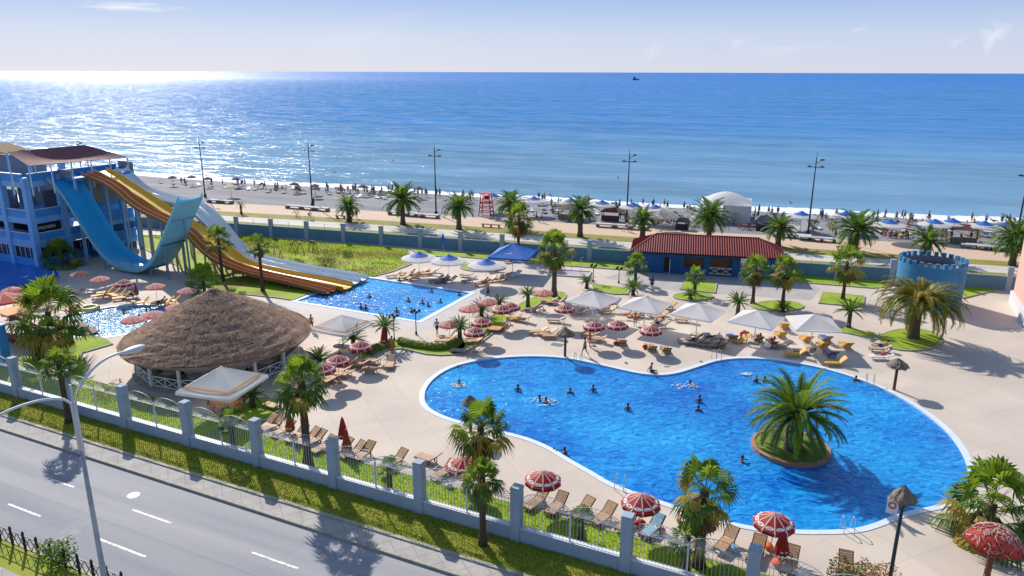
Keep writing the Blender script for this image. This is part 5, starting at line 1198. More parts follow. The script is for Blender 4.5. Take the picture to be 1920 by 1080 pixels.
Lblue = lounger(M_tan, M_woodf, towel=M_bluec); Lteal = lounger(M_tan, M_frame, towel=M_teal); Lgrey = lounger(mat('grey_blue_lounger', (.20, .22, .30), .7), M_frame, back=R(30)); Lbch = lounger(M_white, M_white, back=R(20))
Llav = lounger(mat('lavender_lounger', (.20, .20, .62), .6), M_frame, back=R(40))
LC = [0]
def AZr(deg): return R(90 - deg)      # heading measured clockwise from straight ahead
def lg(P, px, py, az, label, gg='sun loungers', sc=None): LC[0] += 1; return P.put(G(px, py), AZr(az), label, gg, sc)
g = 'loungers along the front rail'
fr = [(500, 806), (516, 806), (534, 816), (560, 826), (580, 830), (592, 834), (610, 846), (642, 850), (665, 856), (685, 858), (744, 872), (835, 893), (858, 884), (1008, 948), (1046, 956), (1092, 964), (1134, 975), (1178, 986)]
for i, (px, py) in enumerate(fr):
    lg(Ltan, px, py, 38 + random.uniform(-9, 9), 'tan sun lounger in the front rail row, %s from the orange table' % ORD[i], g)
lg(Lteal, 1225, 998, 40, 'front row lounger draped with a light blue towel'); lg(Ltan, 1364, 1022, 40, 'front row lounger between the tall palm and wall pillar, beside a blue bag')
lg(Ltan, 1420, 1040, 30, 'tan lounger just behind the front wall pillar and orange bag'); lg(Ltan, 1483, 1060, 28, 'tan lounger under the fan of the railing beside the folded red parasol'); lg(Ltan, 806, 868, 120, 'single tan lounger set sideways away from the front rail')
lg(Ltan, 1588, 1072, 20, 'tan lounger beside the dry bush at the bottom edge')
lg(Ltan, 880, 872, 60, 'tan lounger hidden behind the lower crown of the twin palms'); lg(Lwood, 516, 770, 120, 'worn lounger by the bed with the dark sago palm')
g = 'loungers by the splash pool'
for i, (px, py, az, P) in enumerate([(738, 521, 60, Lwood), (762, 516, 80, Lwood), (770, 521, 60, Lwood), (757, 525, 50, Lwood), (776, 526, 50, Lwood), (792, 514, 70, Lwood), (803, 517, 70, Lwood), (812, 512, 70, Lwood), (818, 529, 60, Lgrey), (830, 531, 60, Lgrey), (843, 530, 60, Lgrey), (876, 520, 110, Lpale), (880, 530, 60, Lgrey), (905, 536, 60, Lwood), (918, 529, 60, Lwood), (932, 527, 60, Lwood), (944, 525, 50, Lwood), (928, 510, 60, Lwood), (966, 518, 40, Lbch), (958, 492, 60, Lwood)]):
    lg(P, px, py, az, 'sun lounger near the round white parasols, %s counted from the slide meadow' % ORD[i], g)
g = 'loungers around the garden beds'
for i, (px, py, az, P) in enumerate([(640, 702, 100, Lwood), (646, 709, 100, Lwood), (624, 716, 110, Lwood), (612, 722, 100, Lwood), (654, 688, 100, Lyel), (674, 690, 100, Lwood), (702, 683, 110, Lwood), (733, 688, 0, Lwood), (700, 700, 100, Lwood), (835, 645, 100, Lwood), (844, 638, 100, Lwood), (866, 663, 100, Lpale), (895, 640, 100, Lwood), (890, 645, 80, Lwood), (932, 623, 100, Lwood), (938, 620, 100, Lyel), (966, 600, 110, Lyel), (980, 603, 110, Lwood), (1000, 584, 100, Lpale), (1030, 568, 100, Lwood), (1041, 571, 100, Lwood), (1044, 604, 100, Lpale), (1028, 629, 70, Lwood), (1010, 626, 80, Lwood), (1036, 634, 90, Lwood), (1108, 632, 120, Lwood), (1120, 640, 110, Lwood), (1086, 590, 80, Lpale)]):
    if i < 25: lb = 'sun lounger among the garden beds, %s counted from the thatched bar' % ORD[i]
    else: lb = 'sun lounger around the thatched pole by the pool neck, %s counted from the beds' % ORD[i - 25]
    lg(P, px, py, az, lb, g)
g = 'loungers under the white tents'
for i, (px, py, az, P) in enumerate([(1128, 577, 60, Lwood), (1140, 586, 70, Lwood), (1150, 573, 60, Lblue), (1190, 592, 90, Lwood), (1200, 594, 60, Lwood), (1230, 590, 70, Lwood), (1238, 596, 60, Lwood), (1254, 578, 60, Lwood), (1243, 582, 60, Lpale), (1283, 602, 100, Lwood), (1240, 613, 60, Lpale), (1290, 641, 100, Lpale), (1300, 645, 100, Lpale), (1311, 646, 100, Lpale), (1330, 648, 90, Lpale), (1345, 650, 90, Lpale)]):
    lg(P, px, py, az, 'timber lounger below the white tents, %s counted from the golden skirted palm' % ORD[i], g)
g = 'upright loungers facing the pool'
for px, py, az, P, lb in [(1328, 634, 0, Lgrey, 'dark lounger facing the pool below the third white tent'), (1349, 638, 5, Lpale, 'lounger with a patterned towel below the fourth white tent'), (1351, 650, 0, Ltan, 'lounger seen from behind, shaded under the fourth tent'), (1373, 636, 0, Lblue, 'lounger with a blue print towel beside the man in orange'),
                          (1392, 640, 60, Lyel, 'yellow lounger where the man in orange leans'), (1421, 638, 0, Ltan, 'lounger with a tanned sunbather under the fourth tent edge'), (1448, 645, 0, Lwood, 'lounger with two people beside a white bundle'), (1464, 630, 0, Lyel, 'yellow lounger upright between the last two tents'), (1470, 614, 10, Lyel, 'yellow lounger furthest back between the last two tents'), (1466, 650, 80, Lpale, 'worn lounger lying shaded beside the white bundle'),
                          (1512, 638, 0, Lyel, 'yellow lounger under the last white tent'), (1548, 637, 0, Lblue, 'lounger covered with a royal blue towel under the last tent'), (1543, 650, 0, Lyel, 'yellow lounger just in front of the royal blue towel'), (1586, 650, 0, Lyel, 'single tan yellow lounger standing apart past the last tent'), (1558, 666, 0, Llav, 'lavender blue lounger in the shade of the last tent'),
                          (1567, 682, 95, Lyel, 'bright yellow lounger turned sideways at the pool edge'), (1492, 666, 100, Lyel, 'yellow lounger behind the big island palm'), (1508, 660, 100, Lpale, 'brown shaded lounger behind the big island palm'), (1650, 655, 95, Lpale, 'white framed lounger of the lone sunbather by the oval bed'), (1652, 670, 95, Lbch, 'white lounger before the lone sunbather, near the thatched hat'),
                          (1222, 657, 0, Ltan, 'tan chair lounger beside a red bag, first of the round shadow pair'), (1249, 660, 0, Ltan, 'tan chair lounger, second of the round shadow pair'), (1166, 646, 0, Ltan, 'tan chair lounger with a red box below the third striped parasol')]:
    lg(P, px, py, 180 + az if az < 30 else az, lb, g)
g = 'yellow loungers by the childrens pool'
for i, (px, py, az, P) in enumerate([(190, 562, 60, Lyel), (200, 556, 60, Lyel), (210, 560, 60, Lyel), (222, 562, 60, Lyel), (230, 566, 60, Lyel), (246, 563, 70, Lgrey), (266, 575, 60, Lyel), (298, 578, 60, Lwood), (312, 575, 60, Lyel), (325, 572, 60, Lyel), (240, 547, 90, Lbch), (175, 553, 90, Lbch), (30, 590, 60, Lyel), (45, 580, 60, Lyel)]):
    lg(P, px, py, az, 'lounger on the sunlit side of the childrens pool, %s counted from the tall skirted palm' % ORD[i], g)
# beach sunbeds
g = 'beach sunbeds'; rnd = random.Random(9); bl = []
def seg_name(px):
    for x, nme in ((375, 'the half pipe rim'), (578, 'the second mast'), (816, 'the third mast'), (1000, 'the lifeguard chair'), (1177, 'the fourth mast'), (1310, 'the white marquee'), (1516, 'the fifth mast'), (1700, 'the castle tower'), (2000, 'the last mast')):
        if px < x: return nme
def beach_y(px, f):
    """f 0 = waterline, 1 = promenade edge; from the survey lines"""
    S_ = [(240, 334), (420, 347), (600, 352), (820, 365), (1100, 380), (1300, 390), (1700, 404), (1920, 414)]; T_ = [(240, 380), (520, 387), (800, 403), (1140, 422), (1480, 441), (1920, 458)]
    def it(L_, x):
        for (a_, b_), (c_, d_) in zip(L_, L_[1:]):
            if x <= c_: return b_ + (d_ - b_) * (x - a_) / (c_ - a_)
        return L_[-1][1]
    return it(S_, px) * (1 - f) + it(T_, px) * f
cnt = {}
def nth(key): cnt[key] = cnt.get(key, 0) + 1; return ordn(cnt[key])
P_ = sorted([(rnd.uniform(440, 900), rnd.uniform(.12, .42)) for _ in range(34)] + [(rnd.uniform(960, 1310), rnd.uniform(.30, .62)) for _ in range(40)] + [(rnd.uniform(1410, 1900), rnd.uniform(.2, .7)) for _ in range(56)] + [(300 + i * 24, .2) for i in range(6)])
for i, (px, f) in enumerate(P_):
    py = beach_y(px, f); z = -.15; q = G(px, py, z); s_ = seg_name(px)
    Pp = [Lbch, Lgrey, Lpale][rnd.randrange(3)]; Pp.put((q.x, q.y, z - .05), AZr(-20 + rnd.uniform(-30, 30)), '%s beach sunbed before %s, counted from the slides' % (nth(('b', s_)), s_), g)
g = 'white chairs in a line on the beach'
for i in range(8):
    q = G(1008 + i * 7.7, 384 + i * .3, -.1); Lbch.put((q.x, q.y, -.1), AZr(180), '%s white chair in the straight line below the third blue topped parasol' % ORD[i], g, .9)

# tables, bar furniture
def table(m, r=.6, h=.74, nm='table', rnd_=True):
    t = thing(nm, 'x', 'table'); mb = MB()
    if rnd_: mb.lathe([(r, h - .04), (r, h), (.001, h)], m, 16)
    else: mb.box((0, 0, h - .03), (2 * r, 1.3 * r, .06), m)
    mb.build('tabletop', t); mb = MB(); mb.tube([(0, 0, 0), (0, 0, h - .04)], .04, M_frame, 6); mb.lathe([(.28, 0), (.28, .03), (.03, .05)], M_frame, 10); mb.build('pedestal', t); return Proto(t)
def chair(m, nm='chair'):
    t = thing(nm, 'x', 'chair'); mb = MB(); mb.box((0, 0, .44), (.45, .45, .05), m); mb.build('seat', t); mb = MB(); mb.box((-.21, 0, .72), (.05, .45, .5), m); mb.build('backrest', t)
    for x in (-.19, .19):
        for y in (-.19, .19): mb = MB(); mb.box((x, y, .21), (.04, .04, .42), m); mb.build('leg', t)
    return Proto(t)
M_or = mat('orange_wood', (.62, .26, .04), .6, (.5, .2, .03), 4, .8); TO = table(M_or, .95, rnd_=False); TO.put(G(430, 772), -.2, 'orange rectangular table under the square white parasol')
CO = chair(mat('light_brown_wood', (.42, .22, .10), .6)); 
for i, (px, py, a_) in enumerate([(398, 770, 0), (408, 784, .8), (455, 762, 3.1), (448, 778, 2.4), (430, 755, -1.4)]): CO.put(G(px, py), a_, '%s wooden chair around the orange table, clockwise from the railings' % ORD[i], 'chairs round the orange table')
CB_ = chair(M_blk); TBk = table(M_wht)
for i, a_ in enumerate((-2.6, -2.1, -1.6, -1.0, -.4, .3)):
    p = tcn + Vector((5.1 * math.cos(a_), 5.1 * math.sin(a_), .15)); TBk.put(p, 0, 'white topped bar table inside the thatched bar, %s round from the service room' % ORD[i], 'tables in the thatched bar')
    CB_.put(p + Vector((.8, .2, 0)), PI, 'black chair inside the thatched bar at the %s table' % ORD[i], 'chairs in the thatched bar')
GT = table(mat('grey_table', (.25, .22, .22), .7), .55); GT.put(G(637, 664), 0, 'grey table with a patterned cloth behind the striped parasol by the bar')

# ------------------------------------------------------------------ people
def body(nm, J, edges, rad, m, sub=1):
    me = bpy.data.meshes.new(nm + '_skeleton'); keys = list(J); me.from_pydata([J[k] for k in keys], [(keys.index(a_), keys.index(b_)) for a_, b_ in edges], [])
    o = bpy.data.objects.new(nm, me); COL.objects.link(o); md = o.modifiers.new('skin', 'SKIN'); 
    for i, k in enumerate(keys): r_ = rad[k]; v = me.skin_vertices[0].data[i]; v.radius = (r_, r_) if not isinstance(r_, tuple) else r_
    me.skin_vertices[0].data[keys.index('pelvis')].use_root = True
    if sub: s_ = o.modifiers.new('sub', 'SUBSURF'); s_.levels = sub; s_.render_levels = sub
    dg = bpy.context.evaluated_depsgraph_get(); ev = o.evaluated_get(dg); out = bpy.data.meshes.new_from_object(ev); bpy.data.objects.remove(o)
    out.name = nm; out.materials.clear(); out.materials.append(m); out.polygons.foreach_set('use_smooth', [True] * len(out.polygons)); return out
ED = [('pelvis', 'waist'), ('waist', 'chest'), ('chest', 'neck'), ('neck', 'head0'), ('head0', 'head1')] + [e for s_ in 'LR' for e in (('chest', 'sh' + s_), ('sh' + s_, 'el' + s_), ('el' + s_, 'wr' + s_), ('wr' + s_, 'ha' + s_), ('pelvis', 'hip' + s_), ('hip' + s_, 'kn' + s_), ('kn' + s_, 'an' + s_), ('an' + s_, 'to' + s_))]
RD = dict(pelvis=(.15, .11), waist=(.13, .10), chest=(.16, .11), neck=.055, head0=.085, head1=.08)
for s_ in 'LR': RD.update({'sh' + s_: .058, 'el' + s_: .042, 'wr' + s_: .03, 'ha' + s_: .035, 'hip' + s_: .09, 'kn' + s_: .058, 'an' + s_: .038, 'to' + s_: .035})
def pose(kind):
    """x forward, y to the figure's left, z up; total height 1.72"""
    J = dict(pelvis=(0, 0, .93), waist=(.0, 0, 1.08), chest=(0, 0, 1.30), neck=(0, 0, 1.46), head0=(.02, 0, 1.56), head1=(.02, 0, 1.64))
    for s_, y in (('L', 1), ('R', -1)):
        J.update({'sh' + s_: (0, y * .18, 1.38), 'el' + s_: (-.02, y * .25, 1.12), 'wr' + s_: (.06, y * .27, .88), 'ha' + s_: (.09, y * .27, .80), 'hip' + s_: (0, y * .09, .86), 'kn' + s_: (.02, y * .10, .48), 'an' + s_: (0, y * .10, .08), 'to' + s_: (.14, y * .11, .03)})
    if kind == 'walk':
        J.update(knL=(.20, .09, .50), anL=(.26, .09, .10), toL=(.40, .09, .05), knR=(-.08, -.09, .48), anR=(-.36, -.09, .16), toR=(-.30, -.09, .04), elL=(-.14, .24, 1.14), wrL=(-.10, .26, .92), haL=(-.08, .26, .84), elR=(.12, -.24, 1.14), wrR=(.26, -.24, .98), haR=(.32, -.24, .93))
    if kind == 'hips':
        J.update(elL=(-.05, .38, 1.16), wrL=(.02, .20, 1.02), haL=(.04, .14, .99), elR=(-.05, -.38, 1.16), wrR=(.02, -.20, 1.02), haR=(.04, -.14, .99))
    if kind == 'sit':      # on an edge, seat at z 0
        J = dict(pelvis=(0, 0, .12), waist=(-.04, 0, .27), chest=(-.06, 0, .48), neck=(-.02, 0, .64), head0=(.02, 0, .74), head1=(.03, 0, .82))
        for s_, y in (('L', 1), ('R', -1)): J.update({'sh' + s_: (-.05, y * .18, .57), 'el' + s_: (-.22, y * .26, .34), 'wr' + s_: (-.25, y * .26, .10), 'ha' + s_: (-.20, y * .26, .03), 'hip' + s_: (.05, y * .09, .10), 'kn' + s_: (.42, y * .12, .22 if y > 0 else .12), 'an' + s_: (.55, y * .13, -.18), 'to' + s_: (.66, y * .13, -.24)})
    if kind == 'lie':      # on a lounger with the back raised, head towards +x
        J = dict(pelvis=(.12, 0, .48), waist=(.27, 0, .52), chest=(.46, 0, .66), neck=(.59, 0, .78), head0=(.66, 0, .86), head1=(.70, 0, .93))
        for s_, y in (('L', 1), ('R', -1)): J.update({'sh' + s_: (.52, y * .18, .72), 'el' + s_: (.34, y * .29, .56), 'wr' + s_: (.14, y * .26, .50), 'ha' + s_: (.05, y * .24, .48), 'hip' + s_: (.04, y * .09, .47), 'kn' + s_: (-.34, y * .10, .58 if y > 0 else .46), 'an' + s_: (-.72, y * .12, .43), 'to' + s_: (-.80, y * .13, .52)})
    if kind == 'swim':
        J = {k: (v[0], v[1], v[2] - 1.28) for k, v in J.items()}
        for s_, y in (('L', 1), ('R', -1)): J.update({'el' + s_: (.18, y * .34, .0), 'wr' + s_: (.42, y * .26, .03), 'ha' + s_: (.50, y * .22, .03)})
    if kind == 'wade': J = {k: (v[0], v[1], v[2] - 1.12) for k, v in J.items()}
    if kind == 'bend':
        J.update(waist=(.08, 0, 1.04), chest=(.32, 0, 1.16), neck=(.46, 0, 1.18), head0=(.55, 0, 1.16), head1=(.63, 0, 1.13))
        for s_, y in (('L', 1), ('R', -1)): J.update({'sh' + s_: (.38, y * .18, 1.16), 'el' + s_: (.42, y * .22, .90), 'wr' + s_: (.52, y * .18, .68), 'ha' + s_: (.55, y * .16, .60)})
    if kind == 'cycle':
        J = dict(pelvis=(-.12, 0, .98), waist=(-.05, 0, 1.12), chest=(.10, 0, 1.32), neck=(.20, 0, 1.46), head0=(.26, 0, 1.55), head1=(.28, 0, 1.63))
        for s_, y in (('L', 1), ('R', -1)): J.update({'sh' + s_: (.13, y * .18, 1.38), 'el' + s_: (.28, y * .23, 1.16), 'wr' + s_: (.44, y * .22, 1.04), 'ha' + s_: (.50, y * .21, 1.02), 'hip' + s_: (-.08, y * .09, .93), 'kn' + s_: (.22, y * .10, .80 if y > 0 else .62), 'an' + s_: (.12, y * .10, .46 if y > 0 else .24), 'to' + s_: (.24, y * .10, .42 if y > 0 else .20)})
    return J
BM = {}
def person_proto(kind, skin, suit, top=None, hair=M_hair, key=''):
    J = pose(kind); me = body('person', J, ED, RD, skin, 1); o = bpy.data.objects.new('person', me); COL.objects.link(o); o['category'] = 'person'
    Hd = Vector(J['head1']) * .6 + Vector(J['head0']) * .4; mb = MB(); up = (Vector(J['head1']) - Vector(J['head0'])).normalized(); q = up.to_track_quat('Z', 'Y').to_matrix().to_4x4()
    mb.ell((-.018, 0, .035), (.105, .10, .115), hair, 10, 7, Matrix.Translation(Hd) @ q); mb.build('hair', o, True)
    pv = Vector(J['pelvis']); wv = Vector(J['waist']); mb = MB(); ax = (wv - pv).normalized()
    mb.tube([pv - ax * .10, pv, pv + ax * .09], [.165, .175, .15], suit, 10)
    for s_ in 'LR': h_ = Vector(J['hip' + s_]); k_ = Vector(J['kn' + s_]); mb.tube([h_ + (h_ - k_) * .08, h_.lerp(k_, .45)], [.118, .10], suit, 8)
    mb.build('swimwear', o, True)
    if top:
        cv = Vector(J['chest']); mb = MB(); mb.tube([wv - ax * .05, wv, cv, cv + (Vector(J['neck']) - cv) * .6], [.15, .16, .19, .12], top, 10)
        for s_ in 'LR': mb.tube([Vector(J['sh' + s_]), Vector(J['sh' + s_]).lerp(Vector(J['el' + s_]), .6)], [.085, .075], top, 7)
        mb.build('shirt', o, True)
    return Proto(o)
PP = dict(walk=person_proto('walk', M_skin, M_navy), walkred=person_proto('walk', M_skin, M_bbag), walkblue=person_proto('walk', M_skin, M_navy, M_teal), stand=person_proto('stand', M_skin, M_coral), hips=person_proto('hips', M_skin, M_coral, hair=mat('light_hair', (.35, .25, .15), .7)),
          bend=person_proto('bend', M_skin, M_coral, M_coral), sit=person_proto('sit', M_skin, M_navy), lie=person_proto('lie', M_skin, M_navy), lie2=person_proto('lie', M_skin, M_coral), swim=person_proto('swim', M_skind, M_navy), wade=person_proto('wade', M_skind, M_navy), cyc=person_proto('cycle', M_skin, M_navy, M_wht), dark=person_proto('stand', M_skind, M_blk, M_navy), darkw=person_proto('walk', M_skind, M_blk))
g = 'people on the pool deck'
for k, px, py, az, lb in [('walkred', 585, 622, 150, 'person walking in dark red shorts between the thatched roof and the pool'), ('walkblue', 820, 629, 200, 'person in light blue walking past the pink parasols'), ('walk', 1097, 666, 300, 'bare chested man in dark shorts walking at the pool neck'), ('hips', 1191, 610, 180, 'woman in a coral bikini with hands on hips under the second tent'),
                          ('dark', 1222, 543, 180, 'man in dark clothes in front of the blue kiosk'), ('bend', 1389, 640, 120, 'man in orange bending over a yellow lounger'), ('stand', 736, 664, 160, 'tanned person standing behind the curved hedge bed'), ('darkw', 915, 560, 90, 'dark figure walking behind the pale pink parasols'), ('stand', 1106, 650, 100, 'person with light hair standing by the striped parasol at the pool neck'), ('dark', 1350, 505, 180, 'kiosk attendant standing inside the railed opening')]:
    PP[k].put(G(px, py), AZr(az), lb, g)
for px, py, az, k, lb in [(1421, 636, 180, 'lie', 'tanned sunbather in the lounger under the fourth tent edge'), (1447, 642, 180, 'lie2', 'sunbather sitting up beside the white bundle'), (1649, 652, 95, 'lie', 'lone sunbather in a white framed lounger near the oval bed'), (1654, 668, 95, 'lie2', 'sunbather lying low behind the thatched hat'), (1095, 588, 80, 'lie2', 'reddish sunbather shaded under the first white tent'), (1232, 612, 60, 'lie', 'sunbather behind the striped parasol above the round shadows'), (1300, 643, 100, 'lie', 'sunbather lying among worn loungers below the third tent'), (1521, 664, 180, 'lie', 'brown sunbather in shade behind the island palm'), (768, 521, 60, 'lie', 'sunbather crowded among loungers at the splash pool'), (830, 531, 60, 'lie', 'sunbather in shade of the middle round white parasol'), (905, 536, 60, 'lie2', 'sunbather under the round parasol above the oval bed'), (1171, 597, 90, 'lie2', 'sunbather in the shade between the first two tents'), (246, 562, 70, 'lie', 'sunbather among yellow loungers at the childrens pool'), (298, 577, 60, 'lie', 'dark sunbather next to the faded parasol by the roof')]:
    PP[k].put(G(px, py), AZr(az), lb, 'sunbathers on loungers')
q = G(1222, 697); PP['sit'].put((q.x, q.y, .03), AZr(120), 'person sitting on the pool rim with feet in the water', 'people at the pool rim')
g = 'bathers in the large pool'
def foam(px, py, r_, sd, z=-.09): pass
for i, (px, py, k, az, lb) in enumerate([(862, 722, 'swim', 0, 'swimmer at the narrow end of the large pool'), (972, 733, 'wade', 180, 'bather standing in the large pool, first from the narrow end'), (1012, 750, 'swim', 90, 'splashing swimmer in the middle of the large pool'), (1024, 754, 'swim', 100, 'second splashing swimmer right next to the first'), (1070, 736, 'swim', 180, 'bather in the large pool between the splashers and pool neck'), (1113, 733, 'wade', 180, 'bather standing in the large pool below the thatched pole'), (1178, 768, 'wade', 170, 'bather alone in the middle of the pool'), (1294, 720, 'swim', 90, 'swimmer splashing near the white tents'), (1312, 752, 'wade', 180, 'bather, upper of two in line towards the island'), (1310, 768, 'swim', 180, 'bather, lower of two in line towards the island'), (1418, 714, 'wade', 160, 'bather half hidden by the island palm fronds'), (1434, 712, 'swim', 160, 'second bather behind the island palm fronds'), (1605, 710, 'swim', 180, 'bather resting at the far rim near the thatched hat'), (1061, 849, 'swim', 300, 'bather in a hat resting on the near rim'), (1392, 863, 'swim', 90, 'lone swimmer below the island'), (878, 756, 'swim', 90, 'bather beside the round thatched hat at the narrow end')]):
    q = G(px, py, -.1); PP[k].put((q.x, q.y, -.10), AZr(az), lb, g)
g = 'bathers in the splash pool'
for i, (px, py, k) in enumerate([(677, 580, 'wade'), (686, 582, 'wade'), (693, 559, 'swim'), (749, 530, 'wade'), (744, 587, 'wade'), (766, 566, 'swim'), (772, 585, 'swim'), (793, 570, 'swim'), (802, 575, 'swim'), (810, 548, 'swim'), (827, 568, 'swim'), (861, 554, 'swim')]):
    q = G(px, py, -.1); PP[k].put((q.x, q.y, -.10), AZr(random.uniform(0, 360)), 'bather in the splash pool, %s counted away from the slide ends' % ORD[i], g)
for i, (px, py) in enumerate([(187, 586), (232, 590), (262, 600), (275, 586), (275, 612)]):
    q = G(px, py, -.1); PP['swim'].put((q.x, q.y, -.1), AZr(90 * i), 'child in the childrens pool, %s from the tall skirted palm' % ORD[i], 'children in the small pool')
# white water splashes
def splash(px, py, r_, label, seed, z=-.09, n=40):
    n *= 2; rnd = random.Random(seed); q = G(px, py, z); mb = MB()
    for i in range(n):
        a_ = rnd.uniform(0, 2 * PI); rr = r_ * rnd.random() ** .7; s_ = rnd.uniform(.02, .08); c = Vector((math.cos(a_) * rr * 1.5, math.sin(a_) * rr, rnd.uniform(0, .10))); mb.ell(c, (s_ * 1.6, s_, s_ * .35), M_foam, 6, 4)
    o = mb.build('splash_foam', None, True, loc=(q.x, q.y, z)); o['kind'] = 'stuff'; o['label'] = label
for i, (px, py, r_) in enumerate([(860, 724, .5), (1018, 754, .9), (1288, 722, .8), (1400, 700, .3), (640, 566, 2.2), (668, 552, 2.0), (735, 550, 1.4), (790, 560, 1.4), (760, 588, 1.2), (810, 590, 1.2), (700, 575, 1.2), (205, 600, 3.2), (180, 610, 2.5), (245, 612, 2.5), (220, 592, 2), (160, 600, 2)]):
    splash(px, py, r_, 'white splashes of churned water', i, n=36 if r_ < 1.5 else 90)

# beach crowd and bathers at the waterline
g = 'people along the beach'; rnd = random.Random(21); cl = []
for c0, n_, f0, f1, sp in ((380, 5, .0, .2, 60), (452, 7, .05, .2, 12), (486, 6, .05, .2, 10), (521, 8, .05, .25, 8), (553, 7, .1, .35, 9), (604, 4, .05, .2, 12), (640, 10, .08, .25, 12), (669, 8, .0, .15, 9), (690, 9, .05, .2, 12), (700, 4, .1, .2, 20), (745, 7, .0, .1, 20), (790, 7, .05, .15, 14), (818, 5, .0, .15, 8), (877, 12, .05, .3, 11), (940, 3, -.1, .05, 20), (1020, 5, -.15, .05, 16), (1045, 5, .2, .3, 12), (1108, 4, -.15, .0, 10), (1152, 10, .1, .3, 10), (1193, 4, -.15, .0, 12), (1240, 7, -.1, .1, 20), (1296, 7, -.05, .2, 16), (1415, 4, .1, .4, 8), (1440, 5, -.05, .15, 22), (1480, 6, .1, .5, 20), (1545, 8, .1, .3, 22), (1650, 7, -.05, .15, 18), (1686, 6, .0, .2, 10), (1712, 9, .1, .4, 16), (1760, 6, -.1, .1, 22), (1850, 6, -.1, .1, 30), (1890, 6, -.1, .1, 20), (1640, 6, .2, .6, 25), (1800, 10, .2, .6, 40), (1180, 6, .6, .9, 40), (1270, 8, .6, .9, 40)):
    for _ in range(int(n_ * .8)): cl.append((c0 + rnd.uniform(-sp, sp), rnd.uniform(f0, f1)))
cl.sort(); cnt.clear()
for px, f in cl:
    py = beach_y(px, f) + 1; z = -.5 if f < .05 else -.15; q = G(px, py, z); s_ = seg_name(px); k = rnd.choice(['dark', 'darkw', 'dark', 'darkw', 'walk', 'sit', 'sit', 'walkblue', 'bend', 'stand', 'lie'])
    P2 = PP[k]; P2.put((q.x, q.y, z - (.35 if f < 0 else .02)), rnd.uniform(0, 6.28), '%s beachgoer before %s, counted from the slides' % (nth(('p', s_)), s_), g, 1.0)
for i, (px, py) in enumerate([(626, 326), (1157, 333), (1480, 378), (735, 303), (1030, 366)]):
    q = G(px, py, -.5); PP['swim'].put((q.x, q.y, -.5), 0, 'swimmer far out in the sea, a dark dot, %s counted from the slides' % ORD[i], 'swimmers in the sea')
# promenade strollers
for px, py, k, az, lb in [(588, 388, 'dark', 100, 'person standing at the third bench beside the second mast'), (1005, 415, 'darkw', 100, 'stroller in dark clothes behind the fan palm with orange fronds'), (1015, 417, 'walkblue', 100, 'stroller in pale clothes beside a darker one'), (1565, 446, 'dark', 90, 'person in blue grey standing at the beach steps'), (668, 411, 'dark', 0, 'person beside the small bench under the small date palm')]:
    PP[k].put(G(px, py), AZr(az), lb, 'strollers on the promenade')
# bicycles with riders
def bicycle(label, p, rz, m):
    t = thing('bicycle', label, 'bicycle', p, rz, 'bicycles on the promenade')
    for x in (-.5, .5):
        mb = MB(); pts = [(x + .33 * math.cos(2 * PI * k / 18), 0, .35 + .33 * math.sin(2 * PI * k / 18)) for k in range(19)]; mb.tube(pts, .02, M_blk, 5)
        for k in range(6): a_ = PI * k / 6; mb.beam((x + .32 * math.cos(a_), 0, .35 + .32 * math.sin(a_)), (x - .32 * math.cos(a_), 0, .35 - .32 * math.sin(a_)), .006, .006, M_steel)
        mb.build('wheel', t)
    mb = MB()
    for a_, b_ in (((-.5, 0, .35), (-.05, 0, .32)), ((-.05, 0, .32), (-.15, 0, .85)), ((-.15, 0, .82), (.36, 0, .88)), ((-.05, 0, .32), (.36, 0, .80)), ((.5, 0, .35), (.36, 0, .98)), ((-.5, 0, .35), (-.15, 0, .75))): mb.beam(a_, b_, .035, .035, m)
    mb.build('frame', t); mb = MB(); mb.box((-.16, 0, .90), (.24, .14, .05), M_blk); mb.build('saddle', t); mb = MB(); mb.beam((.42, -.26, 1.0), (.42, .26, 1.0), .03, .03, M_steel); mb.build('handlebar', t)
for px, py, az, lb, lb2 in [(580, 414, 75, 'bicycle ridden past the small date palm on the promenade strip', 'cyclist in a white shirt near the promenade bench by the small date palm'), (1174, 433, 110, 'pale bicycle ridden in front of the fourth mast', 'cyclist in a white shirt before the fourth mast')]:
    p = G(px, py); bicycle(lb, p, AZr(az), M_wht); PP['cyc'].put(p, AZr(az), lb2, 'cyclists')

# ------------------------------------------------------------------ promenade furniture and beach things
def bench():
    t = thing('promenade_bench', 'x', 'bench'); mb = MB(); mb.box((0, 0, .56), (3.5, 1.1, .16), mat('bench_stone', (.52, .52, .53), .8)); mb.build('top', t)
    for s_ in (-1, 1): mb = MB(); mb.box((s_ * 1.55, 0, .24), (.4, 1.0, .48), M_straw); mb.build('leg', t)
    mb = MB(); mb.box((0, 0, .03), (3.4, 1.0, .06), M_kerbs); mb.build('base', t); return Proto(t)
BN = bench(); pdz = math.atan2(-.31, 1)
bx = [(404, 381), (421, 382), (552, 391), (577, 393), (600, 395), (745, 402), (765, 403), (778, 405), (805, 407), (1137, 423), (1166, 425), (1195, 427), (1470, 440), (1498, 442), (1520, 446), (1543, 448), (1826, 459), (1856, 462), (1883, 464)]
for i, (px, py) in enumerate(bx): BN.put(G(px, py + 2), pdz, 'low stone bench on the beach edge of the promenade, %s counted from the slides' % ORD[i], 'stone benches')
def seat2(px, py, label):
    t = thing('slatted_bench', label, 'bench', G(px, py), pdz, 'slatted benches'); mb = MB(); mb.box((0, 0, .45), (3.4, .6, .08), M_wood); mb.build('seat', t)
    for s_ in (-1, 0, 1): mb = MB(); mb.box((s_ * 1.4, 0, .2), (.14, .5, .41), M_frame); mb.build('leg', t)
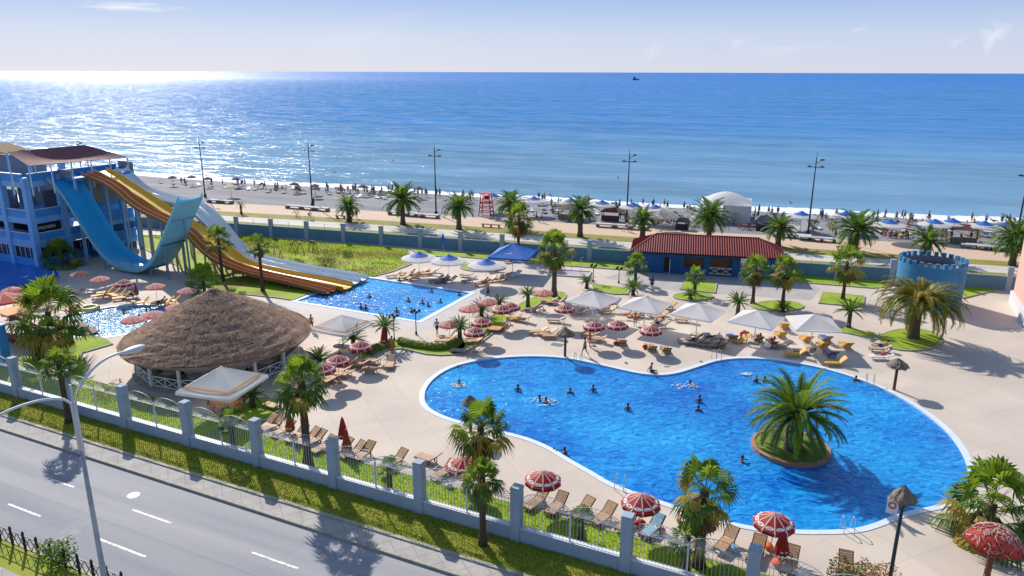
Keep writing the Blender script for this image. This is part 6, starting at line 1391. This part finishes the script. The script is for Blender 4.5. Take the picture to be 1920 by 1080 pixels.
seat2(645, 411, 'slatted bench behind the small date palm trunk'); seat2(920, 426, 'slatted bench between the lifeguard chair and fan palm'); seat2(1590, 466, 'slatted bench behind the wide date palm trunk')
def mast(px, py, h, label, arms=2):
    t = thing('lamp_mast', label, 'lamp mast', G(px, py), 0, 'tall lamp masts along the promenade'); mb = MB(); mb.tube([(0, 0, 0), (0, 0, h)], [.16, .07], M_mast, 8); mb.lathe([(.3, 0), (.3, .5), (.16, .6)], M_mast, 8); mb.build('mast', t)
    mb = MB(); mb.beam((-.9, .28, h - 1.5), (.9, -.28, h - 1.5), .10, .10, M_mast); mb.beam((0, 0, h - .9), (.75, -.2, h - .45), .07, .07, M_mast); mb.beam((0, 0, h), (0, 0, h + .9), .05, .05, M_mast); mb.build('crossarm', t)
    for x, z in ((-.9, h - 1.42), (.9, h - 1.42), (.85, h - .35)):
        mb = MB(); mb.box((x, -x * .3, z), (.5, .35, .22), M_mast); mb.build('floodlight', t)
for i, (px, py, h) in enumerate([(160, 372, 11.6), (384, 372, 11.8), (585, 387, 12.2), (817, 402, 12.3), (1174, 415, 12.2), (1514, 437, 12.6), (1899, 472, 13.0)]): mast(px, py, h - .3, 'tall dark floodlight mast, %s from the slide tower' % ORD[i])
# lifeguard chair
p = G(911, 404); t = thing('lifeguard_chair', 'red timber lifeguard chair tower on the beach edge', 'lifeguard chair', p, pdz); mb = MB()
for x in (-1, 1):
    for y in (-1, 1): mb.beam((x * 1.15, y * .9, 0), (x * .75, y * .6, 3.9), .14, .14, M_bbag)
for z, w in ((.7, 1.08), (1.5, 1.0), (2.3, .92)):
    for y in (-1, 1): mb.beam((-w, y * w * .8, z), (w, y * w * .8, z), .12, .12, M_bbag)
    for x in (-1, 1): mb.beam((x * w, -w * .8, z), (x * w, w * .8, z), .12, .12, M_bbag)
mb.build('frame', t); mb = MB(); mb.box((0, 0, 2.5), (2.1, 1.7, .14), M_bbag); mb.build('platform', t); mb = MB(); mb.box((0, 0, 3.98), (2.0, 1.6, .14), M_bbag); mb.build('roof', t); mb = MB(); mb.box((0, 0, 3.0), (1.0, .6, .1), M_bbag); mb.box((0, .3, 3.3), (1.0, .08, .6), M_bbag); mb.build('seat', t)
for i, (px, py, x) in enumerate([(840, 399, 0), (975, 413, 0)]):
    p = G(px, py); t = thing('red_frame', 'low brown wooden rack %s the red lifeguard chair on the beach edge' % ('before' if i == 0 else 'past'), 'rack', p, pdz); mb = MB()
    for x in (-1.2, 0, 1.2): mb.beam((x, -.4, 0), (x, .4, .8), .1, .1, M_wood)
    mb.beam((-1.2, .4, .8), (1.2, .4, .8), .12, .12, M_wood); mb.build('timber', t)
# marquee
p = (G(1312, 412) + G(1408, 417)) / 2 + Vector((1.0, 4.0, 0)); t = thing('marquee', 'big white marquee tent with a domed roof and cloth side wall on the beach', 'marquee', (p.x, p.y, -.1), pdz); mb = MB(); s_ = 4.3; zt = 3.1
n = 10; vs = []
for i in range(n + 1):
    for j in range(n + 1):
        u, v = i / n * 2 - 1, j / n * 2 - 1; vs.append((u * s_, v * s_, zt + 1.75 * (1 - abs(u) ** 1.7) * (1 - abs(v) ** 1.7) + .0))
mb.add(vs, [(i * (n + 1) + j, (i + 1) * (n + 1) + j, (i + 1) * (n + 1) + j + 1, i * (n + 1) + j + 1) for i in range(n) for j in range(n)], M_whitef); mb.build('roof', t, True); mb = MB()
mb.box((s_ * .45, -s_, zt / 2), (s_ * 1.08, .06, zt), M_whitef); mb.box((s_, 0, zt / 2), (.06, 2 * s_, zt), M_whitef); mb.box((-s_, .8, zt / 2), (.06, s_ * 1.6, zt), M_whitef); mb.build('side_wall', t)
for x, y in ((-1, -1), (1, -1), (1, 1), (-1, 1)): mb = MB(); mb.beam((x * s_ * .99, y * s_ * .99, 0), (x * s_ * .99, y * s_ * .99, zt), .12, .12, M_white); mb.build('post', t)
p = G(1496, 430, -.1); t = thing('cloth_wall_tent', 'half tent of white cloth sloping beside the fifth mast', 'tent', p, pdz); mb = MB(); mb.add([(-2.6, -1, 0), (0, -1, .3), (.3, -1, 2.9), (-.5, -1, 2.7), (.3, 2, 2.9), (2.2, 2, 0)], [(0, 1, 2, 3), (1, 5, 4, 2)], M_whitef); mb.build('cloth', t); mb = MB(); mb.beam((.3, -1, 0), (.3, -1, 2.95), .08, .08, M_pole); mb.beam((.3, 2, 0), (.3, 2, 2.95), .08, .08, M_pole); mb.build('posts', t)
# beach bars (dark huts and tables at the promenade edge)
def hut(px, py, w, d, h, label, roofm, seed, wallm=M_straw):
    t = thing('beach_hut', label, 'beach hut', G(px, py), pdz); mb = MB()
    for x in (-w / 2, w / 2):
        for y in (-d / 2, d / 2): mb.beam((x, y, 0), (x, y, h), .12, .12, M_wood)
    mb.box((0, -d / 2, .5), (w, .1, 1.0), wallm); mb.build('frame', t); mb = MB(); mb.add([(-w / 2 - .3, -d / 2 - .3, h), (w / 2 + .3, -d / 2 - .3, h), (w / 2 + .3, d / 2 + .3, h), (-w / 2 - .3, d / 2 + .3, h), (-w / 4, 0, h + .7), (w / 4, 0, h + .7)], [(0, 1, 5, 4), (1, 2, 5), (2, 3, 4, 5), (3, 0, 4), (3, 2, 1, 0)], roofm); mb.build('roof', t)
hut(1068, 410, 3.6, 2.6, 1.9, 'low straw roofed beach bar before the sturdy date palm', M_straw, 1); hut(1800, 449, 3.4, 3, 2.1, 'brown beach cafe hut behind the stout date palm', M_wood, 2); hut(1278, 428, 2.0, 1.2, 1.3, 'dark kiosk cart on wheels before the marquee', M_mast, 3, M_mast); hut(1145, 412, 3.0, 2, 1.6, 'dark timber bar counter between fourth mast and date palm', M_wood, 4, M_wood); hut(1430, 428, 2.2, 2, 1.7, 'small shaded beach stall past the marquee', M_mast, 5, M_mast)
TW2 = table(M_wood, .5, .74, 'beach_table'); CW = chair(M_wood, 'beach_chair'); rnd = random.Random(5)
for i, px in enumerate([1185, 1200, 1216, 1232, 1248, 1262, 1300, 1395, 1412, 1440, 1462, 1690, 1712, 1740, 1775, 1812]):
    py = beach_y(px, .86) - 3; p = G(px, py); TW2.put((p.x, p.y, -.02), 0, 'brown beach bar table, %s counted along the promenade from the fourth mast' % ORD[i], 'beach bar tables')
    for j, a_ in enumerate((.5, 3.3)): CW.put((p.x + .85 * math.cos(a_), p.y + .85 * math.sin(a_), -.02), a_ + PI, 'brown chair on the %s side of the %s beach bar table' % (('sunny', 'landward')[j], ORD[i]), 'beach bar chairs')
# scooters
for i, px in enumerate((1664, 1674, 1686, 1696)):
    t = thing('scooter', '%s motor scooter parked in the row at the beach edge' % ORD[i], 'scooter', G(px, 441 + i * .5), PI / 2 + .2, 'parked scooters'); m_ = (M_bbag, M_blk, M_buoy, M_blk)[i]
    for x in (-.6, .6): mb = MB(); mb.tube([(x + .2 * math.cos(2 * PI * k / 12), 0, .24 + .2 * math.sin(2 * PI * k / 12)) for k in range(13)], .06, M_blk, 6); mb.build('wheel', t)
    mb = MB(); mb.ell((-.35, 0, .55), (.45, .18, .22), m_, 10, 6); mb.beam((-.2, 0, .3), (.4, 0, .3), .3, .08, m_); mb.beam((.62, 0, .3), (.42, 0, .95), .28, .08, m_); mb.build('body', t); mb = MB(); mb.box((-.35, 0, .80), (.7, .26, .10), M_blk); mb.build('seat', t); mb = MB(); mb.beam((.42, -.3, 1.02), (.42, .3, 1.02), .04, .04, M_blk); mb.build('handlebar', t)

# timber A-frames standing in the meadow
for i, (px, py) in enumerate([(549, 474), (563, 475), (587, 473), (521, 491)]):
    t = thing('timber_frame', '%s leaning brown timber A-frame in the slide meadow' % ORD[i], 'timber frame', G(px, py, .1), .4 * i, 'timber frames in the meadow'); mb = MB()
    for y in (-.5, .5): mb.beam((-.5, y, 0), (0, y, 1.5), .07, .07, M_woodf); mb.beam((.5, y, 0), (0, y, 1.5), .07, .07, M_woodf)
    mb.beam((0, -.6, 1.5), (0, .6, 1.5), .07, .07, M_woodf); mb.beam((-.3, -.5, .6), (.3, -.5, .6), .05, .05, M_woodf); mb.build('timber', t)
# garden lamps by the splash pool
def glamp(px, py, h, label):
    t = thing('garden_lamp', label, 'garden lamp', G(px, py), 0, 'garden lamps with clustered heads'); mb = MB(); mb.tube([(0, 0, 0), (0, 0, h)], .05, M_mast, 7); mb.lathe([(.12, 0), (.10, .3), (.05, .35)], M_mast, 8); mb.build('post', t)
    for k in range(4): a_ = PI / 2 * k + .4; mb = MB(); mb.beam((0, 0, h - .1), (.35 * math.cos(a_), .35 * math.sin(a_), h), .04, .04, M_mast); mb.ell((.38 * math.cos(a_), .38 * math.sin(a_), h + .12), (.14, .14, .18), M_mast, 8, 6); mb.build('lantern', t)
glamp(781, 628, 2.3, 'dark garden lamp with clustered heads at the splash pool corner'); glamp(740, 640, 2.4, 'dark garden lamp beside the sago palm on the curved hedge'); glamp(1112, 528, 2.0, 'dark garden lamp by the outdoor shower'); glamp(1160, 505 + 25, 1.8, 'dark garden lamp at the paving corner near the kiosk palm')
# outdoor shower tray
p = G(1068, 513); t = thing('outdoor_shower', 'shower tray with a low rim and curved pipe showers near the wall lawn', 'shower', p, -.25); mb = MB(); mb.box((0, 0, .04), (5.2, 2.8, .06), M_deck2)
for x0, y0, x1, y1 in ((-2.6, -1.4, 2.6, -1.4), (-2.6, 1.4, 2.6, 1.4), (-2.6, -1.4, -2.6, 1.4), (2.6, -1.4, 2.6, 1.4)): mb.beam((x0, y0, .1), (x1, y1, .1), .14, .16, M_pale)
mb.build('tray', t)
for x in (0.2, 1.4): mb = MB(); mb.tube([(x, 0, 0), (x, 0, 2.1), (x + .1, 0, 2.3), (x + .3, 0, 2.3), (x + .35, 0, 2.2)], .03, M_pole, 6); mb.build('shower_pipe', t)
# pool ladders
def ladder(px, py, az, label):
    t = thing('pool_ladder', label, 'pool ladder', G(px, py), AZr(az), 'pool ladders')
    for y in (-.28, .28):
        mb = MB(); mb.tube([(-.45, y, 0), (-.42, y, .7), (-.2, y, .88), (.1, y, .85), (.25, y, .6), (.27, y, -.4)], .025, M_pole, 6); mb.build('handrail', t)
    mb = MB()
    for z in (-.05, -.3): mb.beam((.27, -.28, z), (.27, .28, z), .06, .03, M_pole)
    mb.build('steps', t)
ladder(1084, 679, 200, 'steel pool ladder beside the thatched pole at the pool neck'); ladder(1345, 672, 160, 'steel pool ladder below the third white tent'); ladder(1165, 912, 20, 'steel pool ladder behind the red parasol with the blue towel'); ladder(1590, 990, 10, 'steel pool ladder at the near end by the tall thatched lamp'); ladder(1632, 716, 200, 'steel pool ladder near the thatched hat facing the castle')
# sign leaning behind the tall thatched lamp
q = G(1672, 966); t = thing('life_ring_board', 'white board with a red ring leaning by the pool behind the thatched lamp', 'board', q, -.5); mb = MB(); mb.box((0, 0, .75), (.6, .05, 1.0), M_white); mb.build('board', t); mb = MB(); mb.tube([(.18 * math.cos(2 * PI * k / 16), -.05, .8 + .18 * math.sin(2 * PI * k / 16)) for k in range(17)], .05, M_coral, 6); mb.build('ring', t); mb = MB(); mb.beam((0, .05, 0), (0, .05, 1.2), .05, .05, M_pole); mb.build('post', t)
# bags, towels, shoes
def bag(px, py, m, label, sz=(.5, .35, .35), z=0):
    t = thing('bag', label, 'bag', G(px, py), random.uniform(0, 3)); mb = MB(); mb.ell((0, 0, sz[2] / 2), (sz[0] / 2, sz[1] / 2, sz[2] / 2), m, 10, 6); mb.build('body', t, True); mb = MB(); mb.tube([(-.15, 0, sz[2] * .8), (-.1, 0, sz[2] + .12), (.1, 0, sz[2] + .12), (.15, 0, sz[2] * .8)], .02, m, 5); mb.build('handle', t)
bag(1202, 987, M_bbag, 'dark red beach bag between loungers at the front pillar', (.7, .5, .5)); bag(1244, 998, M_pink2, 'pink bag beside the light blue towel', (.5, .4, .3)); bag(1376, 1030, M_teal, 'light blue bag on the ground beside a tan lounger', (.7, .5, .35)); bag(1443, 1028, mat('orange_cloth', (.75, .14, .03), .8), 'bright orange bag beside the front wall pillar', (.7, .5, .4)); bag(1460, 1058, MATS['orange_cloth'], 'orange bag on the kerb under the railing fan', (.8, .6, .35)); bag(1210, 652, M_bbag, 'red bag beside the tan chair with a round shadow', (.6, .4, .4)); bag(1155, 645, M_bbag, 'red box shaped bag by the tan chair under the striped parasol', (.6, .4, .35)); bag(1440, 650, M_wht, 'white bundle of towels on the deck below the fourth tent', (.9, .7, .5)); bag(1348, 626, M_wht, 'white bag behind the loungers under the fourth tent'); bag(1022, 947, M_pink2, 'pinkish towel roll by the first of four loungers', (.6, .3, .2)); bag(844, 917, M_wht, 'white sack on the kerb inside the front railing', (.5, .4, .4)); bag(942, 620, M_bbag, 'orange red bag on the lounger by the garden bed'); bag(620, 716, M_bbag, 'rust red bag in front of the striped parasol near the bar')
def shoes(px, py, label):
    t = thing('flip_flops', label, 'flip flops', G(px, py, .035) if 0 else G(px, py), random.uniform(0, 3), 'shoes left on the deck')
    for y in (-.12, .14): mb = MB(); mb.box((y * .6, y, .015), (.28, .10, .03), M_blk); mb.tube([(.0 + y * .6, y - .04, .03), (.05 + y * .6, y, .06), (.0 + y * .6, y + .04, .03)], .012, M_blk, 4); mb.build('shoe', t)
for px, py, lb in [(1175, 680, 'dark flip flops on the deck beside the walking man'), (1252, 686, 'dark flip flops beside the sitting person'), (1316, 677, 'dark flip flops near the ladder under the third tent'), (862, 687, 'dark flip flops above the narrow pool end'), (1043, 843, 'dark pair of shoes on the near rim by the bather in a hat'), (1371, 980, 'shoes on the deck near the tall front palm')]: shoes(px, py, lb)
p = G(1045, 646); mb = MB(); mb.box((p.x, p.y, .012), (1.1, .8, .02), mat('drain_grille', (.16, .17, .18), .6), -.4); tag(mb.build('drain_cover'), 'dark square drain cover on the deck before the thatched pole', 'drain cover')
# yellow buoy ring in the small pool
p = G(168, 584, -.05); t = thing('float_ring', 'pale yellow float ring at the rim of the childrens pool', 'float', p); mb = MB(); mb.tube([(.8 * math.cos(2 * PI * k / 20), .8 * math.sin(2 * PI * k / 20), .15) for k in range(21)], .2, mat('pale_yellow_vinyl', (.60, .66, .22), .4), 8); mb.build('ring', t, True)
# play boat by the left edge
p = G(45, 645); t = thing('play_boat', 'brown wooden play boat with white rails and orange roof behind the tall skirted palm', 'play boat', p, -AZ - .1); mb = MB(); n = 14; vs = []
for i in range(n + 1):
    u = i / n; w = 1.4 * math.sin(PI * min(1, u * .75 + .22)) ** .7
    for y, z in ((-w, 1.35 + .5 * (u - .5) ** 2 * 4), (-w * .6, .1), (w * .6, .1), (w, 1.35 + .5 * (u - .5) ** 2 * 4)): vs.append((u * 8 - 4, y, z))
mb.add(vs, [(i * 4 + j, (i + 1) * 4 + j, (i + 1) * 4 + j + 1, i * 4 + j + 1) for i in range(n) for j in range(3)], M_wood); mb.box((0, 0, .9), (6.5, 2.2, .1), M_woodf); mb.build('hull', t); mb = MB()
for y in (-1.3, 1.3): mb.beam((-3.4, y, 2.2), (3.0, y, 2.2), .07, .07, M_white); [mb.beam((x, y, 1.3), (x, y, 2.2), .05, .05, M_white) for x in (-3.4, -2, -.6, .8, 2.2, 3.0)]
mb.build('rail', t); mb = MB(); mb.box((-1, 0, 2.9), (2.6, 2.2, .12), M_orange); [mb.beam((x, y, 1), (x, y, 2.9), .1, .1, M_woodf) for x in (-2.1, .1) for y in (-.9, .9)]; mb.build('cabin', t)
p = G(155, 626); t = thing('low_red_ramp', 'low dark red ramp with white rails dipping into the childrens pool', 'ramp', p, -AZ); mb = MB(); mb.add([(-2, -.7, 0), (1.6, -.7, 0), (1.6, .7, 0), (-2, .7, 0), (-2, -.7, .9), (-2, .7, .9), (1.6, -.7, .1), (1.6, .7, .1)], [(0, 1, 6, 4), (4, 6, 7, 5), (2, 3, 5, 7), (3, 0, 4, 5), (1, 2, 7, 6)], M_wood); mb.build('ramp', t); mb = MB(); [mb.beam((-2, y, 1.6), (1.6, y, .8), .06, .06, M_white) for y in (-.7, .7)]; [mb.beam((x, y, .1), (x, y, 1.2), .05, .05, M_white) for x in (-1.9, 0, 1.5) for y in (-.7, .7)]; mb.build('rail', t)
p = G(12, 692); t = thing('blue_post', 'thick blue square post at the edge of the play area', 'post', p, -AZ); mb = MB(); mb.box((0, 0, 1.9), (.75, .75, 3.8), M_blue); mb.build('post_body', t); mb = MB(); mb.box((0, 0, 3.85), (.9, .9, .12), M_blue2); mb.build('cap', t)
# freight ship on the horizon
q = G(1190, 149, -.5); t = thing('cargo_ship', 'dark cargo ship far out near the horizon', 'ship', q, .1); k_ = q.y / F; w_ = 12 * k_; mb = MB()
mb.add([(-w_ / 2, -2 * k_ * .4, 0), (w_ * .44, -2 * k_ * .4, 0), (w_ / 2, 0, 0), (w_ * .44, 2 * k_ * .4, 0), (-w_ / 2, 2 * k_ * .4, 0), (-w_ / 2, -2 * k_ * .4, 2.2 * k_), (w_ * .46, -2 * k_ * .4, 2.2 * k_), (w_ * .56, 0, 2.6 * k_), (w_ * .46, 2 * k_ * .4, 2.2 * k_), (-w_ / 2, 2 * k_ * .4, 2.2 * k_)], [(0, 1, 6, 5), (1, 2, 7, 6), (2, 3, 8, 7), (3, 4, 9, 8), (4, 0, 5, 9), (5, 6, 7, 8, 9)], M_mast); mb.build('hull', t)
mb = MB(); mb.box((-w_ * .2, 0, 3.6 * k_), (w_ * .28, 1.4 * k_, 3 * k_), M_mast); mb.build('bridge', t); mb = MB(); mb.beam((-w_ * .25, 0, 4.5 * k_), (-w_ * .25, 0, 7.5 * k_), .4 * k_, .4 * k_, M_mast); mb.build('funnel_mast', t)
